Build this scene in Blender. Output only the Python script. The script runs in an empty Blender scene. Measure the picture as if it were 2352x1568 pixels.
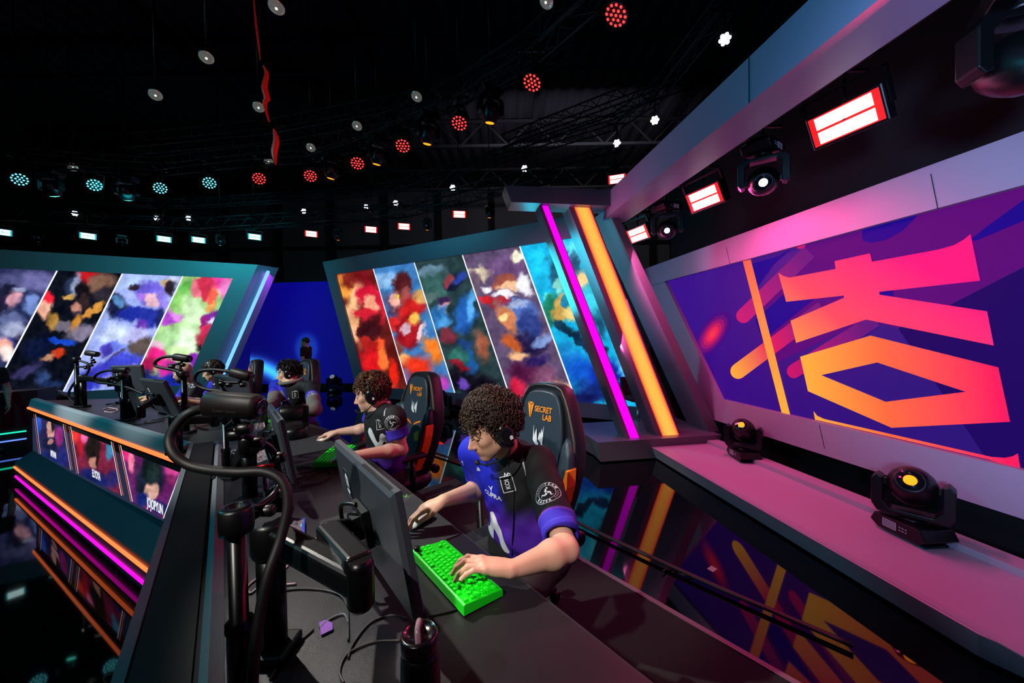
import bpy, bmesh, math, random
import numpy as np
from mathutils import Vector, Matrix, Euler
from mathutils.bvhtree import BVHTree
random.seed(7)
C = bpy.context.scene.collection
SC = bpy.context.scene
V = Vector
# ---------------------------------------------------------------- camera
CX, CY, F = 1176.0, 784.0, 850.0
CAM = V((0, 0, 1.75))
_a = math.atan(12.3 / F); _r = math.radians(1.03)
FW = V((0, math.cos(_a), -math.sin(_a))); _u0 = V((0, math.sin(_a), math.cos(_a))); _r0 = V((1, 0, 0))
RT = _r0 * math.cos(_r) - _u0 * math.sin(_r)
UP = _r0 * math.sin(_r) + _u0 * math.cos(_r)
cd = bpy.data.cameras.new('camera'); cam = bpy.data.objects.new('camera', cd); C.objects.link(cam)
cd.sensor_width = 36; cd.sensor_fit = 'HORIZONTAL'; cd.lens = F * 36 / 2352; cd.clip_start = 0.02; cd.clip_end = 200
cam.matrix_world = Matrix(((RT.x, UP.x, -FW.x, CAM.x), (RT.y, UP.y, -FW.y, CAM.y), (RT.z, UP.z, -FW.z, CAM.z), (0, 0, 0, 1)))
SC.camera = cam
SC.view_settings.view_transform = 'Standard'; SC.view_settings.look = 'None'
SC.view_settings.exposure = 0.0; SC.view_settings.gamma = 1; SC.view_settings.use_curve_mapping = False
# ---------------------------------------------------------------- world
w = bpy.data.worlds.new('world'); SC.world = w; w.use_nodes = True
w.node_tree.nodes['Background'].inputs[0].default_value = (0.02, 0.025, 0.04, 1)
w.node_tree.nodes['Background'].inputs[1].default_value = 0.25

# ---------------------------------------------------------------- measuring
def ray(px, py): return FW + RT * ((px - CX) / F) + UP * ((CY - py) / F)
def Pz(px, py, z): d = ray(px, py); return CAM + d * ((z - CAM.z) / d.z)
def PY(px, py, Y): d = ray(px, py); return CAM + d * (Y / d.y)
def PN(px, py, n, c):
    d = ray(px, py); n = V((n[0], n[1], 0)); return CAM + d * ((c - n.dot(CAM)) / n.dot(d))
def proj(P):
    q = P - CAM; z = q.dot(FW); return (CX + F * q.dot(RT) / z, CY - F * q.dot(UP) / z)
WA = (0.989, 0.147); WB = (-0.147, 0.989)          # right wall: across / along
def W(m, k, z): return V((WA[0]*m + WB[0]*k, WA[1]*m + WB[1]*k, z))
MN = (0.494, 0.869)                                  # middle wall and desk front: normal
DE = V((0.615, -0.788, 0)); DN = V((0.788, 0.615, 0))  # near desk: along / towards players
DE2 = V((0.869, -0.494, 0)); DN2 = V((0.494, 0.869, 0))

# ---------------------------------------------------------------- lights
def aim(o, tgt):
    o.rotation_euler = (V(tgt) - o.location).to_track_quat('-Z', 'Y').to_euler()
def area(name, loc, tgt, sx, sy, power, col):
    l = bpy.data.lights.new(name, 'AREA'); l.shape = 'RECTANGLE'; l.size = sx; l.size_y = sy; l.energy = power; l.color = col
    o = bpy.data.objects.new(name, l); C.objects.link(o); o.location = loc; aim(o, tgt); return o
def spot(name, loc, tgt, power, col, ang=40, blend=.4, rad=.08):
    l = bpy.data.lights.new(name, 'SPOT'); l.energy = power; l.color = col; l.spot_size = math.radians(ang); l.spot_blend = blend; l.shadow_soft_size = rad
    o = bpy.data.objects.new(name, l); C.objects.link(o); o.location = loc; aim(o, tgt); return o
# white key lights for the players
spot('key_light', (-1.7, -1.9, 4.3), (-.05, 1.55, 1.25), 850, (1, .95, .88), 19, .5, .05)
spot('key_light', (-2.9, 2.7, 4.9), (.0, 1.45, 1.15), 1100, (1, .95, .88), 24, .5, .05)
spot('key_light', (-3.9, -.4, 4.9), (-1.0, 2.7, 1.2), 1300, (1, .95, .88), 24, .5, .05)
spot('key_light', (-5.4, .6, 5.0), (-2.4, 4.0, 1.2), 1300, (1, .96, .9), 24, .5, .05)
spot('key_light', (-7.0, 1.4, 5.0), (-4.0, 4.8, 1.2), 1700, (1, .96, .9), 26, .5, .05)
# red and magenta wash from the right, teal wash from the left
area('red_wash', W(2.3, 1.2, 3.2), (.0, 1.3, .9), 1.2, .2, 26, (1, .03, .12))
area('red_wash', W(2.9, 3.6, 3.1), W(3.05, 3.4, .1), 1.2, .2, 62, (1, .045, .25))
area('pink_fill', W(1.35, 4.7, 3.0), W(2.07, 3.5, 3.5), .3, .3, 7, (1, .12, .42))  # added fill: pink glow of the light columns on the header beam
area('pink_fill', W(2.3, 4.75, 2.2), W(3.69, 4.3, 2.0), .3, 1.4, 42, (1, .14, .42))  # added fill: pink glow of the light columns on the right frame
area('magenta_wash', (.9, 6.4, 3.6), (1.2, 8.0, .2), 1.2, .4, 14, (1, .03, .55))
area('magenta_wash', W(1.0, 3.4, 2.6), W(1.9, 5.2, .2), .4, .4, 14, (1, .05, .42))
area('cyan_fill', W(1.25, 5.9, 2.5), W(2.4, 5.2, 2.6), .2, 1.2, 26, (.02, .6, .85))  # added fill in place of the cyan screen's reflection on the third post
area('purple_fill', (-7.0, 11.6, 3.4), (-7.75, 11.6, 2.4), .2, 1.5, 10, (.5, .05, 1))  # added fill that turns the left wall's end panel purple
area('teal_wash', (-7.0, 8.4, 4.6), (-9.0, 10.6, 3.2), 2.6, .3, 60, (.02, .75, .85))
area('teal_wash', (-2.9, 7.6, 4.6), (-2.4, 9.6, 3.6), 2.6, .3, 22, (.05, .42, .6))
area('teal_wash', (-6.6, 1.6, 4.8), (-3.6, 3.4, .9), 1.6, .6, 130, (.02, .62, .78))
spot('white_wash', (-.8, -1.6, 2.0), (3.1, 1.0, 2.3), 1900, (.40, .52, 1), 56, .8, .3)
area('blue_wash', (.3, .3, 2.9), W(2.07, .9, 3.5), .4, .4, 22, (.04, .5, .95))
area('hall_light', (2, 12, 8.4), (2, 21, 5.5), 6, .6, 170, (.75, .7, .8))
# ---------------------------------------------------------------- materials
def lin(c):
    if isinstance(c, str): c = tuple(int(c[i:i+2], 16) / 255 for i in (0, 2, 4))
    return tuple((x / 12.92 if x <= .04045 else ((x + .055) / 1.055) ** 2.4) for x in c)
MC = {}
def mat(name, col='808080', rough=.6, metal=0.0, emit=None, es=1.0, bump=0, bscale=200, var=0, spec=.5, alpha=1, trans=0, ior=1.45, coat=0):
    if name in MC: return MC[name]
    m = bpy.data.materials.new(name); m.use_nodes = True; nt = m.node_tree; b = nt.nodes['Principled BSDF']
    c = lin(col); b.inputs['Base Color'].default_value = (*c, 1); b.inputs['Roughness'].default_value = rough; b.inputs['Metallic'].default_value = metal
    b.inputs['Specular IOR Level'].default_value = spec; b.inputs['IOR'].default_value = ior
    b.inputs['Alpha'].default_value = alpha; b.inputs['Transmission Weight'].default_value = trans; b.inputs['Coat Weight'].default_value = coat
    if emit:
        b.inputs['Emission Color'].default_value = (*lin(emit), 1); b.inputs['Emission Strength'].default_value = es
    if bump or var:
        tc = nt.nodes.new('ShaderNodeTexCoord'); n = nt.nodes.new('ShaderNodeTexNoise'); n.inputs['Scale'].default_value = bscale; n.inputs['Detail'].default_value = 4
        nt.links.new(tc.outputs['Object'], n.inputs['Vector'])
        if bump:
            bp = nt.nodes.new('ShaderNodeBump'); bp.inputs['Strength'].default_value = bump; bp.inputs['Distance'].default_value = .002
            nt.links.new(n.outputs['Fac'], bp.inputs['Height']); nt.links.new(bp.outputs['Normal'], b.inputs['Normal'])
        if var:
            mx = nt.nodes.new('ShaderNodeMix'); mx.data_type = 'RGBA'; mx.inputs[6].default_value = (*[x * (1 - var) for x in c], 1); mx.inputs[7].default_value = (*[min(1, x * (1 + var)) for x in c], 1)
            nt.links.new(n.outputs['Fac'], mx.inputs[0]); nt.links.new(mx.outputs[2], b.inputs['Base Color'])
    MC[name] = m; return m
def mat_attr(name, emission=True, strength=1.0, rough=.6, bump=0, bscale=300, sss=0, spec=.5):
    if name in MC: return MC[name]
    m = bpy.data.materials.new(name); m.use_nodes = True; nt = m.node_tree; b = nt.nodes['Principled BSDF']
    a = nt.nodes.new('ShaderNodeAttribute'); a.attribute_name = 'Col'
    if emission:
        b.inputs['Base Color'].default_value = (.01, .01, .01, 1); nt.links.new(a.outputs['Color'], b.inputs['Emission Color']); b.inputs['Emission Strength'].default_value = strength; b.inputs['Roughness'].default_value = .5; b.inputs['Specular IOR Level'].default_value = .1
    else:
        nt.links.new(a.outputs['Color'], b.inputs['Base Color']); b.inputs['Roughness'].default_value = rough; b.inputs['Specular IOR Level'].default_value = spec
        if sss: b.inputs['Subsurface Weight'].default_value = sss; b.inputs['Subsurface Radius'].default_value = (.01, .004, .002); b.inputs['Subsurface Scale'].default_value = 1
        if bump:
            tc = nt.nodes.new('ShaderNodeTexCoord'); n = nt.nodes.new('ShaderNodeTexNoise'); n.inputs['Scale'].default_value = bscale; n.inputs['Detail'].default_value = 3
            bp = nt.nodes.new('ShaderNodeBump'); bp.inputs['Strength'].default_value = bump; bp.inputs['Distance'].default_value = .002
            nt.links.new(tc.outputs['Object'], n.inputs['Vector']); nt.links.new(n.outputs['Fac'], bp.inputs['Height']); nt.links.new(bp.outputs['Normal'], b.inputs['Normal'])
    MC[name] = m; return m
def mat_grad(name, p0, p1, c0, c1, es=1.0, mid=None):
    """emitting screen colour that runs from c0 at p0 to c1 at p1 (world points, object sits at the origin)"""
    m = bpy.data.materials.new(name); m.use_nodes = True; nt = m.node_tree; b = nt.nodes['Principled BSDF']
    b.inputs['Base Color'].default_value = (.01, .01, .01, 1); b.inputs['Specular IOR Level'].default_value = .1
    g = nt.nodes.new('ShaderNodeNewGeometry'); s = nt.nodes.new('ShaderNodeVectorMath'); s.operation = 'SUBTRACT'; s.inputs[1].default_value = p0
    d = nt.nodes.new('ShaderNodeVectorMath'); d.operation = 'DOT_PRODUCT'; q = (p1 - p0); d.inputs[1].default_value = q / q.length_squared
    r = nt.nodes.new('ShaderNodeValToRGB'); r.color_ramp.elements[0].color = (*lin(c0), 1); r.color_ramp.elements[1].color = (*lin(c1), 1)
    if mid: e = r.color_ramp.elements.new(.5); e.color = (*lin(mid), 1)
    nt.links.new(g.outputs['Position'], s.inputs[0]); nt.links.new(s.outputs[0], d.inputs[0]); nt.links.new(d.outputs['Value'], r.inputs[0])
    nt.links.new(r.outputs[0], b.inputs['Emission Color']); b.inputs['Emission Strength'].default_value = es
    return m
# ---------------------------------------------------------------- mesh builder
def frame_of(d, hint=V((0, 0, 1))):
    d = d.normalized()
    if abs(d.dot(hint)) > .98: hint = V((1, 0, 0))
    x = hint.cross(d).normalized(); y = d.cross(x); return x, y, d
class MB:
    def __init__(s): s.v = []; s.f = []; s.m = []; s.sm = []
    def add(s, vs, fs, mi=0, smooth=False):
        o = len(s.v); s.v += [V(x) for x in vs]
        for f in fs: s.f.append([i + o for i in f]); s.m.append(mi); s.sm.append(smooth)
        return s
    def box(s, c, size, rot=None, mi=0):
        c = V(c); hx, hy, hz = size[0] / 2, size[1] / 2, size[2] / 2
        vs = [V((x, y, z)) for x in (-hx, hx) for y in (-hy, hy) for z in (-hz, hz)]
        if rot is not None: R = rot if isinstance(rot, Matrix) else Euler(rot).to_matrix(); vs = [R @ v for v in vs]
        return s.add([c + v for v in vs], [(0, 1, 3, 2), (4, 6, 7, 5), (0, 4, 5, 1), (2, 3, 7, 6), (0, 2, 6, 4), (1, 5, 7, 3)], mi)
    def beam(s, a, b, w_, h_, hint=V((0, 0, 1)), mi=0):
        a, b = V(a), V(b); x, y, d = frame_of(b - a, hint); vs = []
        for p in (a, b): vs += [p + x * (sx * w_ / 2) + y * (sy * h_ / 2) for sx, sy in ((-1, -1), (1, -1), (1, 1), (-1, 1))]
        return s.add(vs, [(3, 2, 1, 0), (4, 5, 6, 7), (0, 1, 5, 4), (1, 2, 6, 5), (2, 3, 7, 6), (3, 0, 4, 7)], mi)
    def prism(s, poly, dvec, mi=0, mi_top=None):
        """poly: list of 3d points, extruded by dvec"""
        n = len(poly); poly = [V(p) for p in poly]; dv = V(dvec); vs = poly + [p + dv for p in poly]
        s.add(vs, [tuple(range(n))[::-1]], mi); o = len(s.v) - 2 * n
        s.f.append([o + n + i for i in range(n)]); s.m.append(mi if mi_top is None else mi_top); s.sm.append(False)
        for i in range(n): s.f.append([o + i, o + (i + 1) % n, o + n + (i + 1) % n, o + n + i]); s.m.append(mi); s.sm.append(False)
        return s
    def poly(s, pts, mi=0): return s.add(pts, [tuple(range(len(pts)))], mi)
    def loft(s, rings, closed=True, cap=True, mi=0, smooth=True):
        n = len(rings[0]); vs = [p for r in rings for p in r]; fs = []
        for k in range(len(rings) - 1):
            for i in range(n if closed else n - 1):
                j = (i + 1) % n; fs.append((k * n + i, k * n + j, (k + 1) * n + j, (k + 1) * n + i))
        s.add(vs, fs, mi, smooth)
        if cap and closed:
            o = len(s.v) - len(vs)
            s.f.append([o + i for i in range(n)][::-1]); s.m.append(mi); s.sm.append(False)
            s.f.append([o + (len(rings) - 1) * n + i for i in range(n)]); s.m.append(mi); s.sm.append(False)
        return s
    def tube(s, path, r, n=8, mi=0, cap=True, flat=1.0):
        path = [V(p) for p in path]; rs = r if isinstance(r, (list, tuple)) else [r] * len(path); rings = []
        t = (path[1] - path[0]); x, y, _ = frame_of(t)
        for i, p in enumerate(path):
            t = (path[min(i + 1, len(path) - 1)] - path[max(i - 1, 0)])
            if t.length < 1e-9: t = V((0, 0, 1))
            t.normalize(); x = (x - t * x.dot(t))
            if x.length < 1e-6: x = frame_of(t)[0]
            x.normalize(); y = t.cross(x)
            rings.append([p + x * (math.cos(2 * math.pi * k / n) * rs[i]) + y * (math.sin(2 * math.pi * k / n) * rs[i] * flat) for k in range(n)])
        return s.loft(rings, True, cap, mi)
    def lathe(s, c, axis, prof, n=24, mi=0, hint=V((0, 0, 1)), cap=True):
        """prof: (radius, height along axis)"""
        c = V(c); x, y, d = frame_of(V(axis), hint)
        rings = [[c + d * h + x * (math.cos(2 * math.pi * k / n) * r) + y * (math.sin(2 * math.pi * k / n) * r) for k in range(n)] for r, h in prof]
        return s.loft(rings, True, cap, mi)
    def ball(s, c, r, mi=0, n=16, R=None):
        c = V(c); r = r if isinstance(r, (tuple, list)) else (r, r, r); rings = []
        for i in range(n // 2 + 1):
            th = math.pi * i / (n // 2); rr = max(math.sin(th), .002); ring = []
            for k in range(n):
                v = V((rr * math.cos(2 * math.pi * k / n) * r[0], rr * math.sin(2 * math.pi * k / n) * r[1], -math.cos(th) * r[2]))
                ring.append(c + (R @ v if R else v))
            rings.append(ring)
        return s.loft(rings, True, True, mi)
    def build(s, name, mats, parent=None, world=False, bevel=0, kind=None, segs=2):
        me = bpy.data.meshes.new(name); vs = s.v
        if world and parent is not None:
            M = parent_inv(parent); vs = [M @ v for v in vs]
        me.from_pydata([tuple(v) for v in vs], [], s.f)
        for mm in (mats if isinstance(mats, (list, tuple)) else [mats]): me.materials.append(mm)
        me.polygons.foreach_set('material_index', s.m); me.polygons.foreach_set('use_smooth', s.sm); me.update()
        o = bpy.data.objects.new(name, me); C.objects.link(o)
        if parent is not None: o.parent = parent
        if bevel:
            bv = o.modifiers.new('bevel', 'BEVEL'); bv.width = bevel; bv.segments = segs; bv.limit_method = 'ANGLE'; bv.angle_limit = math.radians(35); bv.harden_normals = False
        if kind: o['kind'] = kind
        return o
def parent_inv(p):
    M = Matrix.Identity(4)
    while p is not None: M = p.matrix_basis.copy() @ M; p = p.parent
    return M.inverted()
def thing(name, label, cat, loc=(0, 0, 0), rz=0, group=None, rot=None):
    o = bpy.data.objects.new(name, None); C.objects.link(o); o.empty_display_size = .1
    o.location = loc; o.rotation_euler = rot if rot is not None else (0, 0, rz); o['label'] = label; o['category'] = cat
    if group: o['group'] = group
    return o
def tag(o, label, cat, group=None, kind=None):
    if label: o['label'] = label; o['category'] = cat
    if group: o['group'] = group
    if kind: o['kind'] = kind
    return o
def dup(root, loc=None, rot=None, label=None, group=None, scale=None, parent=None):
    r = root.copy(); C.objects.link(r)
    if parent is not None: r.parent = parent
    if loc is not None: r.location = loc
    if rot is not None: r.rotation_euler = rot
    if scale is not None: r.scale = scale
    if label: r['label'] = label
    if group: r['group'] = group
    for ch in KIDS(root): dup(ch, parent=r)
    return r
def KIDS(o): return [c for c in C.objects if c.parent == o]
def colour_mesh(o, cols):
    """per-vertex colours (linear) on a mesh object"""
    a = o.data.color_attributes.new('Col', 'FLOAT_COLOR', 'POINT'); c = np.ones((len(o.data.vertices), 4), np.float32); c[:, :3] = cols
    a.data.foreach_set('color', c.ravel())
def bez(pts, n=8):
    """smooth path through points"""
    pts = [V(p) for p in pts]; out = []
    for i in range(len(pts) - 1):
        p0 = pts[max(i - 1, 0)]; p1 = pts[i]; p2 = pts[i + 1]; p3 = pts[min(i + 2, len(pts) - 1)]
        for k in range(n):
            t = k / n; out.append(.5 * ((2 * p1) + (p2 - p0) * t + (2 * p0 - 5 * p1 + 4 * p2 - p3) * t * t + (3 * p1 - p0 - 3 * p2 + p3) * t ** 3))
    out.append(pts[-1]); return out
# common materials
BLK = mat('black_plastic', '060607', .36, bump=.1, bscale=400)
BLKM = mat('black_matte', '08080a', .7)
BLKR = mat('black_rubber', '050506', .55)
METAL = mat('dark_metal', '0a0a0c', .3, .5)
CHROME = mat('chrome', 'b0b0b8', .18, 1)
GREY = mat('grey_laminate', '9a9aa4', .42, bump=.25, bscale=500)
GREYD = mat('dark_laminate', '3c3e46', .45, bump=.2, bscale=500)
WHITEP = mat('white_plastic', 'e6e2e2', .4)

# ---------------------------------------------------------------- floor, riser, hall
fm = mat('glossy_black_floor', '030305', .035, spec=.5, ior=1.5, coat=0)
o = MB().add([(-18, -4, 0), (9, -4, 0), (9, 21, 0), (-18, 21, 0)], [(0, 1, 2, 3)]).build('floor', fm); o['kind'] = 'structure'
hallm = mat('hall_wall', '4a484c', .9, var=.35, bscale=.9)
darkm = mat('hall_black_drape', '08080c', .95)
def wallb(name, c, size, m=darkm): o = MB().box(c, size).build(name, m); o['kind'] = 'structure'; return o
wallb('wall_back', (-4.5, 21.15, 5.2), (27, .3, 10.4), hallm)
wallb('wall_left', (-18.15, 8.5, 5.2), (.3, 25.3, 10.4))
wallb('wall_right', (9.15, 8.5, 5.2), (.3, 25.3, 10.4))
wallb('wall_front', (-4.5, -4.15, 5.2), (27.6, .3, 10.4))
# corrugated roof deck
mb = MB(); n = 220; xs = [-18 + 27 * i / n for i in range(n + 1)]
vs = []; fs = []
for i, x in enumerate(xs):
    z = 10.0 + (.06 if i % 4 in (0, 1) else 0); vs += [(x, -4, z), (x, 21, z)]
for i in range(n): fs.append((2 * i, 2 * i + 1, 2 * i + 3, 2 * i + 2))
o = mb.add(vs, fs).build('ceiling', mat('roof_deck', '2a2830', .6)); o['kind'] = 'structure'
# roof girders with lattice
mb = MB()
for y in (2, 6, 10, 14, 18):
    for z in (8.9, 9.8): mb.beam((-18, y, z), (9, y, z), .1, .1)
    x = -18
    while x < 9: mb.beam((x, y, 8.9), (x + .9, y, 9.8), .05, .05).beam((x + .9, y, 9.8), (x + 1.8, y, 8.9), .05, .05); x += 1.8
for x in (-14, -9, -4, 1, 6): mb.beam((x, -4, 9.9), (x, 21, 9.9), .16, .2)
o = mb.build('trim_1', mat('girder_paint', '1c1c22', .6)); o['kind'] = 'structure'
mb = MB()
for x in range(-16, 9, 3): mb.box((x, 20.9, 5), (.3, .3, 10))
for z in (4.6, 6.9): mb.box((-4.5, 20.93, z), (27, .2, .18))
o = mb.build('trim_2', darkm); o['kind'] = 'structure'

# carpeted player riser under the desk and chairs
DZ = 1.02      # desk top height above the glossy floor
RZ = 0.28      # riser height
e1 = Pz(1335, 1284, RZ); e2 = Pz(1747, 1522, RZ)
ed = (e2 - e1).normalized()
a0 = e1 - ed * .3; a1 = e2 + ed * 1.6
rp = [a1, a0, V((-.61, 3.83, RZ)), V((-.955, 3.53, RZ)), V((-1.4, 3.85, RZ)), V((-2.3, 4.9, RZ)), V((-5.4, 6.6, RZ)), V((-6.28, 5.08, RZ)), V((-2.12, 2.74, RZ)), V((.1, -.05, RZ))]
t = thing('player_riser', 'low black carpeted platform under the players\' desk and gaming chairs', 'platform', (0, 0, 0))
MB().prism([V((p.x, p.y, 0)) for p in rp], (0, 0, RZ - .012)).build('riser_body', GREYD, t)
MB().prism([V((p.x, p.y, RZ - .012)) for p in rp], (0, 0, .012)).build('carpet', mat('riser_carpet', '0e0c0f', .95, bump=.6, bscale=900), t)
MB().beam(a0 + V((0, 0, -.01)), a1 + V((0, 0, -.01)), .03, .03).build('edge_highlight', mat('edge_highlight', '5a4a55', .5), t)  # pink-lit highlight of the riser edge, drawn as a paler strip
# black cable duct lying on the glossy floor behind the chairs
p0 = Pz(1290, 1180, .03); p1 = Pz(1560, 1308, .03); p2 = Pz(1960, 1482, .03); pm1 = Pz(1170, 1100, .03); pm2 = Pz(985, 1035, .03)
mb = MB(); mb.tube(bez([pm2, pm1, p0, p1, p2], 8), .02, 8, flat=.6)
o = mb.build('cable_duct', BLKR); tag(o, 'long black cable duct lying on the glossy floor behind the chairs', 'cable duct')
mb = MB(); mb.tube(bez([Pz(1522, 1312, .02), Pz(1545, 1300, .012), Pz(1560, 1316, .012), Pz(1592, 1324, .01)], 6), .006, 6)
tag(mb.build('loose_cable', BLKR), 'short loose black cable end beside the floor duct', 'cable')
o = MB().prism([Pz(1624, 1306, .001), Pz(1634, 1299, .001), Pz(1648, 1307, .001), Pz(1638, 1314, .001)], (0, 0, .002)).build('tape_piece', mat('grey_tape', '77666f', .6)); tag(o, 'small grey square of tape stuck on the black glossy floor', 'tape')
# ---------------------------------------------------------------- video walls
rng = np.random.default_rng(5)
_NW = [(rng.normal(0, 1, 2), rng.uniform(0, 6.28)) for _ in range(40)]
def fbm(x, y, sc, seed=0):
    r = 0; amp = 1.0; tot = 0
    for o in range(4):
        for k in range(3):
            (a, b), ph = _NW[(seed * 7 + o * 3 + k) % 40]
            r = r + amp * np.sin((a * x + b * y) / sc * (1.9 ** o) + ph + 1.3 * np.sin((b * x - a * y) / sc * (1.6 ** o)))
        tot += amp * 3; amp *= .6
    return r / tot * 1.6
def paint(px, py, base, blobs, warp=6, seed=0, streak=.10):
    """abstract colour fields: soft ellipses over a base colour, srgb in, linear out"""
    wx = px + warp * (1.9 * fbm(px, py, 40, seed) + .9 * fbm(px, py, 9, seed + 1)); wy = py + warp * (1.9 * fbm(px + 91, py - 37, 36, seed + 2) + .9 * fbm(px - 20, py + 55, 8, seed + 3))
    col = np.zeros((len(px), 3)) + np.array([int(base[i:i+2], 16) / 255 for i in (0, 2, 4)])
    for (x, y, rx, ry, ang, hx, soft) in blobs:
        a = math.radians(ang); dx = wx - x; dy = wy - y
        u = (dx * math.cos(a) + dy * math.sin(a)) / rx; v = (-dx * math.sin(a) + dy * math.cos(a)) / ry; soft = soft * .75
        d = np.sqrt(u * u + v * v); al = np.clip((1 + soft - d) / (2 * soft), 0, 1); al = (al * al * (3 - 2 * al))[:, None]
        c = np.array([int(hx[i:i+2], 16) / 255 for i in (0, 2, 4)]); col = col * (1 - al) + c * al
    n = fbm(px, py, 11, seed + 4)[:, None]; col = np.clip(col * (1 + streak * n) + .03 * n, 0, 1)
    return np.where(col <= .04045, col / 12.92, ((col + .055) / 1.055) ** 2.4)
def art_quad(q, nx, ny, fn):
    """q: TL, TR, BR, BL world points -> verts, faces, colours"""
    s, t_ = np.meshgrid(np.linspace(0, 1, nx + 1), np.linspace(0, 1, ny + 1)); s = s.ravel(); t_ = t_.ravel()
    Q = [np.array(p) for p in q]
    P = (Q[0][None] * ((1 - s) * (1 - t_))[:, None] + Q[1][None] * (s * (1 - t_))[:, None] + Q[2][None] * (s * t_)[:, None] + Q[3][None] * ((1 - s) * t_)[:, None])
    d = P - np.array(CAM)[None]; z = d @ np.array(FW); px = CX + F * (d @ np.array(RT)) / z; py = CY - F * (d @ np.array(UP)) / z
    cols = fn(px, py); i = np.arange((nx + 1) * ny).reshape(ny, nx + 1)[:, :-1].ravel()
    faces = np.stack([i + nx + 1, i + nx + 2, i + 1, i], 1)
    return P, faces, cols
def mesh_np(name, P, faces, m, parent=None, smooth=True):
    me = bpy.data.meshes.new(name); nf = len(faces); k = faces.shape[1]
    me.vertices.add(len(P)); me.vertices.foreach_set('co', np.asarray(P, np.float32).ravel())
    me.loops.add(nf * k); me.loops.foreach_set('vertex_index', np.asarray(faces, np.int32).ravel())
    me.polygons.add(nf); me.polygons.foreach_set('loop_start', np.arange(nf, dtype=np.int32) * k)
    me.polygons.foreach_set('use_smooth', np.full(nf, smooth)); me.update(calc_edges=True); me.validate()
    me.materials.append(m); o = bpy.data.objects.new(name, me); C.objects.link(o)
    if parent: o.parent = parent
    return o
ART = mat_attr('led_screen_art', True, 1.15)
WLINE = mat('screen_white_line', '000000', emit='e8f2ff', es=1.3)
def art_screen(name, slices, n, parent, lines):
    """slices: list of (quad, nx, ny, base, blobs, seed)"""
    Ps, Fs, Cs, o = [], [], [], 0
    for q, nx, ny, base, blobs, seed in slices:
        P, f, c = art_quad(q, nx, ny, lambda x, y: paint(x, y, base, blobs, seed=seed))
        Ps.append(P); Fs.append(f + o); Cs.append(c); o += len(P)
    ob = mesh_np(name, np.concatenate(Ps), np.concatenate(Fs), ART, parent)
    colour_mesh(ob, np.concatenate(Cs))
    mb = MB(); x = V((n[0], n[1], 0))
    for a, b in lines:
        u = (b - a).normalized(); s = x.cross(u).normalized() * .014; off = -x * .004
        mb.poly([a - s + off, a + s + off, b + s + off, b - s + off])
    mb.build('dividing_line', WLINE, ob)
    return ob
def wall_frame(parent, outer, inner, n, depth, reveal, m, name='frame'):
    """ring of panels around a recessed screen; n points away from the viewer"""
    N = V((n[0], n[1], 0)); mb = MB(); k = len(outer)
    for i in range(k):
        j = (i + 1) % k
        mb.poly([outer[i], outer[j], inner[j], inner[i]])
        mb.poly([outer[j], outer[i], outer[i] + N * depth, outer[j] + N * depth])
        mb.poly([inner[i], inner[j], inner[j] + N * reveal, inner[i] + N * reveal])
    mb.poly([p + N * depth for p in outer])
    return mb.build(name, m, parent)
FRM = mat('frame_panel', '8a8c98', .38, bump=.3, bscale=600, spec=.6)

# --- middle screen
mq = lambda px, py: PN(px, py, MN, MC0)
MC0 = MN[0] * -1.79 + MN[1] * 8.9
TL, BL = mq(770, 630), mq(840, 888); BR = mq(1466, 940); TR = BR + (TL - BL)
TR.z = TL.z; BL.z = BR.z = .44
def mpt(t_, z): # along top edge param metres from TL, height
    return TL + DE2 * t_ + V((0, 0, 0)) * 0
sl = BL - TL; sl.z = 0; slant = sl.dot(DE2) / (TL.z - BL.z)      # metres right per metre down
def mp(x, z): p = TL + DE2 * (x + slant * (TL.z - z)); p.z = z; return p
Wm = (TR - TL).dot(DE2)
t = thing('middle_video_wall', 'slanted grey-framed video wall with five coloured picture strips behind the nearest players', 'video wall')
outer = [mp(-.42, 4.06), mp(Wm + .5, 4.06), mp(Wm + .5, .16), mp(-.42, .16)]; inner = [mp(0, TL.z), mp(Wm, TL.z), mp(Wm, .44), mp(0, .44)]
wall_frame(t, outer, inner, MN, .5, .05, mat('frame_panel_dark', '6a6e7c', .35, bump=.3, bscale=600, spec=.6))
N3 = V((MN[0], MN[1], 0)) * .05
def divm(a, b):
    pa = mq(*a); pb = mq(*b); sx = [(p - TL).dot(DE2) - slant * (TL.z - p.z) for p in (pa, pb)]; return sum(sx) / 2
dx = [0, divm((852, 618), (924, 848)), divm((946.6, 604.7), (1044.5, 901.7)), divm((1057, 588.7), (1174, 913.6)), divm((1187.6, 568), (1328.7, 923.6)), Wm]
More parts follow.
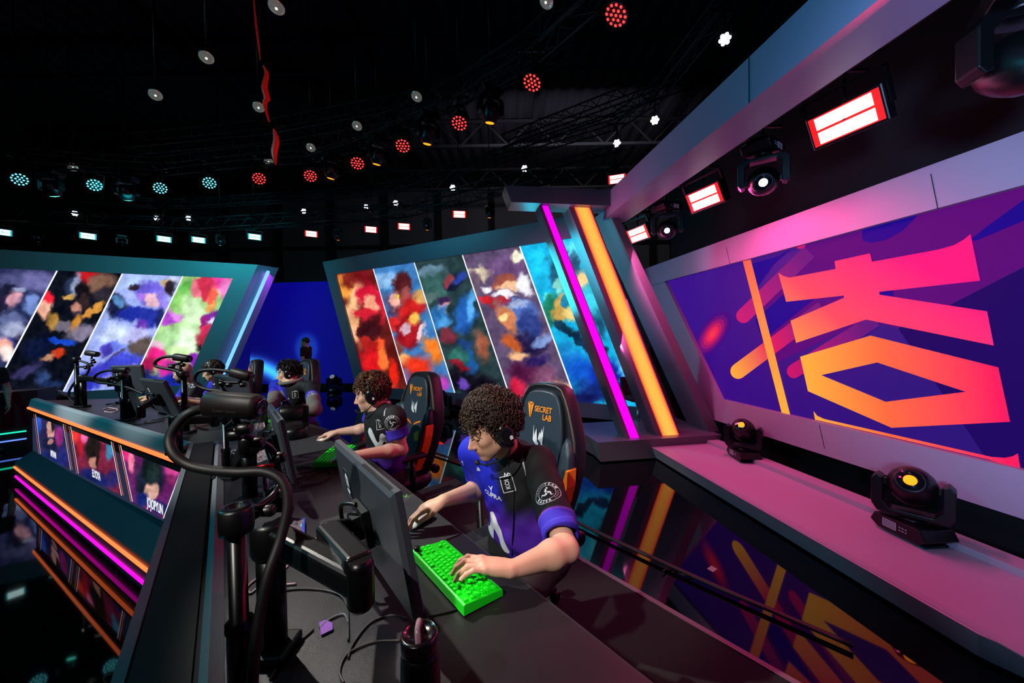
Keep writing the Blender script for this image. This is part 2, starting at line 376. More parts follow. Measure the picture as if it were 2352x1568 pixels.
art = [
 ('5a1410', [(790,660,28,30,0,'f8a040',.6),(805,640,20,20,20,'7a2014',.6),(835,640,22,22,0,'6a0a10',.6),(815,690,14,40,10,'ffc890',.7),(842,678,22,26,0,'c81030',.5),(848,702,15,20,0,'f0a080',.4),(836,722,24,12,0,'d01c30',.6),(870,700,10,40,-10,'d81838',.6),(812,745,12,45,-15,'f0b080',.6),(850,760,22,30,0,'380810',.5),(868,790,16,14,0,'e84820',.5),(848,790,18,12,0,'a81c18',.5),(850,830,30,30,0,'d01018',.7),(880,820,14,30,0,'f87030',.6),(905,850,10,26,0,'e02010',.6),(885,885,22,16,0,'ff5040',.6)]),
 ('3c78b8', [(880,640,30,16,0,'88b8e8',.6),(925,700,50,26,20,'4a2840',.7),(925,655,25,30,-15,'4a1418',.4),(905,685,16,18,0,'e8a898',.5),(915,678,6,4,0,'e8e040',.5),(935,680,14,18,0,'9a4a48',.5),(950,705,40,22,-25,'c81c1c',.5),(985,680,26,16,0,'c89858',.5),(905,735,22,16,0,'d02020',.5),(944,755,32,42,12,'7a0c18',.3),(944,755,26,36,12,'a81420',.3),(935,750,12,18,12,'d0b0c0',.4),(958,725,16,16,0,'f0b850',.5),(975,760,8,22,20,'e8c0c0',.5),(915,800,14,22,0,'7a3830',.6),(930,825,18,16,0,'f8c070',.6),(955,840,34,26,0,'e03018',.7),(995,800,18,30,-15,'f07820',.6),(975,880,40,22,0,'b8184c',.7),(1000,885,22,14,0,'c040c0',.6)]),
 ('24383c', [(985,620,40,12,-15,'6888a0',.6),(1000,655,40,35,0,'345a58',.7),(990,680,18,12,0,'506a68',.6),(1045,650,22,22,0,'10142c',.4),(1030,640,10,18,0,'8a3840',.5),(1055,640,18,12,-30,'283c9a',.5),(1022,700,14,16,0,'c89090',.4),(1020,690,14,9,0,'38204c',.5),(1012,725,26,24,0,'2868a8',.4),(1022,735,16,16,0,'4898d8',.5),(1070,720,22,40,10,'2058a8',.4),(1082,700,8,30,10,'58a8e8',.6),(1030,765,20,20,0,'702838',.5),(1065,790,16,14,0,'1c3c70',.5),(1078,830,10,34,-8,'185090',.5),(1052,820,20,18,0,'2c6a60',.6),(1105,790,16,34,-10,'a05840',.7),(1055,840,22,10,15,'8a1828',.5),(1040,870,28,26,0,'100c18',.6),(1095,880,40,30,0,'0a0612',.6),(1062,880,16,12,0,'6040a8',.6)]),
 ('5a4868', [(1095,625,36,14,-8,'d8c8a8',.4),(1085,650,16,34,0,'685468',.6),(1160,615,40,30,0,'6a4878',.7),(1180,590,18,14,-30,'f0ead0',.4),(1155,650,22,22,0,'9a5040',.3),(1165,662,22,9,-8,'e8b890',.4),(1120,660,14,12,30,'e8e4ec',.5),(1196,655,16,22,-20,'e8e8f0',.5),(1158,680,22,8,0,'f0e8f0',.5),(1160,692,14,6,0,'b02030',.5),(1120,690,22,10,10,'c82028',.5),(1190,725,42,38,-20,'4a68b0',.3),(1180,705,30,12,-20,'a0b0d8',.5),(1215,745,26,30,-20,'2c3c80',.4),(1160,735,18,40,-25,'c87850',.4),(1152,725,12,10,0,'ffd890',.5),(1215,790,40,24,0,'181038',.5),(1170,790,26,16,20,'c05828',.5),(1185,820,24,14,0,'e8b080',.6),(1240,780,26,14,-25,'7890c8',.6),(1225,830,30,14,-10,'281858',.6),(1200,860,40,22,0,'481038',.7),(1250,870,30,26,0,'7a4868',.7),(1185,895,22,22,0,'c81c40',.6),(1285,900,36,24,0,'d89870',.7)]),
 ('10a8d8', [(1240,600,50,34,0,'18c8f8',.7),(1310,570,30,22,0,'58e0f8',.7),(1280,620,26,40,0,'186080',.5),(1292,605,8,34,12,'0c3858',.5),(1325,610,10,38,-14,'1c5878',.5),(1285,655,14,18,0,'78c8c0',.4),(1300,640,20,9,30,'b0e8f0',.5),(1340,650,16,26,10,'f0c080',.6),(1255,680,18,10,0,'50d8d8',.5),(1262,710,18,40,10,'187860',.5),(1290,710,20,34,15,'c8a050',.4),(1315,720,20,14,20,'e8d080',.5),(1305,690,8,14,0,'2080a8',.5),(1290,750,26,10,30,'0c3850',.5),(1320,780,50,9,35,'0a2c48',.4),(1375,730,14,36,-20,'145070',.5),(1375,800,22,14,0,'0c2850',.5),(1360,690,26,30,0,'38c8e0',.7),(1300,820,30,24,0,'1880c8',.7),(1340,850,50,34,0,'0c50c0',.7),(1400,870,44,40,0,'0828a0',.7),(1370,900,60,26,0,'0c2068',.6),(1440,860,16,40,-20,'58c8f0',.7),(1330,915,30,18,0,'0a1450',.6)])]
slices = []
for i in range(5):
    q = [mp(dx[i], TL.z) + N3, mp(dx[i+1], TL.z) + N3, mp(dx[i+1], .44) + N3, mp(dx[i], .44) + N3]
    slices.append((q, 110, 240, art[i][0], art[i][1], i))
art_screen('led_screen', slices, MN, t, [(mp(x, TL.z) + N3, mp(x, .44) + N3) for x in dx[1:5]])
MB().prism([mp(-.3, .16) + N3 * 4, mp(Wm + .3, .16) + N3 * 4, mp(Wm + .3, 0) + N3 * 4, mp(-.3, 0) + N3 * 4], N3 * 3).build('plinth', BLKM, t)

# --- left screen
LN = (-0.451, 0.893); LE = V((0.893, 0.451, 0)); LC = LN[0] * -7.79 + LN[1] * 11.3
lq = lambda px, py: PN(px, py, LN, LC)
LTR = lq(534.7, 638); LTR.z = 3.62; LBR = lq(424, 893); LBR.z = .52
sv = LBR - LTR; sv.z = 0; lsl = sv.dot(LE) / (3.62 - .52)
def lp(x, z): p = LTR + LE * (x + lsl * (3.62 - z)); p.z = z; return p
t = thing('left_video_wall', 'slanted teal-lit video wall at far left with four picture strips and a blue light tube', 'video wall')
orx = (lq(592, 606) - LTR).dot(LE) + lsl * .46
xr = (lq(592, 606) - LTR).dot(LE) - lsl * (3.62 - 4.07)
outer = [lp(-7, 4.07), lp(xr, 4.07), lp(xr, .1), lp(-7, .1)]; inner = [lp(-6, 3.62), lp(0, 3.62), lp(0, .52), lp(-6, .52)]
wall_frame(t, outer, inner, LN, .3, .05, mat('frame_panel_teal_lit', '8a96a0', .33, bump=.3, bscale=600, spec=.7))  # same grey panel, teal light tinted into its base colour
L3 = V((LN[0], LN[1], 0)) * .05
def divl(a, b):
    r = []
    for pt in (a, b): p = lq(*pt); r.append((p - LTR).dot(LE) - lsl * (3.62 - p.z))
    return sum(r) / 2
lx = [-6, divl((121.5, 629.5), (18.6, 833.8)), divl((273.4, 632), (150.8, 892.7)), divl((414.6, 637), (301.6, 886)), 0]
art = [
 ('2c3058', [(30,650,60,24,0,'4a4c78',.7),(90,650,40,24,0,'6a68a0',.7),(20,670,26,20,0,'14142c',.5),(32,690,18,20,0,'c890a0',.5),(10,700,10,26,0,'201c38',.5),(45,665,14,8,0,'8890b0',.5),(72,705,30,34,0,'202850',.5),(72,700,18,22,0,'7088c8',.5),(24,735,30,18,0,'606a98',.5),(30,755,30,16,0,'a0a8c8',.6),(15,780,30,14,25,'2840a0',.6),(5,790,20,24,0,'e8a898',.6),(10,810,16,18,0,'f0d8d0',.5),(50,790,20,30,0,'241838',.6)]),
 ('0a0c18', [(230,650,36,20,0,'7a5848',.7),(200,635,24,12,-20,'c01820',.5),(168,660,26,20,-30,'26304c',.4),(160,680,20,6,-15,'b89048',.4),(180,655,12,26,20,'8a98b8',.5),(195,670,20,26,0,'100810',.4),(105,690,13,18,0,'f02038',.4),(100,715,18,16,0,'e8a890',.4),(175,705,14,16,10,'b07868',.4),(178,720,14,10,0,'403040',.5),(200,690,14,20,0,'2c1c20',.5),(215,715,30,9,-30,'c88838',.4),(175,745,12,22,15,'b87828',.4),(122,740,13,20,10,'a87c38',.4),(145,750,22,10,0,'706878',.5),(190,765,34,16,-10,'787088',.5),(240,680,20,16,0,'2c2430',.5),(140,783,34,9,8,'1848c8',.3),(90,800,30,30,0,'081030',.6),(135,815,14,9,-20,'c83818',.5),(110,822,16,8,-20,'b08060',.5),(60,850,40,10,-20,'302c58',.6),(95,865,20,14,0,'2c4070',.6),(120,880,30,10,0,'182850',.6)]),
 ('98a8e8', [(310,645,50,16,0,'a8c0f0',.7),(400,650,16,12,0,'b8c0e0',.6),(262,700,24,30,0,'141838',.4),(268,690,14,12,0,'5888c0',.5),(345,675,32,28,0,'6858d0',.4),(330,685,16,10,0,'a070e0',.5),(372,690,18,24,0,'8878e0',.4),(350,690,14,16,0,'e8b8c8',.4),(312,662,10,8,0,'281c30',.5),(378,650,12,7,-20,'c0a070',.5),(395,665,16,14,0,'281820',.5),(300,720,40,16,0,'1c2898',.4),(340,735,26,22,0,'2430a0',.5),(318,748,16,12,0,'5828a0',.5),(260,770,34,26,0,'c8d8f8',.6),(370,740,16,30,0,'1c2060',.5),(312,770,22,18,0,'b8b8f0',.6),(260,795,30,14,0,'6878e0',.6),(240,800,20,12,0,'483cb0',.5),(300,805,40,12,-20,'7890f0',.6),(270,815,28,5,-25,'584048',.5),(325,795,22,20,30,'5a4c48',.4),(285,835,60,22,-10,'3c44c8',.5),(230,850,40,24,0,'3838b8',.6),(290,870,40,20,0,'9090e8',.6),(200,870,30,20,0,'2830b0',.6),(315,860,16,20,0,'c8a8d8',.6)]),
 ('a0d080', [(430,660,20,20,0,'58a848',.6),(415,690,26,24,0,'88c868',.6),(440,720,24,40,0,'d0f0c0',.6),(500,645,30,16,0,'e83ca0',.6),(515,665,14,26,0,'f080c8',.6),(470,660,18,24,20,'c82848',.4),(484,680,12,26,15,'e85848',.4),(450,665,9,18,0,'e87088',.5),(478,700,14,10,-20,'e8a058',.5),(395,730,22,16,20,'b048d0',.5),(405,725,9,22,-20,'d880e8',.5),(480,730,22,20,0,'6c1c88',.4),(482,738,10,12,0,'d8c8f0',.4),(465,745,8,24,0,'a01878',.5),(478,765,24,14,-30,'d83060',.5),(470,785,18,12,0,'a82840',.5),(462,800,9,10,0,'201018',.5),(430,790,26,30,0,'e0f8d8',.6),(395,780,20,24,0,'b0e0a0',.6),(420,820,30,16,0,'c8e8a8',.6),(365,800,20,20,0,'d8b0c8',.6),(360,825,22,20,0,'e82080',.5),(335,845,22,18,0,'a81850',.6),(385,850,20,18,0,'c02090',.6),(450,830,16,16,0,'8820b0',.6),(340,875,40,16,0,'181c68',.6),(395,875,40,18,0,'1828a0',.6)])]
slices = []
for i in range(4):
    q = [lp(lx[i], 3.62) + L3, lp(lx[i+1], 3.62) + L3, lp(lx[i+1], .52) + L3, lp(lx[i], .52) + L3]
    slices.append((q, 100 if i else 160, 160, art[i][0], art[i][1], i + 5))
art_screen('led_screen', slices, LN, t, [(lp(x, 3.62) + L3, lp(x, .52) + L3) for x in lx[1:4]])
# right end face with blue light tube
A = lp(xr, 4.07); Bq = lp(xr, .1); side = (V((-7.65, 11.87, 0)) - V((-7.79, 11.3, 0))) + V((.14, 0, 0))
mb = MB(); mb.prism([A, A + side, Bq + side, Bq], (-.12, .06, 0)); mb.build('end_panel', mat('end_panel', '8a86a0', .4), t)
d0 = A.lerp(Bq, .04) + side * .5; d1 = A.lerp(Bq, .97) + side * .5; off = V((.10, -.05, 0))
MB().beam(d0 + off, d1 + off, .09, .05, hint=side.normalized()).build('light_tube', mat('blue_tube', '000000', emit='6ab0ff', es=1.7), t)

# --- blue centre screen between them
t = thing('centre_video_wall', 'plain deep-blue curved video wall between the left and middle screens', 'video wall')
b0, b1 = V((-10.2, 13.6, 0)), V((-4.6, 13.2, 0)); xx = (b1 - b0)
def bart(px, py):
    g = np.clip((py - 640) / 250, 0, 1); c = np.zeros((len(px), 3)); c[:, 2] = .40 + .10 * np.exp(-((px - 700) / 90) ** 2) - .06 * g; c[:, 1] = .01 + .03 * g; c[:, 0] = .03
    r1 = np.hypot(px - 560, py - 960); a = np.exp(-((r1 - 125) / 16) ** 2) * (px > 575); a = np.where(r1 < 125, np.maximum(a, 0.0), a)
    c += a[:, None] * np.array([.25, .75, .9]); al = np.clip((px - 610) / 60, 0, 1) * 0
    r2 = np.hypot((px - 704) / 26, (py - 800) / 34); a2 = 1 / (1 + np.exp((r2 - 1) * 9)); c = c * (1 - .6 * a2[:, None]) + .6 * a2[:, None] * np.array([.12, .32, .78])
    c *= (1 + .05 * np.sin(py * 1.3))[:, None]; c = np.clip(c, 0, 1); return np.where(c <= .04045, c / 12.92, ((c + .055) / 1.055) ** 2.4)
q = [b0 + V((0, 0, 3.84)), b1 + V((0, 0, 3.84)), b1 + V((0, 0, .16)), b0 + V((0, 0, .16))]
P, f, c = art_quad(q, 260, 220, bart); o = mesh_np('led_screen', P, f, ART, t); colour_mesh(o, c)
MB().prism([b0 + V((0, .02, 0)), b1 + V((0, .02, 0)), b1 + V((0, .02, 3.9)), b0 + V((0, .02, 3.9))], (0, .2, 0)).build('back_panel', BLKM, t)

# --- right screen (plane m = 3.75)
t = thing('right_video_wall', 'large video wall on the right with big orange and pink letters', 'video wall')
RM = 3.75; rq = lambda px, py: PN(px, py, WA, RM)
zz = lambda x, y: (x / 1.96 + 1400, y / 1.96 + 300)
def rk(px, py): p = rq(px, py); return p.x * WB[0] + p.y * WB[1], p.z
kTL, zt = rk(1533.7, 646); kBL, zb = rk(1663.8, 915.8)
rs = (kTL - kBL) / (zt - zb)
def rp_(k, z, m=RM): return W(m, k, z)
kend = -1.2
inner = [rp_(kTL, zt, 3.69), rp_(kend, zt, 3.69), rp_(kend, zb, 3.69), rp_(kBL, zb, 3.69)]
kO, zO = rk(1480, 620); kOb, zOb = rk(1632, 958)
outer = [rp_(kO, zO, 3.69), rp_(kend - .5, zO, 3.69), rp_(kend - .5, zOb, 3.69), rp_(kOb, zOb, 3.69)]
wall_frame(t, outer, inner, WA, .35, .06, FRM)
mb = MB(); EM = []
def layer(pts, m, lv):
    if m not in EM: EM.append(m)
    ps = []
    for x, y in pts: p = PN(*zz(x, y), WA, RM - .002 - .0015 * lv); ps.append(p)
    mb.poly(ps, EM.index(m))
def emi(name, c, es=1.0): return mat('screen_' + name, '000000', emit=c, es=es, spec=.1)
EM.append(mat_grad('screen_indigo', rp_(kTL, zt), rp_(1.5, zb), '3a0a8c', '1c0470', 1.0))
mb.poly([rp_(kTL, zt), rp_(kend, zt), rp_(kend, zb), rp_(kBL, zb)], 0)
pur = emi('purple', '5a0878'); nav = emi('navy', '14048c'); navd = emi('navy_dark', '1c0460')
gp = lambda x, y: PN(*zz(x, y), WA, RM)
layer([(655, 790), (890, 515), (1866, 250), (1866, 612), (1540, 780), (1300, 890), (1155, 850), (930, 960), (720, 1060), (700, 860)], pur, 1)
layer([(665, 705), (740, 600), (820, 530), (760, 565), (632, 600)], nav, 2)
layer([(655, 850), (780, 740), (925, 755), (690, 945)], nav, 2)
layer([(1135, 470), (1140, 495), (1180, 505), (1250, 490), (1320, 450), (1390, 378), (1140, 447)], nav, 2)
layer([(1625, 490), (1700, 430), (1866, 310), (1866, 405), (1650, 495)], nav, 2)
layer([(1540, 780), (1866, 615), (1866, 1520), (1700, 1480), (1300, 890)], navd, 2)
layer([(1215, 725), (1275, 718), (1280, 745), (1215, 738)], nav, 2)
def capsule(x0, y0, x1, y1, r):
    a = math.atan2(y1 - y0, x1 - x0); pts = [(x0 + r * math.cos(a + math.pi / 2 + math.pi * i / 10), y0 + r * math.sin(a + math.pi / 2 + math.pi * i / 10)) for i in range(11)]
    return pts + [(x1 + r * math.sin(a), y1 - r * math.cos(a)), (x1 - r * math.sin(a), y1 + r * math.cos(a))]
layer(capsule(603, 833, 900, 545, 33), mat_grad('screen_stripe_a', gp(600, 835), gp(860, 560), 'c81870', '5a0878'), 3)
layer(capsule(579, 1082, 960, 800, 35), mat_grad('screen_stripe_b', gp(560, 1090), gp(920, 830), 'ffa838', '6a0878', mid='e81858'), 3)
layer(capsule(830, 1082, 1200, 850, 32), mat_grad('screen_stripe_c', gp(820, 1085), gp(1160, 880), 'c80c68', '5a0878'), 3)
layer([(840, 520), (883, 512), (880, 524), (862, 533), (845, 530)], emi('pink', 'd01870'), 3)
# blurred pink light blob
nb = 26
for ring in range(6):
    r = 1 - ring / 6; c = ['4a0a80', '681078', '9a1470', 'c81c60', 'f02858', 'f83850'][ring]
    pts = [(464 + (56 * r * math.cos(a_)) * .85 + (118 * r * math.sin(a_)) * .55, 915 + (56 * r * math.cos(a_)) * .5 - (118 * r * math.sin(a_)) * .83) for a_ in [6.283 * i / nb for i in range(nb)]]
    pts = [(max(x, 283 + (y - 720) * .482), y) for x, y in pts]
    layer(pts, emi('blob%d' % ring, c), 3 + ring * .4)
OR = mat_grad('screen_bar', gp(620, 585), gp(790, 1270), 'ff6048', 'ffb038'); layer([(600, 588), (636, 580), (813, 1277), (775, 1270)], OR, 6)
LG = mat_grad('screen_letter', gp(880, 1150), gp(1420, 600), 'ffa030', 'ff0878', 1.05, mid='ff4858')
layer([(760, 640), (785, 655), (812, 661), (1018, 622), (1013, 587), (1172, 552), (1182, 590), (1480, 535), (1550, 515), (1595, 490), (1625, 465), (1668, 675), (1215, 725), (1215, 738), (1700, 813), (1730, 967), (1155, 850), (840, 955), (815, 855), (1055, 752), (1055, 742), (795, 770)], LG, 5)
LO = mat_grad('screen_letter_low', gp(900, 1100), gp(1740, 1100), 'ffa838', 'ff1058', 1.05, mid='ff6838')
for qd in ([(858, 1017), (1175, 922), (1205, 1043), (953, 1100)], [(1175, 922), (1750, 1065), (1603, 1175), (1205, 1043)], [(1750, 1065), (1803, 1310), (1270, 1337), (1243, 1220), (1603, 1175)], [(858, 1017), (953, 1100), (1243, 1220), (1270, 1337), (893, 1172)]): layer(qd, LO, 5)
layer([(918, 1262), (935, 1283), (965, 1297), (1720, 1468), (1780, 1472), (1815, 1465), (1838, 1452), (1850, 1522), (1700, 1478), (925, 1300)], LO, 5)
mb.build('led_screen', EM, t)
# seams of the frame panels
mb = MB()
for (xa, ya, xb, yb) in ((1668, 568, 1677, 607), (2138, 399, 2154, 479), (1882, 976, 1894, 1030), (1533, 646, 1500, 655)):
    mb.beam(PN(xa, ya, WA, 3.688), PN(xb, yb, WA, 3.688), .004, .004)
mb.build('panel_seam', BLKM, t)
# black wall behind and above the right screen
o = MB().prism([W(4.1, -3.5, 0), W(4.1, 6.6, 0), W(4.1, 6.6, 5.5), W(4.1, -3.5, 5.5)], V((WA[0], WA[1], 0)) * .1).build('wall_stage', mat('black_drape', '050507', .95)); o['kind'] = 'structure'

# --- low platform along the right wall
t = thing('stage_platform', 'long low grey platform along the right wall carrying two floor lights', 'platform')
pz = .19; m0 = 2.62; k0 = 4.93
prof = [(m0, pz), (m0 + .09, .02), (3.62, .02), (3.62, pz)]
q1 = Pz(2245, 1455, pz); q2 = Pz(2352, 1502, pz); q2 = q1 + (q2 - q1) * 8
mb = MB(); hi_ = [W(m0, k0, pz), W(3.62, k0, pz), W(3.62, -2.6, pz), q2, q1]; lo_ = [W(m0 + .09, k0, .02), W(3.62, k0, .02), W(3.62, -2.6, .02), V((q2.x + .05, q2.y + .1, .02)), V((q1.x + .08, q1.y + .06, .02))]
mb.add(hi_ + lo_, [(4, 3, 2, 1, 0), (5, 6, 7, 8, 9)] + [(i, (i + 1) % 5, (i + 1) % 5 + 5, i + 5) for i in range(5)])
mb.build('deck', mat('platform_panel', 'a09ca8', .5, bump=.3, bscale=500), t)
mb = MB(); mb.prism([W(3.45, k0, pz), W(3.62, k0, pz), W(3.62, k0, pz + .05), W(3.45, k0, pz + .05)], W(0, -7.6, 0)); mb.build('rear_ledge', mat('platform_panel', 'a09ca8'), t)
MB().prism([W(m0 + .06, k0, pz), W(m0, k0, pz - .004), W(m0, k0, pz + .003)], W(0, -7.6, 0)).build('front_edge', GREY, t)
# --- portal with leaning light columns
PT = mat('portal_panel', '54565f', .30, bump=.3, bscale=600, spec=.6)
t = thing('light_portal', 'slanted grey portal with leaning magenta and orange light columns', 'light portal')
bz = .31; mb = MB()
cf = Pz(1373, 1016, bz); cl = Pz(1350, 1001, bz)
kf = cf.x * WB[0] + cf.y * WB[1]; mf = cf.x * WA[0] + cf.y * WA[1]
ml = cl.x * WA[0] + cl.y * WA[1]; kl = cl.x * WB[0] + cl.y * WB[1]
top = [(mf, kf), (3.66, kf), (3.66, kf + 1.1), (ml - .18, kf + 1.1), (ml, kl)]
bot = [(mf + .07, kf + .08), (3.66, kf + .08), (3.66, kf + 1.1), (ml - .05, kf + 1.1), (ml + .1, kl + .05)]
vs = [W(m, k, bz) for m, k in top] + [W(m, k, .02) for m, k in bot]
mb.add(vs, [(0, 1, 2, 3, 4), (9, 8, 7, 6, 5)] + [(i, i + 5, (i + 1) % 5 + 5, (i + 1) % 5) for i in range(5)]); mb.build('base', PT, t)
CK = kf + .12     # column front plane
def col_pts(bp, tp, k): return PN(*bp, WB, k), PN(*tp, WB, k)
aw = V((WA[0], WA[1], 0)); bw = V((WB[0], WB[1], 0))
def column(bl, br, tl, tr, k, depth, ledmat, li, name='column'):
    b0_, b1_, t0_, t1_ = PN(*bl, WB, k), PN(*br, WB, k), PN(*tl, WB, k), PN(*tr, WB, k)
    b0_.z = b1_.z = bz; t0_.z = t1_.z = 3.50
    c = MB().prism([b0_, b1_, t1_, t0_], bw * depth).build(name, PT, t)
    if ledmat:
        x0 = b0_.lerp(b1_, li[0]); x1 = b0_.lerp(b1_, li[1]); y0 = t0_.lerp(t1_, li[0]); y1 = t0_.lerp(t1_, li[1]); off = -bw * .012
        nn = 8; P = []; cols = []
        for r in range(2):
            a_, b_ = (x0, x1) if r == 0 else (y0, y1)
            for i in range(nn + 1): P.append(tuple(a_.lerp(b_, i / nn) + off)); u = abs(i / nn * 2 - 1); cols.append([ledmat[0][j] * (1 - u ** 3) + ledmat[1][j] * u ** 3 for j in range(3)])
        fs = np.array([(i, i + 1, nn + 2 + i, nn + 1 + i) for i in range(nn)]); o = mesh_np('light_strip', np.array(P), fs, mat_attr('led_strip', True, 1.6), c); colour_mesh(o, np.array(cols))
    return c
mag = ((.72, .0, .80), (.55, .0, .30)); org = ((1, .34, .05), (.95, .02, .02))
column((1437, 1003), (1470, 1003), (1236, 480), (1259, 480), CK, .26, mag, (.28, .92))
column((1508, 998), (1562, 997), (1305, 480), (1356, 480), CK + .02, .30, org, (.22, .93))
column((1628, 985), (1652, 985), (1394, 486), (1412, 486), CK + .05, .5, None, None)
# cross beam and long header beam
bk = .33
f0 = PN(1175, 475, WB, CK - .1); f0.z = 3.47; m_f0 = f0.x * WA[0] + f0.y * WA[1]
mb = MB(); kk = CK - .1
vs = [W(m_f0, kk, 3.47), W(2.07, kk, 3.47), W(2.07, kk, 3.68), W(m_f0 - .08, kk, 3.68)]
mb.prism(vs, bw * bk + aw * -.0); mb.build('crossbeam', PT, t)
t2 = thing('header_beam', 'long pale beam running overhead above the right screen', 'beam')
kk2 = kk + bk
mb = MB(); mb.prism([W(2.07, kk2, 3.36), W(2.43, kk2, 3.36), W(2.43, kk2, 3.68), W(2.07, kk2, 3.68)], W(0, -(kk2 + 3), 0)); mb.build('beam_body', mat('beam_panel', '8a90a8', .4, bump=.3, bscale=600), t2)
MB().beam(W(2.067, 2.35, 3.36), W(2.067, 2.35, 3.68), .004, .004).build('panel_seam', BLKM, t2)
# ---------------------------------------------------------------- stage lights
def lamp_mat(name, hx, es): return mat('lamp_' + name, '000000', emit=hx, es=es, spec=.3)
L_ORANGE = lamp_mat('orange', 'ff7a10', 3); L_WHITE = lamp_mat('white', 'e8f0ff', 9); L_TEAL = lamp_mat('teal', '60ffe8', 3)
L_RED = lamp_mat('red', 'ff2010', 3); L_DARK = mat('lens_dark', '101418', .1, spec=1); L_DIM = lamp_mat('dim', '8898a8', .6)
def look(d):
    """rotation that turns local -Y towards d, Z up"""
    d = V(d).normalized(); return d.to_track_quat('-Y', 'Z').to_euler()
def moving_head(label, loc, rz, lens, tilt=60, hung=False, group=None, detail=True, scale=1, name='moving_head_light', glow=None, yaw=0, aimd=None):
    rot = (0, 0, rz) if not hung else (math.pi, 0, rz)
    if aimd is not None:
        q = Euler(rot).to_matrix().inverted() @ V(aimd).normalized(); yaw = math.atan2(q.x, -q.y); tilt = math.degrees(math.asin(max(-1, min(1, q.z))))
    t = thing(name, label, 'stage light', loc, rot=rot, group=group); t.scale = (scale,) * 3
    mb = MB(); prof = [(-.21, .045), (-.15, .0), (.15, .0), (.21, .045), (.17, .12), (-.17, .12)]
    mb.prism([V((x, -.14, z + .02)) for x, z in prof], (0, .28, 0))
    for x in (-.15, .15): mb.box((x, 0, .01), (.05, .2, .02))
    b = mb.build('base', BLK, t, bevel=.008)
    if detail:
        d = MB().box((-.05, -.141, .085), (.09, .006, .05)).build('display', mat('display_glass', '6a6a78', .15, emit='504858', es=.25), b)
        mb = MB()
        for i in range(3):
            for j in range(2): mb.box((.03 + i * .022, -.141, .073 + j * .024), (.013, .006, .01))
        mb.build('buttons', mat('button_grey', '888890', .5), b)
        mb = MB(); mb.beam((-.1, -.142, .055), (-.0, -.142, .055), .003, .003).beam((-.1, -.142, .115), (0, -.142, .115), .003, .003).beam((-.1, -.142, .055), (-.1, -.142, .115), .003, .003).beam((0, -.142, .055), (0, -.142, .115), .003, .003); mb.build('display_rim', mat('white_mark', 'c8c8d0', .5), b)
    # yoke
    cs, sn = math.cos(yaw), math.sin(yaw); Rz = Matrix.Rotation(yaw, 3, 'Z')
    mb = MB(); mb.lathe((0, 0, .135), (0, 0, 1), [(.08, 0), (.08, .025), (.06, .03)], 16)
    pr = [(-.20, .17), (.20, .17), (.235, .23), (.235, .44), (.2, .48), (.165, .46), (.165, .26), (.12, .21), (-.12, .21), (-.165, .26), (-.165, .46), (-.2, .48), (-.235, .44), (-.235, .23)]
    pts = [Rz @ V((x, -.065, z)) for x, z in pr]
    nn = len(pts); o0 = len(mb.v); dv = Rz @ V((0, .13, 0)); mb.prism(pts, dv)
    mb.build('yoke', BLK, t, bevel=.008)
    # head
    T = math.radians(tilt); hd = Rz @ V((0, -math.cos(T), math.sin(T))); hc = V((0, 0, .42))
    mb = MB(); prf = [(.06, -.17), (.115, -.15), (.145, -.08), (.15, 0), (.14, .07), (.115, .13), (.095, .165), (.085, .17)]
    mb.lathe(hc, hd, prf, 20); mb.beam(hc - Rz @ V((.17, 0, 0)), hc + Rz @ V((.17, 0, 0)), .05, .05)
    h = mb.build('head', BLK, t)
    L = MB().lathe(hc, hd, [(.085, .165), (.075, .172), (.0005, .185)], 20, cap=False).build('lens', L_DARK if lens in (L_ORANGE, L_WHITE) and detail else lens, h)
    if detail and lens is not L_DARK: MB().lathe(hc, hd, [(.04, .178), (.034, .19), (.0005, .2)], 16, cap=False).build('lamp', lens, h)
    return t
def face_cam(p): return math.atan2(-(CAM.x - p[0]), (CAM.y - p[1])) + math.pi
wall_rz = math.atan2(WB[1], WB[0])           # local x along the wall
p = Pz(1708, 1054, .19); moving_head('black moving head light with amber lens, farther one on the right platform', p, wall_rz + math.pi - .25, L_ORANGE, 62, scale=.86, aimd=(CAM - p) + V((-.8, .4, 2.2)))
p = Pz(2095, 1232, .19); moving_head('nearest black moving head light with bright red-orange lens on the low right platform', p, wall_rz + math.pi - .1, L_ORANGE, 58, scale=.92, aimd=(CAM - p) + V((-.4, 0, .8)))
spot('fixture_beam', p + V((-.1, -.12, .55)), p + V((-.6, -1.0, 1.6)), 6, (1, .1, .03), 60, 1, .05)
p = Pz(1015, 956, 0); moving_head('black moving head light with red lens on the floor behind the two nearest chairs', p, 0, L_RED, 55, yaw=-.4)
p = Pz(768, 900, 0); moving_head('black moving head light with white lens on the floor before the blue wall', p, 0, L_DIM, 40)
p = PY(1206, 900, 7.1); p.z = 0; moving_head('black moving head light with orange lens half hidden behind the nearest player\'s hair', p, 0, L_ORANGE, 50)
p = PY(130, 900, 8.3); p.z = 0; moving_head('black moving head light with teal lens on the floor below the left video wall', p, .3, L_TEAL, 35, scale=1.25)
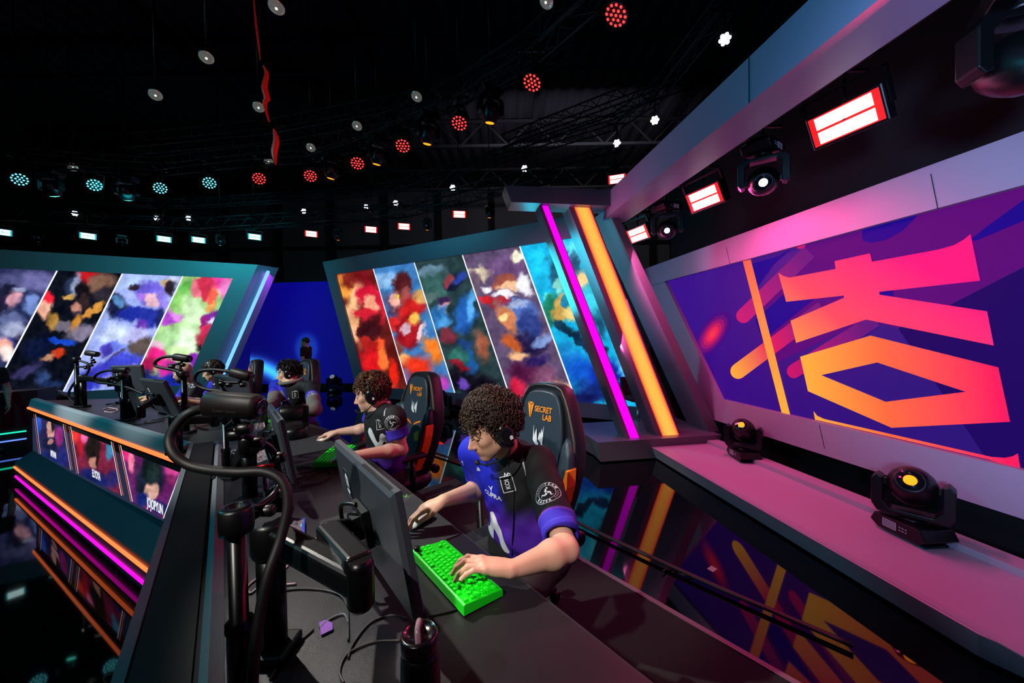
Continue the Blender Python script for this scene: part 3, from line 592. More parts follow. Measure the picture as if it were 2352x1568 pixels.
# hanging white moving heads along the right pipe
PR = BLK
def hang(o, zt, dz=.12):
    p = o.location; MB().tube([V((p.x, p.y, p.z + dz)), V((p.x, p.y, zt))], .011, 6).beam(V((p.x - .17, p.y, zt)), V((p.x + .17, p.y, zt)), .02, .02).beam(V((p.x, p.y - .17, zt)), V((p.x, p.y + .17, zt)), .02, .02).build('drop_rod', METAL, o, world=True)
labs = ['hanging white-beam moving head on the right pipe, nearest the portal', 'hanging white-beam moving head on the right pipe between the two larger red strobes', 'large dark moving head hanging at the far right top edge']
for (x, y), lb, sc in zip(((1532, 525), (1753, 412), (2345, 120)), labs, (.85, .85, .95)):
    q = PN(x, y, WA, 2.8); rz = face_cam(q)
    o = moving_head(lb, q + V((0, 0, .34)), -rz + math.pi, L_WHITE if x < 2000 else L_DARK, 25, hung=True, group=None, scale=sc, aimd=(CAM - q) + V((0, 0, -.3)) if x < 2000 else V((-.2, -1, -.8))); hang(o, 3.62, -.02)
mb = MB(); pa = PN(1430, 518, WA, 2.6); pz_ = 3.62
mb.tube([W(2.8, 6.3, pz_), W(2.8, -2.5, pz_)], .024, 8)
t = thing('lighting_pipe', 'long dark rigging pipe hanging above the right video wall', 'pipe', (0, 0, 0)); mb.build('pipe', METAL, t)
mb = MB()
for i in range(14): mb.tube([W(2.8, 6 - i * .55, pz_), W(2.8, 5.93 - i * .55, pz_)], .034, 8)
mb.build('cable_tie', BLKM, t)
mb = MB(); mb.tube([W(2.77, 6.2 - i * .2, pz_ + .028 + .008 * math.sin(i * 1.7)) for i in range(44)], .009, 5); mb.build('cable', BLKR, t)

# --- strobes
SB_R = mat('strobe_lamp_red', '000000', emit='fff0e8', es=2.6); SG_R = mat('strobe_glow_red', '400000', emit='ff1818', es=1.1)
SB_T = mat('strobe_lamp_teal', '000000', emit='d8ffff', es=2.4); SG_T = mat('strobe_glow_teal', '003030', emit='20c8d0', es=.9)
def strobe(name, lamp, glow):
    t = thing(name, 'x', 'strobe light')
    MB().box((0, .05, 0), (.46, .1, .25)).build('housing', BLK, t, bevel=.01)
    mb = MB(); 
    for z in (-.052, .052): mb.box((0, -.004, z), (.34, .006, .085))
    r = mb.build('lamp_bar', lamp, t)
    mb = MB(); mb.box((0, -.001, 0), (.42, .004, .21)); mb.build('glow_plate', glow, t)  # emissive plate draws the coloured glow around the lamp bars
    mb = MB(); 
    for s in (-1, 1): mb.beam((s * .245, .05, -.02), (s * .245, .05, .22), .02, .03, hint=V((0, 1, 0)))
    mb.beam((-.255, .05, .22), (.255, .05, .22), .02, .03, hint=V((0, 1, 0))); mb.build('bracket', METAL, t)
    return t
sR = strobe('strobe_light', SB_R, SG_R); sT = None
used = [0]
def put(proto, first, loc, rot, label, group, scale=1):
    if first: o = proto; o.location = loc; o.rotation_euler = rot; o['label'] = label; o['group'] = group; o.scale = (scale,) * 3
    else: o = dup(proto, loc, rot, label, group, scale=(scale,) * 3)
    return o
for i, ((x, y), lb) in enumerate(zip(((1940, 275), (1617, 455), (1465, 538)), ('largest red strobe light, nearest on the right pipe', 'middle-sized red strobe light hanging between two white moving heads', 'small red strobe light on the right pipe just beside the portal'))):
    q = PN(x, y, WA, 2.8); n = (V((-WA[0], -WA[1], -.55)) + V((0, -.25, 0)))
    hang(put(sR, i == 0, q, look(n), lb, 'red strobes on the right pipe'), 3.62, .0)
rows = [(715, 537, 'leftmost red strobe in the row above the middle video wall'), (852, 527, 'second red strobe from the left above the middle video wall'), (928, 520, 'third red strobe from the left above the middle video wall'), (1055, 492, 'fourth red strobe from the left above the middle video wall'), (1417, 411, 'rightmost red strobe of the far row, above the portal crossbeam')]
FAR = []; QH = []
for x, y, lb in rows:
    q = Pz(x, y, 4.6); FAR.append(q); QH.append((put(sR, False, q, look(V((0, 1.0, 1.2)) - q), lb, 'red strobes of the far row', .72), 5.13))
sT = strobe('strobe_light', SB_T, SG_T)
for i, (x, y, lb) in enumerate([(585, 544, 'rightmost teal strobe of the far row'), (456, 551, 'second teal strobe from the right in the far row'), (377, 549, 'middle teal strobe of the far row above the green picture strip'), (202, 542, 'teal strobe above the left video wall, second from the left edge'), (5, 533, 'teal strobe cut by the left picture edge')]):
    q = Pz(x, y, 4.6); FAR.append(q); QH.append((put(sT, i == 0, q, look(V((0, 1.0, 1.2)) - q), lb, 'teal strobes of the far row', .72), 5.13))
# --- LED par cans
def par(name, col, n_rings, r, dot, es):
    t = thing(name, 'x', 'stage light'); 
    MB().lathe((0, 0, 0), (0, 1, 0), [(r, 0), (r * 1.04, .02), (r, .05), (r * .8, .16), (r * .5, .2)], 20).build('housing', BLK, t)
    mb = MB(); k = 0
    for ring in range(n_rings + 1):
        m = 1 if ring == 0 else 6 * ring
        for i in range(m):
            a = 2 * math.pi * i / m; rr = r * .86 * ring / (n_rings + .15)
            x, z = rr * math.cos(a), rr * math.sin(a); mb.lathe((x, -.012, z), (0, 1, 0), [(.001, 0), (dot * .7, .002), (dot, .008)], 8, cap=False)
    mb.build('led_cluster', mat('led_' + col, '000000', emit=col, es=es), t)
    mb = MB(); [mb.beam((s * r * 1.1, .08, 0), (s * r * 1.1, .08, r * 1.7), .012, .03, hint=V((0, 1, 0))) for s in (-1, 1)]; mb.beam((-r * 1.15, .08, r * 1.7), (r * 1.15, .08, r * 1.7), .03, .012)
    mb.build('bracket', METAL, t); return t
pR = par('par_light', 'ff2a28', 2, .125, .0155, 4.0)
RP = []
names = ['topmost and largest', 'second largest', 'third largest', 'fourth largest', 'fifth largest', 'sixth', 'smallest and leftmost']
for i, (x, y) in enumerate([(1415, 35), (1222, 190), (1055, 283), (925, 335), (821, 375), (713, 404), (595, 410)]):
    q = Pz(x, y, 5.0); RP.append(q); QH.append((put(pR, i == 0, q, look(V((-1.5, 3.2, 0.2)) - q), '%s red LED par light along the curved truss' % names[i], 'red LED par lights'), 5.4))
pT = par('par_light', '68f0ff', 2, .125, .0155, 2.2)
for i, (x, y, nm) in enumerate([(481, 420, 'rightmost'), (368, 432, 'second from the right'), (217, 425, 'second from the left'), (45, 412, 'leftmost')]):
    q = Pz(x, y, 5.0); RP.append(q); QH.append((put(pT, i == 0, q, look(V((-1.5, 3.2, 0.2)) - q), '%s teal LED par light along the curved truss' % nm, 'teal LED par lights'), 5.4))
pW = par('par_light', 'e0e8ff', 1, .085, .034, 5)
WP = []
for i, (x, y, nm) in enumerate([(1665, 90, 'topmost seven-eyed white LED light'), (1504, 276, 'seven-eyed white LED light above the header beam, second from the top'), (1417, 329, 'seven-eyed white LED light, third from the top right'), (1205, 387, 'seven-eyed white LED light, fourth from the top right'), (1040, 431, 'seven-eyed white LED light above the fourth red strobe'), (909, 466, 'seven-eyed white LED light above the third red strobe'), (841, 475, 'seven-eyed white LED light above the second red strobe'), (698, 485, 'seven-eyed white LED light above the first red strobe'), (433, 501, 'seven-eyed white LED light above the right teal strobes'), (360, 501, 'seven-eyed white LED light above the middle teal strobe'), (172, 490, 'leftmost seven-eyed white LED light')]):
    q = Pz(x, y, 5.2); WP.append(q); QH.append((put(pW, i == 0, q, look(V((0, 1.0, .8)) - q), nm, 'white seven-eyed lights', .7), 5.55))
# --- dim silver spotlights
t = thing('spotlight', 'x', 'stage light'); MB().lathe((0, 0, 0), (0, 1, 0), [(.1, 0), (.105, .02), (.1, .1), (.08, .2), (.05, .26)], 20).build('housing', BLK, t)
MB().lathe((0, -.004, 0), (0, 1, 0), [(.0005, -.02), (.05, -.012), (.092, 0), (.1, .01)], 20, cap=False).build('lens', mat('spot_lens', '8a908a', .2, .6, emit='98a098', es=.22), t)
MB().ball((0, -.02, 0), .018, n=8).build('bulb', mat('spot_bulb', '000000', emit='fff4e0', es=1.4), t)
mb = MB(); [mb.beam((s * .12, .1, 0), (s * .12, .1, .2), .012, .03, hint=V((0, 1, 0))) for s in (-1, 1)]; mb.beam((-.125, .1, .2), (.125, .1, .2), .03, .012); mb.build('bracket', METAL, t)
wh = ['at the top edge left of centre', 'upper of the pair at upper left', 'lower of the pair at upper left', 'above the teal row at far left', 'above the red row near the centre', 'left of the centre red row', 'above the sixth red par light', 'cut by the top picture edge near the middle', 'dim one beside the red-lit straps', 'dim one below the red-lit straps']
for i, (x, y) in enumerate([(635, 17), (474, 132), (357, 218), (167, 384), (957, 222), (820, 289), (714, 339), (1255, 3), (594, 246), (617, 371)]):
    q = Pz(x, y, 5.4); QH.append((put(t, i == 0, q, look(V((-2.2, 2.6, 0)) - q), 'round silver spotlight hanging ' + wh[i], 'silver spotlights', .85), 9.98))
# --- hanging moving heads of the inner truss
proto = moving_head('x', (0, 0, 0), 0, L_ORANGE, 75, hung=True, detail=False, name='moving_head_light')
hm = [(1127, 262, 'red-lit hanging moving head right of the third largest red par light'), (983, 313, 'red-lit hanging moving head between two centre red par lights'), (867, 362, 'red-lit hanging moving head right of the fifth red par light'), (762, 396, 'red-lit hanging moving head beside the sixth red par light')]
for i, (x, y, lb) in enumerate(hm):
    q = Pz(x, y, 4.9); QH.append((put(proto, i == 0, q + V((0, 0, .36)), (math.pi, 0, .5 + i * .2), lb, 'red moving heads on the curved truss', .8), 9.98))
protoT = moving_head('x', (0, 0, 0), 0, L_TEAL, 70, hung=True, detail=False)
for i, (x, y, lb, z, s) in enumerate([(118, 432, 'teal-lit hanging moving head at far left of the curved truss', 4.9, .9), (290, 442, 'teal-lit hanging moving head between two teal par lights', 4.9, .9), (87, 547, 'tiny teal-dot moving head above the left video wall, leftmost', 4.55, .5), (280, 557, 'tiny teal-dot moving head above the left video wall, middle', 4.5, .5), (507, 556, 'tiny teal-dot moving head above the left video wall, right', 4.5, .5)]):
    q = Pz(x, y, z); QH.append((put(protoT, i == 0, q + V((0, 0, .42 * s)), (math.pi, 0, .3 * i), lb, 'teal moving heads', s), 9.98))
for i, (x, y, lb) in enumerate([(776, 543, 'tiny orange-dot moving head left in the red row'), (981, 519, 'tiny orange-dot moving head right of the third red strobe'), (1125, 490, 'tiny orange-dot moving head right of the fourth red strobe')]):
    q = Pz(x, y, 4.55); QH.append((put(proto, False, q + V((0, 0, .2)), (math.pi, 0, .3 * i), lb, 'orange-dot moving heads of the far row', .5), 9.98))
for o_, z_ in QH: hang(o_, z_, .0)
# --- trusses
def truss(name, label, pts, w_, r, m, step=.45):
    t = thing(name, label, 'truss'); mb = MB(); mb2 = MB(); cor = [(-1, -1), (1, -1), (1, 1), (-1, 1)]
    L = [V(p) for p in pts]
    for k in range(len(L) - 1):
        a, b = L[k], L[k + 1]; x, y, d = frame_of(b - a)
        for sx, sy in cor: mb.tube([a + x * sx * w_ / 2 + y * sy * w_ / 2, b + x * sx * w_ / 2 + y * sy * w_ / 2], r, 5)
        n = max(2, int((b - a).length / step))
        for i in range(n):
            p = a.lerp(b, i / n); q = a.lerp(b, (i + .5) / n); q2 = a.lerp(b, (i + 1) / n)
            for (s1, s2) in ((cor[0], cor[1]), (cor[1], cor[2]), (cor[2], cor[3]), (cor[3], cor[0])):
                A_ = p + x * s1[0] * w_ / 2 + y * s1[1] * w_ / 2; B_ = q + x * s2[0] * w_ / 2 + y * s2[1] * w_ / 2; C_ = q2 + x * s1[0] * w_ / 2 + y * s1[1] * w_ / 2
                mb2.tube([A_, B_, C_], r * .55, 4)
    mb.build('chord', m, t); mb2.build('lattice', m, t); return t
TRM = mat('truss_metal', '101014', .6, .3)
A1 = sorted(FAR, key=lambda p: math.atan2(p.x, p.y)); A1 = [p + V((0, 0, .42)) for p in A1]
truss('lighting_truss', 'far curved lighting truss carrying the red and teal strobes', A1, .28, .02, TRM)
A2 = sorted(RP, key=lambda p: math.atan2(p.x, p.y)); A2 = [p + V((0, 0, .46)) for p in A2]
truss('lighting_truss', 'near curved lighting truss carrying the LED par lights', A2, .26, .018, TRM)
A3 = sorted(WP, key=lambda p: math.atan2(p.x, p.y)); A3 = [p + V((0, 0, .40)) for p in A3]
truss('lighting_truss', 'thin curved truss behind the seven-eyed white lights', A3, .2, .014, TRM, .35)
tr = lambda pts: [Pz(x, y, 6.2) for x, y in pts]
truss('lighting_truss', 'straight dark truss high over the stage at upper centre', tr([(300, 330), (620, 300), (1000, 230), (1330, 90)]), .3, .02, TRM, .6)
truss('lighting_truss', 'straight dark truss crossing high over the portal', [Pz(1160, 330, 7.2), Pz(1640, 150, 7.2)], .35, .02, TRM, .6)
# drop pipes
mb = MB()
for p in A1[::2] + A2[::2]: mb.tube([p + V((0, 0, .14)), V((p.x, p.y, 9.9))], .012, 5)
tag(mb.build('suspension_cable', METAL), 'thin dark suspension cables holding the curved trusses', 'cable', kind='stuff')
# red-lit straps hanging at the upper left
RS = mat('strap_red_lit', 'd02010', .45); t = thing('hanging_strap', 'twisted red-lit straps hanging from the ceiling left of centre', 'strap')  # the red light is partly put into the base colour
mb = MB()
def ribbon(mb, pts, w_, tw=0, Y=4.2):
    ps = [PY(x, y, Y) for x, y in pts]; ps = bez(ps, 5); L = []; n = len(ps)
    for i, p in enumerate(ps):
        a = tw * i / n; u = i / (n - 1); ww = w_ * (.25 + .75 * math.sin(math.pi * u)); d = V((math.cos(a), math.sin(a), 0)) * ww; L += [p - d, p + d, p + d + V((0, .004, 0)), p - d + V((0, .004, 0))]
    for i in range(n - 1):
        o = i * 4; mb.add(L[o:o + 8], [(0, 1, 5, 4), (1, 2, 6, 5), (2, 3, 7, 6), (3, 0, 4, 7)], 0, True)
ribbon(mb, [(578, -60), (585, 30), (592, 90), (598, 138)], .012, .4)
mb.build('upper_strap', RS, t)
mb = MB(); ribbon(mb, [(604, 150), (612, 168), (607, 200), (613, 225), (608, 240), (618, 280)], .032, 1.2); mb.build('strap_loop', RS, t)
mb = MB(); ribbon(mb, [(628, 295), (634, 320), (630, 350), (633, 378)], .034, 1.0); mb.build('strap_loop', RS, t)
spot('strap_fill', (-1.2, 2.6, 4.2), PY(612, 200, 4.2), 60, (1, .1, .02), 60, .6, .05)  # added spot to redden the straps, no fixture here
# light grey hanging bracket near the first white light
# black bar stool behind the magenta column
p = Pz(1466, 992, 0.0); p = PN(1466, 985, WB, kf + 1.0); p.z = 0
t = thing('bar_stool', 'black bar stool with low back standing behind the magenta light column', 'stool', p, .2)
MB().lathe((0, 0, 0), (0, 0, 1), [(.21, 0), (.2, .015), (.03, .03)], 24).build('foot', CHROME, t)
MB().tube([(0, 0, .02), (0, 0, .66)], .024, 10).build('post', CHROME, t)
MB().box((0, 0, .7), (.42, .4, .07)).build('seat', BLKM, t, bevel=.025)
MB().box((0, .2, .88), (.4, .05, .3), (-.15, 0, 0)).build('backrest', BLKM, t, bevel=.02)
# LED-striped base of the second desk at the far left
t = thing('second_desk', 'dark desk base with teal and blue light lines at the left picture edge', 'desk')
a_, b_ = Pz(-160, 1062, 0), Pz(62, 1028, 0); dd = V((-.45, .9, 0)) * .5
MB().prism([a_, b_, b_ + V((0, 0, .34)), a_ + V((0, 0, .34))], dd).build('desk_base', BLKM, t)
MB().prism([a_ + dd * .6 + V((0, 0, .34)), b_ + dd * .6 + V((0, 0, .34)), b_ + dd * .6 + V((0, 0, .95)), a_ + dd * .6 + V((0, 0, .95))], dd).build('desk_body', mat('maroon_shade', '2a1a22', .5), t)
o1 = (a_ - b_).normalized().cross(V((0, 0, 1))) * .012
if o1.y > 0: o1 = -o1
MB().beam(a_ + V((0, 0, .29)) + o1, b_ + V((0, 0, .29)) + o1, .022, .02).build('light_strip', mat('strip_green', '000000', emit='20f0b8', es=1.5), t)
MB().beam(a_ + V((0, 0, .16)) + o1, b_ + V((0, 0, .16)) + o1, .022, .02).build('light_strip', mat('strip_blue', '000000', emit='6088ff', es=1.5), t)
# ---------------------------------------------------------------- lettering
def text_geo(body, size=1.0, squeeze=1.0, bold=0.0, align='CENTER', shear=0):
    cu = bpy.data.curves.new('t', 'FONT'); cu.body = body; cu.size = size; cu.align_x = align; cu.align_y = 'CENTER'; cu.offset = bold; cu.shear = shear; cu.resolution_u = 4
    ob = bpy.data.objects.new('t', cu); me = bpy.data.meshes.new_from_object(ob)
    vs = [V((v.co.x * squeeze, v.co.y, 0)) for v in me.vertices]; fs = [tuple(p.vertices) for p in me.polygons]
    bpy.data.objects.remove(ob); bpy.data.curves.remove(cu); bpy.data.meshes.remove(me); return vs, fs
def put_flat(mb, geo, o, x, y, mi=0):
    vs, fs = geo; mb.add([o + x * v.x + y * v.y for v in vs], fs, mi); return mb
# ---------------------------------------------------------------- the players' desk
nd = thing('players_desk', 'long angled grey esports desk with picture panels and light lines on its front', 'desk')
DM = mat('desk_laminate', '1e1b20', .34, bump=.25, bscale=700, spec=.55)
E1 = Pz(1500, 1568, DZ) + DE * .7; C1 = Pz(765, 990, DZ); C2 = Pz(691, 967, DZ); C3 = C2 - DE2 * 3.25
RC = Pz(435, 1018, 1.05); R3 = Pz(73, 915, 1.05); R0 = RC + DE * 3.4
dtop = [E1, C1, C2, C3, V((R3.x, R3.y, DZ)), V((RC.x, RC.y, DZ)), V((R0.x, R0.y, DZ))]
MB().prism([p - V((0, 0, .045)) for p in dtop], (0, 0, .045)).build('desktop', DM, nd)
mb = MB()
for a, b in ((C1, E1), (C2, C1), (C3, C2)): mb.beam(a + V((0, 0, -.024)), b + V((0, 0, -.024)), .012, .046)
mb.build('edge_band', mat('desk_edge', '2a2a30', .4), nd)
# front shell, near section (seen from behind): top strip, inner lip
dn = lambda p, n, z: V((p.x + DN.x * n, p.y + DN.y * n, z)); dn2 = lambda p, n, z: V((p.x + DN2.x * n, p.y + DN2.y * n, z))
mb = MB(); mb.prism([dn(RC, 0, 1.05), dn(RC, .022, 1.05), dn(RC, .022, .03), dn(RC, 0, .03)], DE * 3.4); mb.build('front_shell', mat('shell_panel', '70747c', .4), nd)
mb = MB(); mb.prism([dn(RC, .023, 1.046), dn(RC, .13, 1.04), dn(RC, .13, 1.0), dn(RC, .023, 1.0)], DE * 3.4 + DE * 0); mb.build('cable_channel', mat('shell_inner', '100b0e', .5), nd)
mb = MB(); mb.prism([dn(RC, .132, DZ + .003), dn(RC, .158, DZ + .022), dn(RC, .185, DZ + .003)], DE * 3.4); mb.build('edge_rail', mat('rail_grey', '6a6a70', .5), nd)
mb = MB(); mb.prism([dn(C1, -.35, RZ + .01), dn(C1, -.33, RZ + .01), dn(C1, -.33, DZ - .05), dn(C1, -.35, DZ - .05)], DE * 3.0); mb.build('modesty_panel', BLKM, nd)
# front of the far section: profile swept along the desk
PRF = [(0, 1.052), (-.03, 1.04), (-.05, .955), (-.05, .915), (-.03, .905), (-.012, .40), (-.03, .37), (-.155, .275), (-.175, .262), (-.165, .02), (.06, .02), (.06, 1.0), (.02, 1.052)]
L2 = (R3 - RC).length
def sweep(prof, m, name, x0=0, x1=None):
    x1 = L2 if x1 is None else x1; mb = MB(); mb.prism([dn2(RC, n, z) - DE2 * x0 for n, z in prof], -DE2 * (x1 - x0)); return mb.build(name, m, nd)
sweep([(.02, 1.052), (0, 1.053), (-.03, 1.04), (-.05, .955), (-.05, .915), (-.03, .905), (.06, .9), (.06, 1.0)], mat('fascia_panel', '8a969e', .33, spec=.6), 'fascia')
sweep([(-.03, .905), (-.01, .40), (.03, .40), (.03, .905)], BLKM, 'screen_bay')
sweep([(-.012, .40), (-.03, .37), (-.155, .275), (-.175, .262), (-.165, .02), (.06, .02), (.06, .40)], mat('plinth_panel', '3a4650', .35, spec=.6), 'plinth')
LO_ = mat('strip_orange', '000000', emit='ff7038', es=2.0); LM_ = mat('strip_magenta', '000000', emit='ff08c8', es=1.6)
def strip(n, z, m, h=.02, x1=None):
    MB().beam(dn2(RC, n, z), dn2(RC, n, z) - DE2 * (x1 or L2), .014, h).build('light_strip', m, nd)
strip(-.056, .935, LO_, .024); strip(-.178, .205, LO_, .022); strip(-.172, .085, LM_, .022)
# the same light lines on the near front section
for z, m, n in ((.935, LO_, -.006), (.205, LO_, -.006), (.085, LM_, -.006)): MB().beam(dn(RC, n, z), dn(RC, n, z) + DE * 3.4, .012, .02).build('light_strip', m, nd)
# left end panel
mb = MB(); mb.prism([V((R3.x, R3.y, .03)), V((C3.x, C3.y, .03)), V((C3.x, C3.y, DZ - .045)), V((R3.x, R3.y, DZ - .045))], DE2 * .03); mb.build('end_panel', mat('end_maroon', '3a2c34', .5), nd)
# name screens
NP = .002; pn = lambda x, y, lv=0: PN(x / 2.85, y / 2.85 + 750, MN, RC.x * MN[0] + RC.y * MN[1] - .026 - .0015 * lv)
mb = MB(); mb.poly([pn(210, 565), pn(1190, 900), pn(1068, 1275), pn(215, 822)]); scr = mb.build('name_screen', mat('name_screen_blue', '05070c', emit='262e48', es=1.0, spec=.2), nd)
faces = [
 ([(232, 573), (413, 637), (462, 937), (265, 833)], '2a2450', [(255, 640, 18, 60, 0, '2848a8', .6), (330, 690, 26, 70, 0, 'c89088', .35), (325, 640, 24, 30, 0, 'd8a898', .4), (345, 640, 12, 50, 0, '281820', .5), (335, 770, 60, 40, 0, '141838', .5), (390, 720, 30, 70, 0, '8c2470', .6), (330, 760, 18, 20, 0, 'a87068', .4), (340, 870, 90, 50, 20, '1c2468', .6), (415, 850, 30, 60, 0, '24246c', .6)], 'MYRWN', (349, 838), 14),
 ([(462, 651), (725, 742), (795, 1105), (513, 962)], '701c38', [(500, 700, 30, 60, 0, 'e83028', .6), (530, 760, 20, 90, 0, 'b01828', .6), (490, 670, 16, 16, 0, 'f8b8a0', .5), (680, 720, 30, 40, 0, 'd84868', .6), (715, 800, 24, 70, 0, '3878a0', .6), (560, 720, 26, 40, 0, 'e060a0', .6), (612, 800, 46, 90, 0, '241a18', .35), (615, 890, 30, 42, 0, 'b07868', .4), (608, 800, 40, 50, 0, '1c1412', .4), (640, 860, 10, 60, 0, '201614', .5), (620, 1000, 110, 60, 20, '161c5c', .6), (740, 1000, 40, 60, 0, '28205c', .6)], 'ELYOYA', (629, 972), 17),
 ([(787, 766), (1200, 900), (1068, 1255), (867, 1145)], '601c5c', [(830, 820, 36, 50, 0, 'd82878', .6), (860, 880, 20, 70, 0, 'e87898', .6), (900, 950, 26, 60, 0, '48204c', .6), (1130, 920, 50, 60, 0, 'c8408c', .6), (1120, 1000, 30, 40, 0, '802458', .6), (980, 1010, 90, 130, 15, '181c30', .4), (990, 1070, 48, 70, 0, 'd0a090', .35), (990, 930, 62, 100, 0, '101818', .3), (1000, 960, 45, 60, 0, '182424', .4), (975, 1100, 8, 20, 0, 'e0b8a8', .5), (930, 1130, 40, 50, 0, '18246c', .6), (1040, 1180, 80, 40, 20, '14185c', .6)], 'JOJOPYUN', (1052, 1172), 25)]
for q, base, bl, nm, (tx, ty), ts in faces:
    pts = [pn(x, y, 1) for x, y in q]
    bl2 = [(x / 2.85, y / 2.85 + 750, rx / 2.85, ry / 2.85, a, c, s * .8) for x, y, rx, ry, a, c, s in bl]
    P, f, c = art_quad(pts, 110, 120, lambda x, y: paint(x, y, base, bl2, warp=2, seed=3, streak=.12)); po = mesh_np('name_picture', P, f, ART, scr); colour_mesh(po, c)
    for side in ((q[0], q[3], 1), (q[1], q[2], -1)):
        for j, off in enumerate((0, -side[2] * 11)):
            a, b = side[0], side[1]; p0, p1 = pn(a[0] + off, a[1], 2), pn(b[0] + off, b[1], 2); wd = DE2 * .006
            MB().poly([p0 - wd, p0 + wd, p1 + wd, p1 - wd]).build('border_line', [WLINE, mat('line_orange', '000000', emit='ff6840', es=1.2)][j], scr)
    mb = MB(); put_flat(mb, text_geo(nm, .105, .62, .002, align='CENTER' if nm != 'JOJOPYUN' else 'LEFT'), pn(tx if nm != 'JOJOPYUN' else 962, ty if nm != 'JOJOPYUN' else 1148, 3), DE2, V((0, 0, 1))); mb.build('player_name', mat('name_white', '000000', emit='ffffff', es=1.2), scr)

# ---------------------------------------------------------------- monitors
MBK = mat('monitor_back', '34383e', .42, bump=.15, bscale=900, spec=.5); MSD = mat('monitor_side', '1c1a1e', .5)
SCRN = mat('monitor_screen', '020204', .2, emit='1a2438', es=.6)
def monitor(label, TL, xdir, up, w_=.56, h_=.33):
    """TL top left of the back as the camera sees it; xdir along the top; up vector; the screen faces away from the camera"""
    z = up.normalized(); x = xdir.normalized(); y = z.cross(x).normalized(); x = y.cross(z); M = Matrix((x, y, z)).transposed()
    c = TL + x * w_ / 2 - z * h_ / 2
    t = thing('gaming_monitor', label, 'monitor', c, rot=M.to_euler(), group='player monitors on the long desk')
    a, b = w_ / 2, h_ / 2
    rings = []
    for (iy, dx, dzt, dzb) in ((.024, 0, 0, 0), (.010, 0, 0, 0), (.0, .012, .012, .012)):
        rings.append([V((-a + dx, iy, -b + dzb)), V((a - dx, iy, -b + dzb)), V((a - dx, iy, b - dzt)), V((-a + dx, iy, b - dzt))])
    MB().loft(rings, mi=0, smooth=False).build('back_shell', MBK, t)
    MB().box((0, .0255, 0), (w_ - .012, .004, h_ - .014)).build('screen', SCRN, t)
    MB().box((0, .026, -b + .012), (w_, .006, .024)).build('bezel', MSD, t)
    mb = MB()
    for i in range(44): xx = a * .12 + i * (a * .8 / 44); mb.box((xx, .012, b + .0003), (.0022, .01, .001))
    mb.build('vent', BLKM, t)
    mb = MB(); put_ = [(-.010, -.02), (.010, -.02), (.010, .012), (.0, .022), (-.010, .012)]
    mb.poly([V((x_, -.001, z_)) for x_, z_ in [(-.016, .006), (-.016, .04), (.0, .052), (.016, .04), (.016, .006)]][::-1] ); mb.poly([V((x_, -.001, z_)) for x_, z_ in [(-.016, -.002), (.016, -.002), (.016, -.012), (0, -.02), (-.016, -.012)]])
    mb.poly([V((x_, -.0014, z_)) for x_, z_ in [(-.009, .006), (-.009, .034), (-.005, .036), (-.005, .006)]][::-1], 1); mb.poly([V((x_, -.0014, z_)) for x_, z_ in [(.005, .006), (.005, .036), (.009, .034), (.009, .006)]][::-1], 1)
    lg = mb.build('logo', [mat('logo_white', 'e8e8ee', .4), MBK], t); lg.location = (-a * .58, 0, b * .22)
    mb = MB()
    for s in ((-.024, -.03, -.024, .062), (.024, -.03, .024, .062)): mb.beam(V((s[0], -.0008, s[1])), V((s[2], -.0008, s[3])), .0012, .0012, hint=V((0, 1, 0)))
    for z_ in (-.03, .062): mb.beam(V((-.024, -.0008, z_)), V((.024, -.0008, z_)), .0012, .0012)
    f_ = mb.build('logo_frame', MSD, t); f_.location = lg.location
    mb = MB(); mb.box((0, -.012, -.01), (.11, .022, .11)).box((0, -.03, -.01), (.05, .03, .07)); mb.build('mount_plate', BLK, t, bevel=.004)
    mb = MB(); mb.tube(bez([(.0, -.02, .05), (-.05, -.05, .04), (-.06, -.05, -.06), (.0, -.04, -.12), (.03, -.02, -.14)], 6), .006, 6); mb.build('arm_cover', BLK, t)
    return t, c, y
def upv(TL, n, tilt): return (V((0, 0, 1)) * math.cos(tilt) - V((n.x, n.y, 0)) * math.sin(tilt))
def arm(label, base, elbow, wrist, mount, r=.022, pivot=None):
    t = thing('monitor_arm', label, 'monitor arm', (0, 0, 0)); t.location = base
    L = lambda p: V(p) - V(base)
    MB().box((0, 0, .012), (.09, .09, .024)).build('clamp', BLK, t, bevel=.006)
    top = V((base[0], base[1], elbow[2] - .03)); MB().tube([V((0, 0, .02)), L(top)], .03, 16).build('post', METAL, t)
    MB().lathe(L(V((base[0], base[1], elbow[2] - .045))), (0, 0, 1), [(.036, 0), (.04, .01), (.04, .07), (.034, .08)], 18).build('collar', BLK, t)
    MB().beam(L(V((base[0], base[1], elbow[2]))), L(wrist), .05, .055).build('lower_link', BLK, t, bevel=.012, segs=3)
    MB().lathe(L(wrist) - V((0, 0, .05)), (0, 0, 1), [(.022, 0), (.027, .01), (.027, .085), (.022, .1)], 18).build('joint', METAL, t)
    up_ = pivot if pivot is not None else mount
    MB().beam(L(V(wrist) + V((0, 0, .035))), L(up_), .055, .045).build('upper_link', BLK, t, bevel=.01, segs=3)
    if pivot is not None: MB().beam(L(pivot), L(mount), .03, .04).build('head_link', BLK, t, bevel=.006)
    return t
mons = []
z1 = 1.40; T = Pz(900, 1139, z1); T = T - DE * .008; TL1 = T - DE * .56; up1 = upv(TL1, DN, .16)
mons.append(monitor('nearest grey-backed monitor with vented top edge and white shield logo', TL1, DE, up1, .56, .335))
TL2 = Pz(610, 927, 1.40); mons.append(monitor('second nearest grey monitor, seen almost edge-on, before the curly-haired player', TL2, DE, upv(TL2, DN, .16), .56, .30))
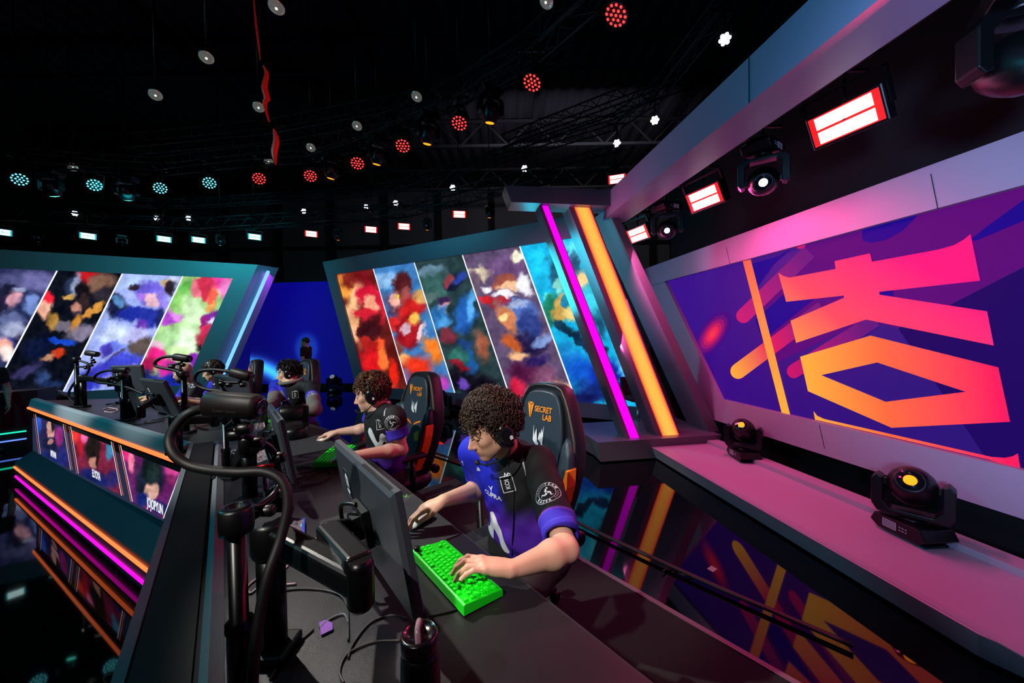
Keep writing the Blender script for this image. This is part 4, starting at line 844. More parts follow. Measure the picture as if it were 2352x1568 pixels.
TL3 = Pz(488, 860, 1.50); mons.append(monitor('grey monitor in front of the wavy-haired player in hoodie', TL3, DE2, upv(TL3, DN2, .12), .50, .32))
TL4 = Pz(318, 870, 1.45); mons.append(monitor('teal-lit tilted monitor over the second green keyboard from the far end', TL4, DE2, upv(TL4, DN2, .35), .5, .32))
TL5 = Pz(252, 840, 1.50); mons.append(monitor('farthest grey monitor standing before the blue-violet picture strip', TL5, (DE2 + DN2 * .25), upv(TL5, DN2, .1), .5, .3))
arm('nearest heavy black folding monitor arm with double link', Pz(628, 1500, DZ), Pz(610, 1245, 1.30), PY(828, 1338, .74), mons[0][1] - mons[0][2] * .05, pivot=PY(752, 1218, .90))
m2 = mons[1]; arm('black monitor arm behind the edge-on monitor', Pz(575, 1150, DZ), V((0, 0, 1.28)), m2[1] - m2[2] * .16 + V((0, 0, -.06)) - DE * .06, m2[1] - m2[2] * .05)
m3 = mons[2]; b3 = m3[1] - DN2 * .32; arm('black monitor arm behind the hoodie player\'s monitor', V((b3.x, b3.y, DZ)), V((0, 0, 1.24)), m3[1] - m3[2] * .15 - V((0, 0, .1)) + DE2 * .1, m3[1] - m3[2] * .04)
m4 = mons[3]; b4 = m4[1] - DN2 * .12 - DE2 * .34; arm('black monitor arm holding the teal-lit tilted monitor', Pz(303, 962, DZ), V((0, 0, 1.27)), m4[1] - m4[2] * .12 - V((0, 0, .05)), m4[1] - m4[2] * .04)
m5 = mons[4]; arm('black monitor arm at the far end of the desk', Pz(192, 935, DZ), V((0, 0, 1.36)), m5[1] - m5[2] * .14, m5[1] - m5[2] * .04)

# ---------------------------------------------------------------- camera stands with gooseneck
def cam_stand(label, base, ztop, campos, camdir, goose, arm_pts, r=.015, gr=.009, sc=1.0):
    t = thing('webcam_stand', label, 'camera stand', base, group=None); L = lambda p: V(p) - V(base)
    mb = MB(); mb.box((0, 0, .01), (.12, .09, .02)); mb.build('clamp', BLK, t, bevel=.005)
    tp = V((0, 0, ztop - base[2])); mb = MB(); mb.lathe((0, 0, 0), (0, 0, 1), [(r * 1.35, .0), (r * 1.35, tp.z * .42), (r * 1.5, tp.z * .43), (r * 1.5, tp.z * .45), (r * 1.3, tp.z * .455), (r * 1.5, tp.z * .47), (r, tp.z * .48), (r, tp.z)], 16); mb.build('pole', METAL, t)
    mb = MB(); R_ = r * 1.75; mb.lathe(tp - V((0, 0, .035)), (0, 0, 1), [(R_, 0), (R_ * 1.05, .01), (R_ * 1.05, .045), (R_ * .9, .05), (R_ * .42, .05), (R_ * .4, .03)], 20); mb.build('top_clamp', BLK, t)
    MB().tube([L(p) for p in bez(arm_pts, 5)], .008 * sc, 8).build('support_arm', METAL, t)
    for p in arm_pts[1:]: MB().lathe(L(p) - V((0, 0, .014)), V((1, .2, 0)), [(.012 * sc, 0), (.014 * sc, .006), (.014 * sc, .022), (.01 * sc, .028)], 12).build('knob', BLK, t)
    MB().tube([L(p) for p in bez(goose, 8)], gr, 12).build('gooseneck', BLKR, t)
    cdv = V(camdir).normalized(); x, y, d = frame_of(cdv)
    mb = MB(); c = L(campos); prf = [(.022, -.055), (.027, -.05), (.028, .04), (.026, .05), (.022, .053)]
    rings = [[c + d * (h * sc) + x * (math.cos(2 * math.pi * i / 24) * q * sc * 1.0) + y * (max(-.92, min(.92, math.sin(2 * math.pi * i / 24) * 1.15)) * q * sc) for i in range(24)] for q, h in prf]
    mb.loft(rings); cm = mb.build('camera_body', mat('cam_plastic', '120a0c', .5, spec=.4), t)
    MB().lathe(c + d * .05 * sc, d, [(.021 * sc, 0), (.02 * sc, .008 * sc), (.014 * sc, .006 * sc), (.0005, .004 * sc)], 18, cap=False).build('lens', L_DARK, cm)
    MB().lathe(c - d * .056 * sc, -d, [(.016 * sc, -.002), (.014 * sc, .004), (.001, .006)], 14, cap=False).build('end_cap', mat('cam_cap', '4a5860', .35), cm)
    mb = MB(); put_flat(mb, text_geo('Creator Camera', .0085 * sc, .8), c + (-V((0, 1, 0)) * .0285 * sc if abs(d.y) < .7 else x * .0285 * sc) - V((0, 0, .008)), d, V((0, 0, 1))); mb.build('lettering', mat('faint_mark', '2c262c', .5), cm)
    MB().tube([c - V((0, 0, .02 * sc)), L(arm_pts[-1])], .007 * sc, 8).build('mount_stem', METAL, t)
    return t
b = Pz(556, 1640, DZ); D0 = b.y
camD = .80
cam_stand('nearest black camera on a thick looping gooseneck and pole, left of centre', b, 1.415, PY(538, 930, camD), V((.99, .12, -.13)),
          [PY(478, 938, camD), PY(440, 946, .78), PY(412, 968, .77), PY(391, 1005, .76), PY(398, 1040, .75), PY(430, 1066, .75), PY(480, 1079, .75), PY(545, 1084, .75), PY(610, 1084, .76), PY(650, 1108, .76), PY(661, 1160, .75), PY(645, 1235, .73), PY(616, 1320, .70), PY(597, 1410, .68), PY(585, 1500, .66), PY(575, 1640, .64)],
          [PY(566, 1165, .8), PY(600, 1160, .84), PY(640, 1115, .9), PY(628, 1038, .9), PY(575, 1005, .86), PY(525, 985, .82), PY(545, 970, .8)], r=.016, gr=.0098, sc=1.0)
b = Pz(521, 1098, DZ); Y2 = b.y
cam_stand('black camera and gooseneck on the pole at the desk corner, second nearest', b, 1.36, PY(555, 860, Y2), V((.95, .1, -.3)),
          [PY(530, 853, Y2), PY(490, 849, Y2), PY(458, 853, Y2), PY(447, 870, Y2), PY(455, 886, Y2), PY(480, 895, Y2), PY(510, 899, Y2), PY(524, 915, Y2), PY(521, 960, Y2)],
          [PY(521, 958, Y2), PY(525, 915, Y2), PY(503, 875, Y2), PY(520, 878, Y2), PY(552, 878, Y2)], gr=.009, sc=.95)
b = Pz(426, 994, DZ); Y3 = b.y
cam_stand('black camera and gooseneck on a pole left of the bearded player', b, 1.5, PY(419, 822, Y3), V((.97, .1, -.2)),
          [PY(401, 818, Y3), PY(375, 820, Y3), PY(358, 830, Y3), PY(358, 840, Y3), PY(375, 845, Y3), PY(400, 850, Y3), PY(420, 858, Y3)],
          [PY(426, 858, Y3), PY(407, 850, Y3), PY(388, 838, Y3), PY(392, 838, Y3), PY(416, 834, Y3)], gr=.012, sc=1.1, r=.02)
b = Pz(286, 966, DZ); Y4 = b.y
cam_stand('black camera on a long gooseneck before the blue-violet picture strip', b, 1.46, PY(279, 850, Y4), V((.98, .1, -.02)),
          [PY(262, 850, Y4), PY(240, 852, Y4), PY(222, 860, Y4), PY(217, 870, Y4), PY(226, 878, Y4), PY(250, 881, Y4), PY(275, 885, Y4), PY(300, 892, Y4), PY(330, 905, Y4)],
          [PY(286, 888, Y4), PY(262, 876, Y4), PY(255, 872, Y4), PY(268, 866, Y4), PY(278, 858, Y4)], gr=.011, sc=1.05, r=.02)
b = Pz(179, 934, DZ); Y5 = b.y
cam_stand('farthest black camera on a hooked gooseneck at the desk end', b, 1.58, PY(212, 812, Y5), V((.95, .1, -.2)),
          [PY(182, 828, Y5), PY(200, 834, Y5), PY(205, 845, Y5), PY(198, 860, Y5), PY(178, 872, Y5), PY(162, 892, Y5), PY(158, 910, Y5), PY(172, 928, Y5)],
          [PY(178, 842, Y5), PY(194, 842, Y5), PY(207, 836, Y5), PY(213, 829, Y5), PY(210, 824, Y5)], gr=.012, sc=1.15, r=.02)
# ---------------------------------------------------------------- keyboards
KG = mat('key_green', '10f01c', .36, spec=.5); KB = mat('keyboard_case_green', '0cd818', .4); KW = mat('key_legend', 'a0ffa0', .4, emit='c0ffc0', es=.15)
rowsK = [[(0, 1), (2, 1), (3, 1), (4, 1), (5, 1), (6.5, 1), (7.5, 1), (8.5, 1), (9.5, 1), (11, 1), (12, 1), (13, 1), (14, 1)],
 [(i, 1) for i in range(13)] + [(13, 2)] + [(15.25 + i, 1) for i in range(3)], [(0, 1.5)] + [(1.5 + i, 1) for i in range(12)] + [(13.5, 1.5)] + [(15.25 + i, 1) for i in range(3)],
 [(0, 1.75)] + [(1.75 + i, 1) for i in range(11)] + [(12.75, 2.25)], [(0, 2.25)] + [(2.25 + i, 1) for i in range(10)] + [(12.25, 2.75), (16.25, 1)],
 [(0, 1.25), (1.25, 1.25), (2.5, 1.25), (3.75, 6.25), (10, 1.25), (11.25, 1.25), (12.5, 1.25), (13.75, 1.25)] + [(15.25 + i, 1) for i in range(3)]]
keymesh = {}
def keyboard(label, pr, pl, keys=True):
    """pr, pl: world points of the monitor-side corners at the player's right and left, on the case top"""
    x = (pr - pl); x.z = 0; ln = x.length; x.normalize(); y = V((-x.y, x.x, 0)); s = ln / .364
    if y.dot(DN) > 0: y = -y            # y points to the monitor
    dep = .142
    o = (pr + pl) / 2 - y * dep / 2 * s; o.z = DZ
    t = thing('keyboard', label, 'keyboard', o, math.atan2(x.y, x.x), group='green keyboards'); t.scale = (s, s, 1)
    if t.matrix_basis is None: pass
    fl = 1 if (V((0, 0, 1)).cross(x)).dot(y) > 0 else -1
    w_, h_ = .364, .142; u = .0191
    mb = MB(); pr_ = [(-h_ / 2, .002), (h_ / 2, .006), (h_ / 2, .033), (h_ / 2 - .006, .036), (-h_ / 2 + .004, .024), (-h_ / 2, .020)]
    mb.prism([V((-w_ / 2, fl * a, b_)) for a, b_ in pr_], (w_, 0, 0)); case = mb.build('case', KB, t, bevel=.002)
    if keys:
        for r, row in enumerate(rowsK):
            yy = h_ / 2 - .014 - r * .0196 - (.004 if r else 0); zz_ = .031 - (r * .0018)
            for x0, wd in row:
                if wd not in keymesh:
                    m = MB(); a, b_, hh = wd * u / 2 - .0009, .0086, .0095
                    m.loft([[V((-a, -b_, 0)), V((a, -b_, 0)), V((a, b_, 0)), V((-a, b_, 0))], [V((-a + .0022, -b_ + .002, hh)), V((a - .0022, -b_ + .002, hh)), V((a - .0022, b_ - .002, hh)), V((-a + .0022, b_ - .002, hh))]], smooth=False)
                    m.box((0, .001, hh + .0001), (.0028, .0034, .0003), mi=1)
                    m.box((0, .0092 * fl, .001), (.006, .0008, .002), mi=1)
                    ko = m.build('key', [KG, KW], t); keymesh[wd] = ko.data
                else: ko = bpy.data.objects.new('key', keymesh[wd]); C.objects.link(ko); ko.parent = t
                ko.location = (-w_ / 2 + .006 + (x0 + wd / 2) * u * (.352 / (18.25 * u)), fl * yy, zz_)
        mb = MB(); mb.lathe((w_ / 2 - .016, fl * (h_ / 2 - .015), .034), (0, 0, 1), [(.010, 0), (.0105, .002), (.0105, .012), (.009, .0135), (.001, .0125)], 20); mb.build('volume_knob', BLK, t)
        for i in range(3): MB().lathe((w_ / 2 - .033 - i * .011, fl * (h_ / 2 - .013), .034), (0, 0, 1), [(.004, 0), (.004, .003), (.001, .0035)], 12).build('media_button', BLK, t)
    else:
        mb = MB()
        for r, row in enumerate(rowsK):
            for x0, wd in row: mb.box((-w_ / 2 + .006 + (x0 + wd / 2) * .01928, fl * (h_ / 2 - .018 - r * .0196), .036 - r * .0018), (wd * u - .003, .0155, .012))
        mb.build('keycaps', KG, t)
    return t
ha = DZ + .036
keyboard('nearest bright green keyboard under the nearest player\'s left hand', Pz(945, 1262, ha), Pz(1065, 1390, ha))
k2a = Pz(829, 1016, ha); k2b = Pz(722, 1052, ha)
kc = Pz(772, 1036, ha); ax = (Pz(722, 1058, ha) - Pz(812, 1014, ha)); 
keyboard('bright green keyboard half hidden behind the nearest monitor', kc - DE * -.0 + V((-.06, -.02, 0)) + V((-.02, .17, 0)), kc + V((-.06, -.02, 0)) + V((.02, -.18, 0)))
keyboard('green keyboard in front of the hoodie player', Pz(584, 957, ha), Pz(584, 957, ha) + DE2 * .364, False)
keyboard('green keyboard under the tilted teal-lit monitor', Pz(392, 930, ha), Pz(392, 930, ha) + (DE2 * .9 - DN2 * .3).normalized() * .36, False)
keyboard('farthest green keyboard, a small sliver beside the teal-lit monitor', Pz(318, 911, ha), Pz(318, 911, ha) + DE2 * .36, False)
# ---------------------------------------------------------------- mouse pads and mice
def pad(label, corner, xdir, ydir, a=.45, b_=.40, col='2c2c30', logo=None):
    c = [corner, corner - xdir * a, corner - xdir * a - ydir * b_, corner - ydir * b_]; r = .02; pts = []
    for i in range(4):
        p, q, s = c[i], c[i - 1], c[(i + 1) % 4]; u, v = (q - p).normalized(), (s - p).normalized()
        for k in range(5): th = k / 4 * math.pi / 2; pts.append(p + u * r * (1 - math.sin(th)) + v * r * (1 - math.cos(th)))
    o = thing('mouse_pad', label, 'mouse pad', (0, 0, 0)); 
    MB().prism([V((p.x, p.y, DZ)) for p in pts], (0, 0, .004)).build('cloth', mat('pad_cloth', col, .85, bump=.5, bscale=1500), o)
    if logo is not None:
        mb = MB(); z = V((0, 0, DZ + .0045)); L = logo
        for a_ in range(3):
            ang = a_ * 2.094 + .5; pts_ = [V((L.x, L.y, 0)) + V((math.cos(ang + k * .35) * .004 * (k + 1), math.sin(ang + k * .35) * .004 * (k + 1), 0)) + z for k in range(5)]
            mb.tube(pts_, [.0035, .0032, .0026, .0018, .0006], 5, flat=.2)
        mb.build('snake_logo', mat('logo_green', '50b020', .5, emit='50c020', es=.15), o)
    return o
pad('dark cloth mouse pad under the nearest player\'s mouse', Pz(1062, 1226, DZ), DE, DN, .45, .40, logo=Pz(931, 1141, DZ))
pad('grey cloth mouse pad under the second player\'s outstretched mouse hand', Pz(778, 1028, DZ), DE, DN, .45, .42)
pad('grey cloth pad under the hoodie player\'s hands', Pz(640, 962, DZ) , DE2, DN2, .40, .26)
def mouse(label, front, rear, z=DZ + .004):
    d = (front - rear); d.z = 0; d.normalize(); c = (front + rear) / 2; c.z = z; s = V((d.y, -d.x, 0)); rings = []
    t = thing('mouse', label, 'computer mouse', c, math.atan2(d.y, d.x) - math.pi / 2, group=None)
    prof = [(-.058, .012, .012), (-.052, .026, .026), (-.035, .031, .036), (-.01, .030, .039), (.015, .028, .034), (.038, .029, .024), (.054, .027, .014), (.060, .018, .008)]
    for y, hw, hh in prof: rings.append([V((hw * math.cos(a_) * (1 if math.sin(a_) > -.2 else .92), y, max(0.0, hh * (.45 + .55 * math.sin(a_)) if math.sin(a_) > 0 else hh * .45 * (1 + math.sin(a_))))) for a_ in [2 * math.pi * i / 20 for i in range(20)]])
    MB().loft(rings).build('shell', WHITEP, t)
    MB().beam(V((0, .058, .0115)), V((0, .016, .0355)), .0012, .0012).build('button_gap', BLKM, t)
    MB().lathe(V((-.003, .036, .024)), (1, 0, 0), [(.001, 0), (.006, .001), (.006, .005), (.001, .006)], 12).build('scroll_wheel', BLK, t)
    return t
mouse('white mouse under the nearest player\'s right hand', Pz(942, 1216, DZ), Pz(990, 1186, DZ))
mouse('white mouse under the second player\'s right hand', Pz(728, 1012, DZ + .01), Pz(770, 999, DZ + .01))
# ---------------------------------------------------------------- small things on the desk
t = thing('water_bottle', 'black flask bottle with domed lid and clear carry loop at the bottom edge', 'bottle', Pz(962, 1560, DZ + .1) * 1)
bp = Pz(963, 1452, 1.245); t.location = (bp.x, bp.y, DZ)
MB().lathe((0, 0, 0), (0, 0, 1), [(.03, 0), (.034, .004), (.034, .16), (.033, .17), (.0335, .172), (.032, .178), (.0335, .182), (.031, .19), (.029, .20)], 32).build('bottle_body', mat('bottle_black', '14141a', .35, .3), t)
ld = MB().lathe((0, 0, .198), (0, 0, 1), [(.031, 0), (.032, .006), (.032, .022), (.028, .03), (.027, .027), (.01, .024), (.001, .023)], 32).build('lid', mat('lid_dark', '120c10', .2, spec=.7), t)
mb = MB(); mb.tube(bez([(.004, -.022, .222), (.0, -.012, .236), (-.001, .0, .241), (-.003, .012, .236), (-.003, .021, .222)], 5), .0048, 8); mb.build('carry_loop', mat('clear_pink', 'b89aa4', .15, trans=.4), ld)
MB().lathe((0, 0, .02), (0, 0, 1), [(.0343, 0), (.0343, .09)], 32, cap=False).build('label_band', mat('bottle_black', '14141a'), t)
mb = MB(); put_flat(mb, text_geo('EWC', .02, .8), V((-.012, -.0352, .06)), V((0, 0, 1)), V((-1, 0, 0))); mb.build('print', mat('print_grey', '9aa0a8', .5), t)
t = thing('water_bottle', 'slim dark bottle standing on the desk beside the hoodie player', 'bottle', Pz(603, 972, DZ))
MB().lathe((0, 0, 0), (0, 0, 1), [(.035, 0), (.037, .005), (.037, .16), (.034, .175)], 20).build('bottle_body', mat('bottle_grey', '2a2c32', .35, .3), t); MB().lathe((0, 0, .175), (0, 0, 1), [(.034, 0), (.034, .03), (.03, .036)], 20).build('lid', BLK, t)
# remote camera head on the desk
bp = Pz(676, 1006, DZ)
t = thing('remote_camera', 'black remote pan-tilt camera with drum head on the desk by the hoodie player', 'camera', bp, .5)
MB().lathe((0, 0, 0), (0, 0, 1), [(.085, 0), (.09, .01), (.09, .06), (.075, .085)], 28).build('base', BLK, t)
mb = MB(); mb.prism([V((.05, -.035, .07)), V((.1, -.035, .09)), V((.1, -.035, .23)), V((.06, -.035, .25)), V((.055, -.035, .12))], (0, .07, 0)); mb.build('yoke', BLK, t, bevel=.006)
MB().lathe((-.09, -.005, .19), (1, 0, 0), [(.05, 0), (.057, .012), (.057, .14), (.045, .155)], 28).build('head', BLK, t)
MB().lathe((-.093, -.005, .19), (-1, 0, 0), [(.048, -.004), (.045, .004), (.001, .002)], 24, cap=False).build('lens', mat('lens_teal_lit', '1a3a44', .2), t)  # teal light on the drum end is painted into its colour
# clear zip bags
def bag(label, px, zip_col, seed, s=.09):
    c = sum((V(p) for p in px), V()) / 4; rr = random.Random(seed); n = 12; P = []
    for i in range(n + 1):
        for j in range(n + 1):
            u, v = i / n, j / n; p = (px[0] * (1 - u) + px[1] * u) * (1 - v) + (px[3] * (1 - u) + px[2] * u) * v
            P.append(V((p.x, p.y, DZ + .006 + .012 * abs(math.sin(u * 9 + seed + v * 4)) * abs(math.cos(v * 8 - u * 5)) + rr.random() * .006)))
    fs = [(i * (n + 1) + j, (i + 1) * (n + 1) + j, (i + 1) * (n + 1) + j + 1, i * (n + 1) + j + 1) for i in range(n) for j in range(n)]
    t = thing('plastic_bag', label, 'plastic bag', (0, 0, 0)); m = MB().add(P, fs); 
    m.build('film', mat('clear_film', 'd0c0c8', .12, alpha=.32, spec=.9), t)
    a, b_ = px[1], px[2]; MB().beam(V((a.x, a.y, DZ + .012)), V((b_.x, b_.y, DZ + .012)), .008, .008).build('zip', mat('zip_' + zip_col, zip_col, .4), t)
bag('crumpled clear zip bag with blue seal behind the nearest monitor arm', [Pz(640, 1222, DZ), Pz(698, 1198, DZ), Pz(697, 1252, DZ), Pz(655, 1265, DZ)], '2840c8', 2)
bag('clear zip bag lying between two camera poles', [Pz(530, 1040, DZ), Pz(600, 1012, DZ), Pz(618, 1062, DZ), Pz(540, 1075, DZ)], '2c5a80', 5)
bag('clear wrapper on the desk before the hoodie player', [Pz(572, 985, DZ), Pz(604, 962, DZ), Pz(608, 985, DZ), Pz(588, 1002, DZ)], 'c8b0b8', 8)
# purple tags
o = MB().prism([V((p.x, p.y, DZ + .003)) for p in (Pz(733, 1433, DZ), Pz(738, 1463, DZ), Pz(765, 1450, DZ), Pz(763, 1434, DZ), Pz(747, 1428, DZ))], (0, 0, .003)).build('cable_tag', mat('tag_purple', '7a38a0', .5)); tag(o, 'purple flag tag on a black cable near the bottom centre', 'cable tag')
o = MB().prism([V((p.x, p.y, DZ + .004)) for p in (Pz(795, 1382, DZ), Pz(797, 1390, DZ), Pz(838, 1363, DZ), Pz(836, 1355, DZ))], (0, 0, .002)).build('cable_tag', mat('tag_violet', '9a3cc0', .5)); tag(o, 'narrow violet label strip lying below the nearest monitor', 'cable tag')
# cables
def cable(label, pts, r, m, z=None, group=None):
    ps = [Pz(p[0], p[1], (DZ + r + .001) if len(p) < 3 else p[2]) for p in pts]; o = MB().tube(bez(ps, 6), r, 6).build('cable', m); tag(o, label, 'cable', group); return o
WC = mat('cable_white', 'c8a8ac', .6); WC2 = mat('cable_white_cool', 'c0c8cc', .6); BC = BLKR
cable('white cable looping under the nearest monitor arm to a white plug', [(750, 1212, 1.04), (738, 1225), (712, 1250), (705, 1258), (730, 1247), (748, 1240)], .0028, WC)
cable('white cable loop left of the nearest monitor arm post', [(650, 1318), (600, 1325), (570, 1345), (575, 1362), (600, 1348), (680, 1340)], .003, WC)
cable('white cable pair crossing under the nearest monitor arm', [(728, 1262), (745, 1266), (762, 1272), (772, 1285), (760, 1262), (735, 1252)], .0028, WC)
cable('long white cable running towards the nearest monitor', [(600, 1370), (660, 1300), (705, 1258), (750, 1225)], .0024, WC)
o = MB().ball(Pz(744, 1218, 1.045), (.012, .012, .018)).build('cable_plug', WHITEP); tag(o, 'white round cable plug beside the nearest monitor arm joint', 'plug')
cable('thin black cable snaking from the keyboard to the bottle', [(1072, 1392), (1030, 1405), (985, 1415)], .0022, BC)
cable('black cable curving around below the nearest monitor', [(935, 1420), (900, 1412), (850, 1430), (810, 1480), (800, 1510)], .0026, mat('cable_grey', '3a3436', .5))
cable('black cable making a wide loop left of the bottle', [(920, 1470), (860, 1473), (800, 1500), (780, 1540), (790, 1568)], .0026, mat('cable_grey', '3a3436', .5))
cable('black cable curl near the bottom left of the desk', [(720, 1445), (660, 1500), (620, 1560)], .0024, mat('cable_grey', '3a3436', .5))
cable('black cable arc beneath the nearest monitor arm', [(600, 1368), (680, 1352), (760, 1358), (795, 1385), (800, 1470)], .0028, mat('cable_grey2', '262428', .45))
cable('grey cable tie strap near the purple tag', [(735, 1442), (760, 1420), (790, 1410), (800, 1430)], .003, mat('cable_grey3', '55525a', .45))
cable('black cable coil on the maroon-lit desk by the second keyboard', [(655, 1095), (680, 1078), (715, 1072), (730, 1082), (700, 1100), (672, 1112), (660, 1098), (700, 1084), (745, 1078), (760, 1092), (735, 1108), (690, 1116)], .0026, BC)
cable('black cable coil on the teal-lit strip at left of the near pole', [(505, 1165), (480, 1175), (478, 1195), (505, 1196), (515, 1185)], .0022, BC)
cable('black cable drooping over the teal-lit desk strip', [(515, 1212), (480, 1230), (475, 1238), (518, 1232)], .0022, BC)
cable('white coiled cable on the desk by the third camera pole', [(440, 985), (470, 975), (485, 968), (470, 958), (455, 962), (448, 975), (462, 983), (480, 985)], .004, WC2)
cable('green and white cable ends beside the white coil', [(455, 962), (475, 968), (505, 975)], .003, mat('cable_green', '50b040', .5))
cable('pale pink cable bundle below the fourth camera pole', [(236, 940), (250, 936), (270, 940), (262, 946), (240, 944), (275, 937)], .004, WC)
cable('second white cable bundle near the clear zip bag', [(560, 1055), (590, 1040), (605, 1036), (590, 1052), (575, 1050), (600, 1045)], .003, WC)
ks = [((r_.uniform(235, 300), r_.uniform(922, 936)) if k % 3 == 0 else (r_.uniform(350, 460), r_.uniform(945, 972)) if k % 3 == 1 else (r_.uniform(560, 650), r_.uniform(1010, 1100)), r_) for k, r_ in enumerate([random.Random(i) for i in range(16)])]
mb = MB()
for (x0, y0), r_ in ks:
    pts = [Pz(x0, y0, DZ + .004)]; a_ = r_.uniform(0, 6)
    for k in range(5): a_ += r_.uniform(-1.2, 1.2); pts.append(pts[-1] + V((math.cos(a_) * .05, math.sin(a_) * .05, 0)))
    mb.tube(bez(pts, 4), .003, 5)
tag(mb.build('cable_tangle', BC), 'tangle of thin black cables strewn over the desk behind the monitors', 'cable', kind='stuff')
# small clamps and phone-like power units on the desk
for (x, y, lb, e_) in ((278, 925, 'small white-edged phone clamped in a holder near the fourth camera pole', .0), (378, 948, 'small white-edged phone in a holder under the tilted monitor', .0)):
    c = Pz(x, y, DZ); t = thing('phone_holder', lb, 'phone holder', c, -.4)
    MB().box((0, 0, .01), (.1, .07, .02)).build('foot', BLK, t, bevel=.004); MB().tube([(0, 0, .02), (-.03, 0, .09), (.0, 0, .14)], .008, 8).build('stem', BLK, t)
    p_ = MB().box((0, -.01, .13), (.075, .01, .14), (.15, .5, 0)).build('phone', mat('phone_body', '18181c', .25), t, bevel=.003)
    MB().box((.042, -.016, .13), (.006, .004, .135), (.15, .5, 0)).build('lit_edge', mat('phone_edge', '000000', emit='fff0f4', es=1.2), p_)
# dark sound mixer-like adapter cluster at the foot of the near poles
t = thing('adapter_box', 'dark clamp cluster with red and chrome fittings behind the near pole', 'clamp', Pz(620, 1180, DZ))
MB().box((0, 0, .03), (.14, .1, .06), (0, 0, .4)).build('housing', BLK, t, bevel=.01)
MB().tube([(-.1, .0, .19), (.02, .02, .2)], .009, 10).build('red_rod', mat('red_anodized', 'c01818', .25, .9), t)
MB().tube([(-.02, .01, .05), (-.02, .01, .19)], .012, 10).build('stem', CHROME, t)
MB().lathe((.06, -.02, .1), (.3, -1, .2), [(.035, 0), (.04, .01), (.04, .05), (.03, .06)], 18).build('ball_clamp', METAL, t)
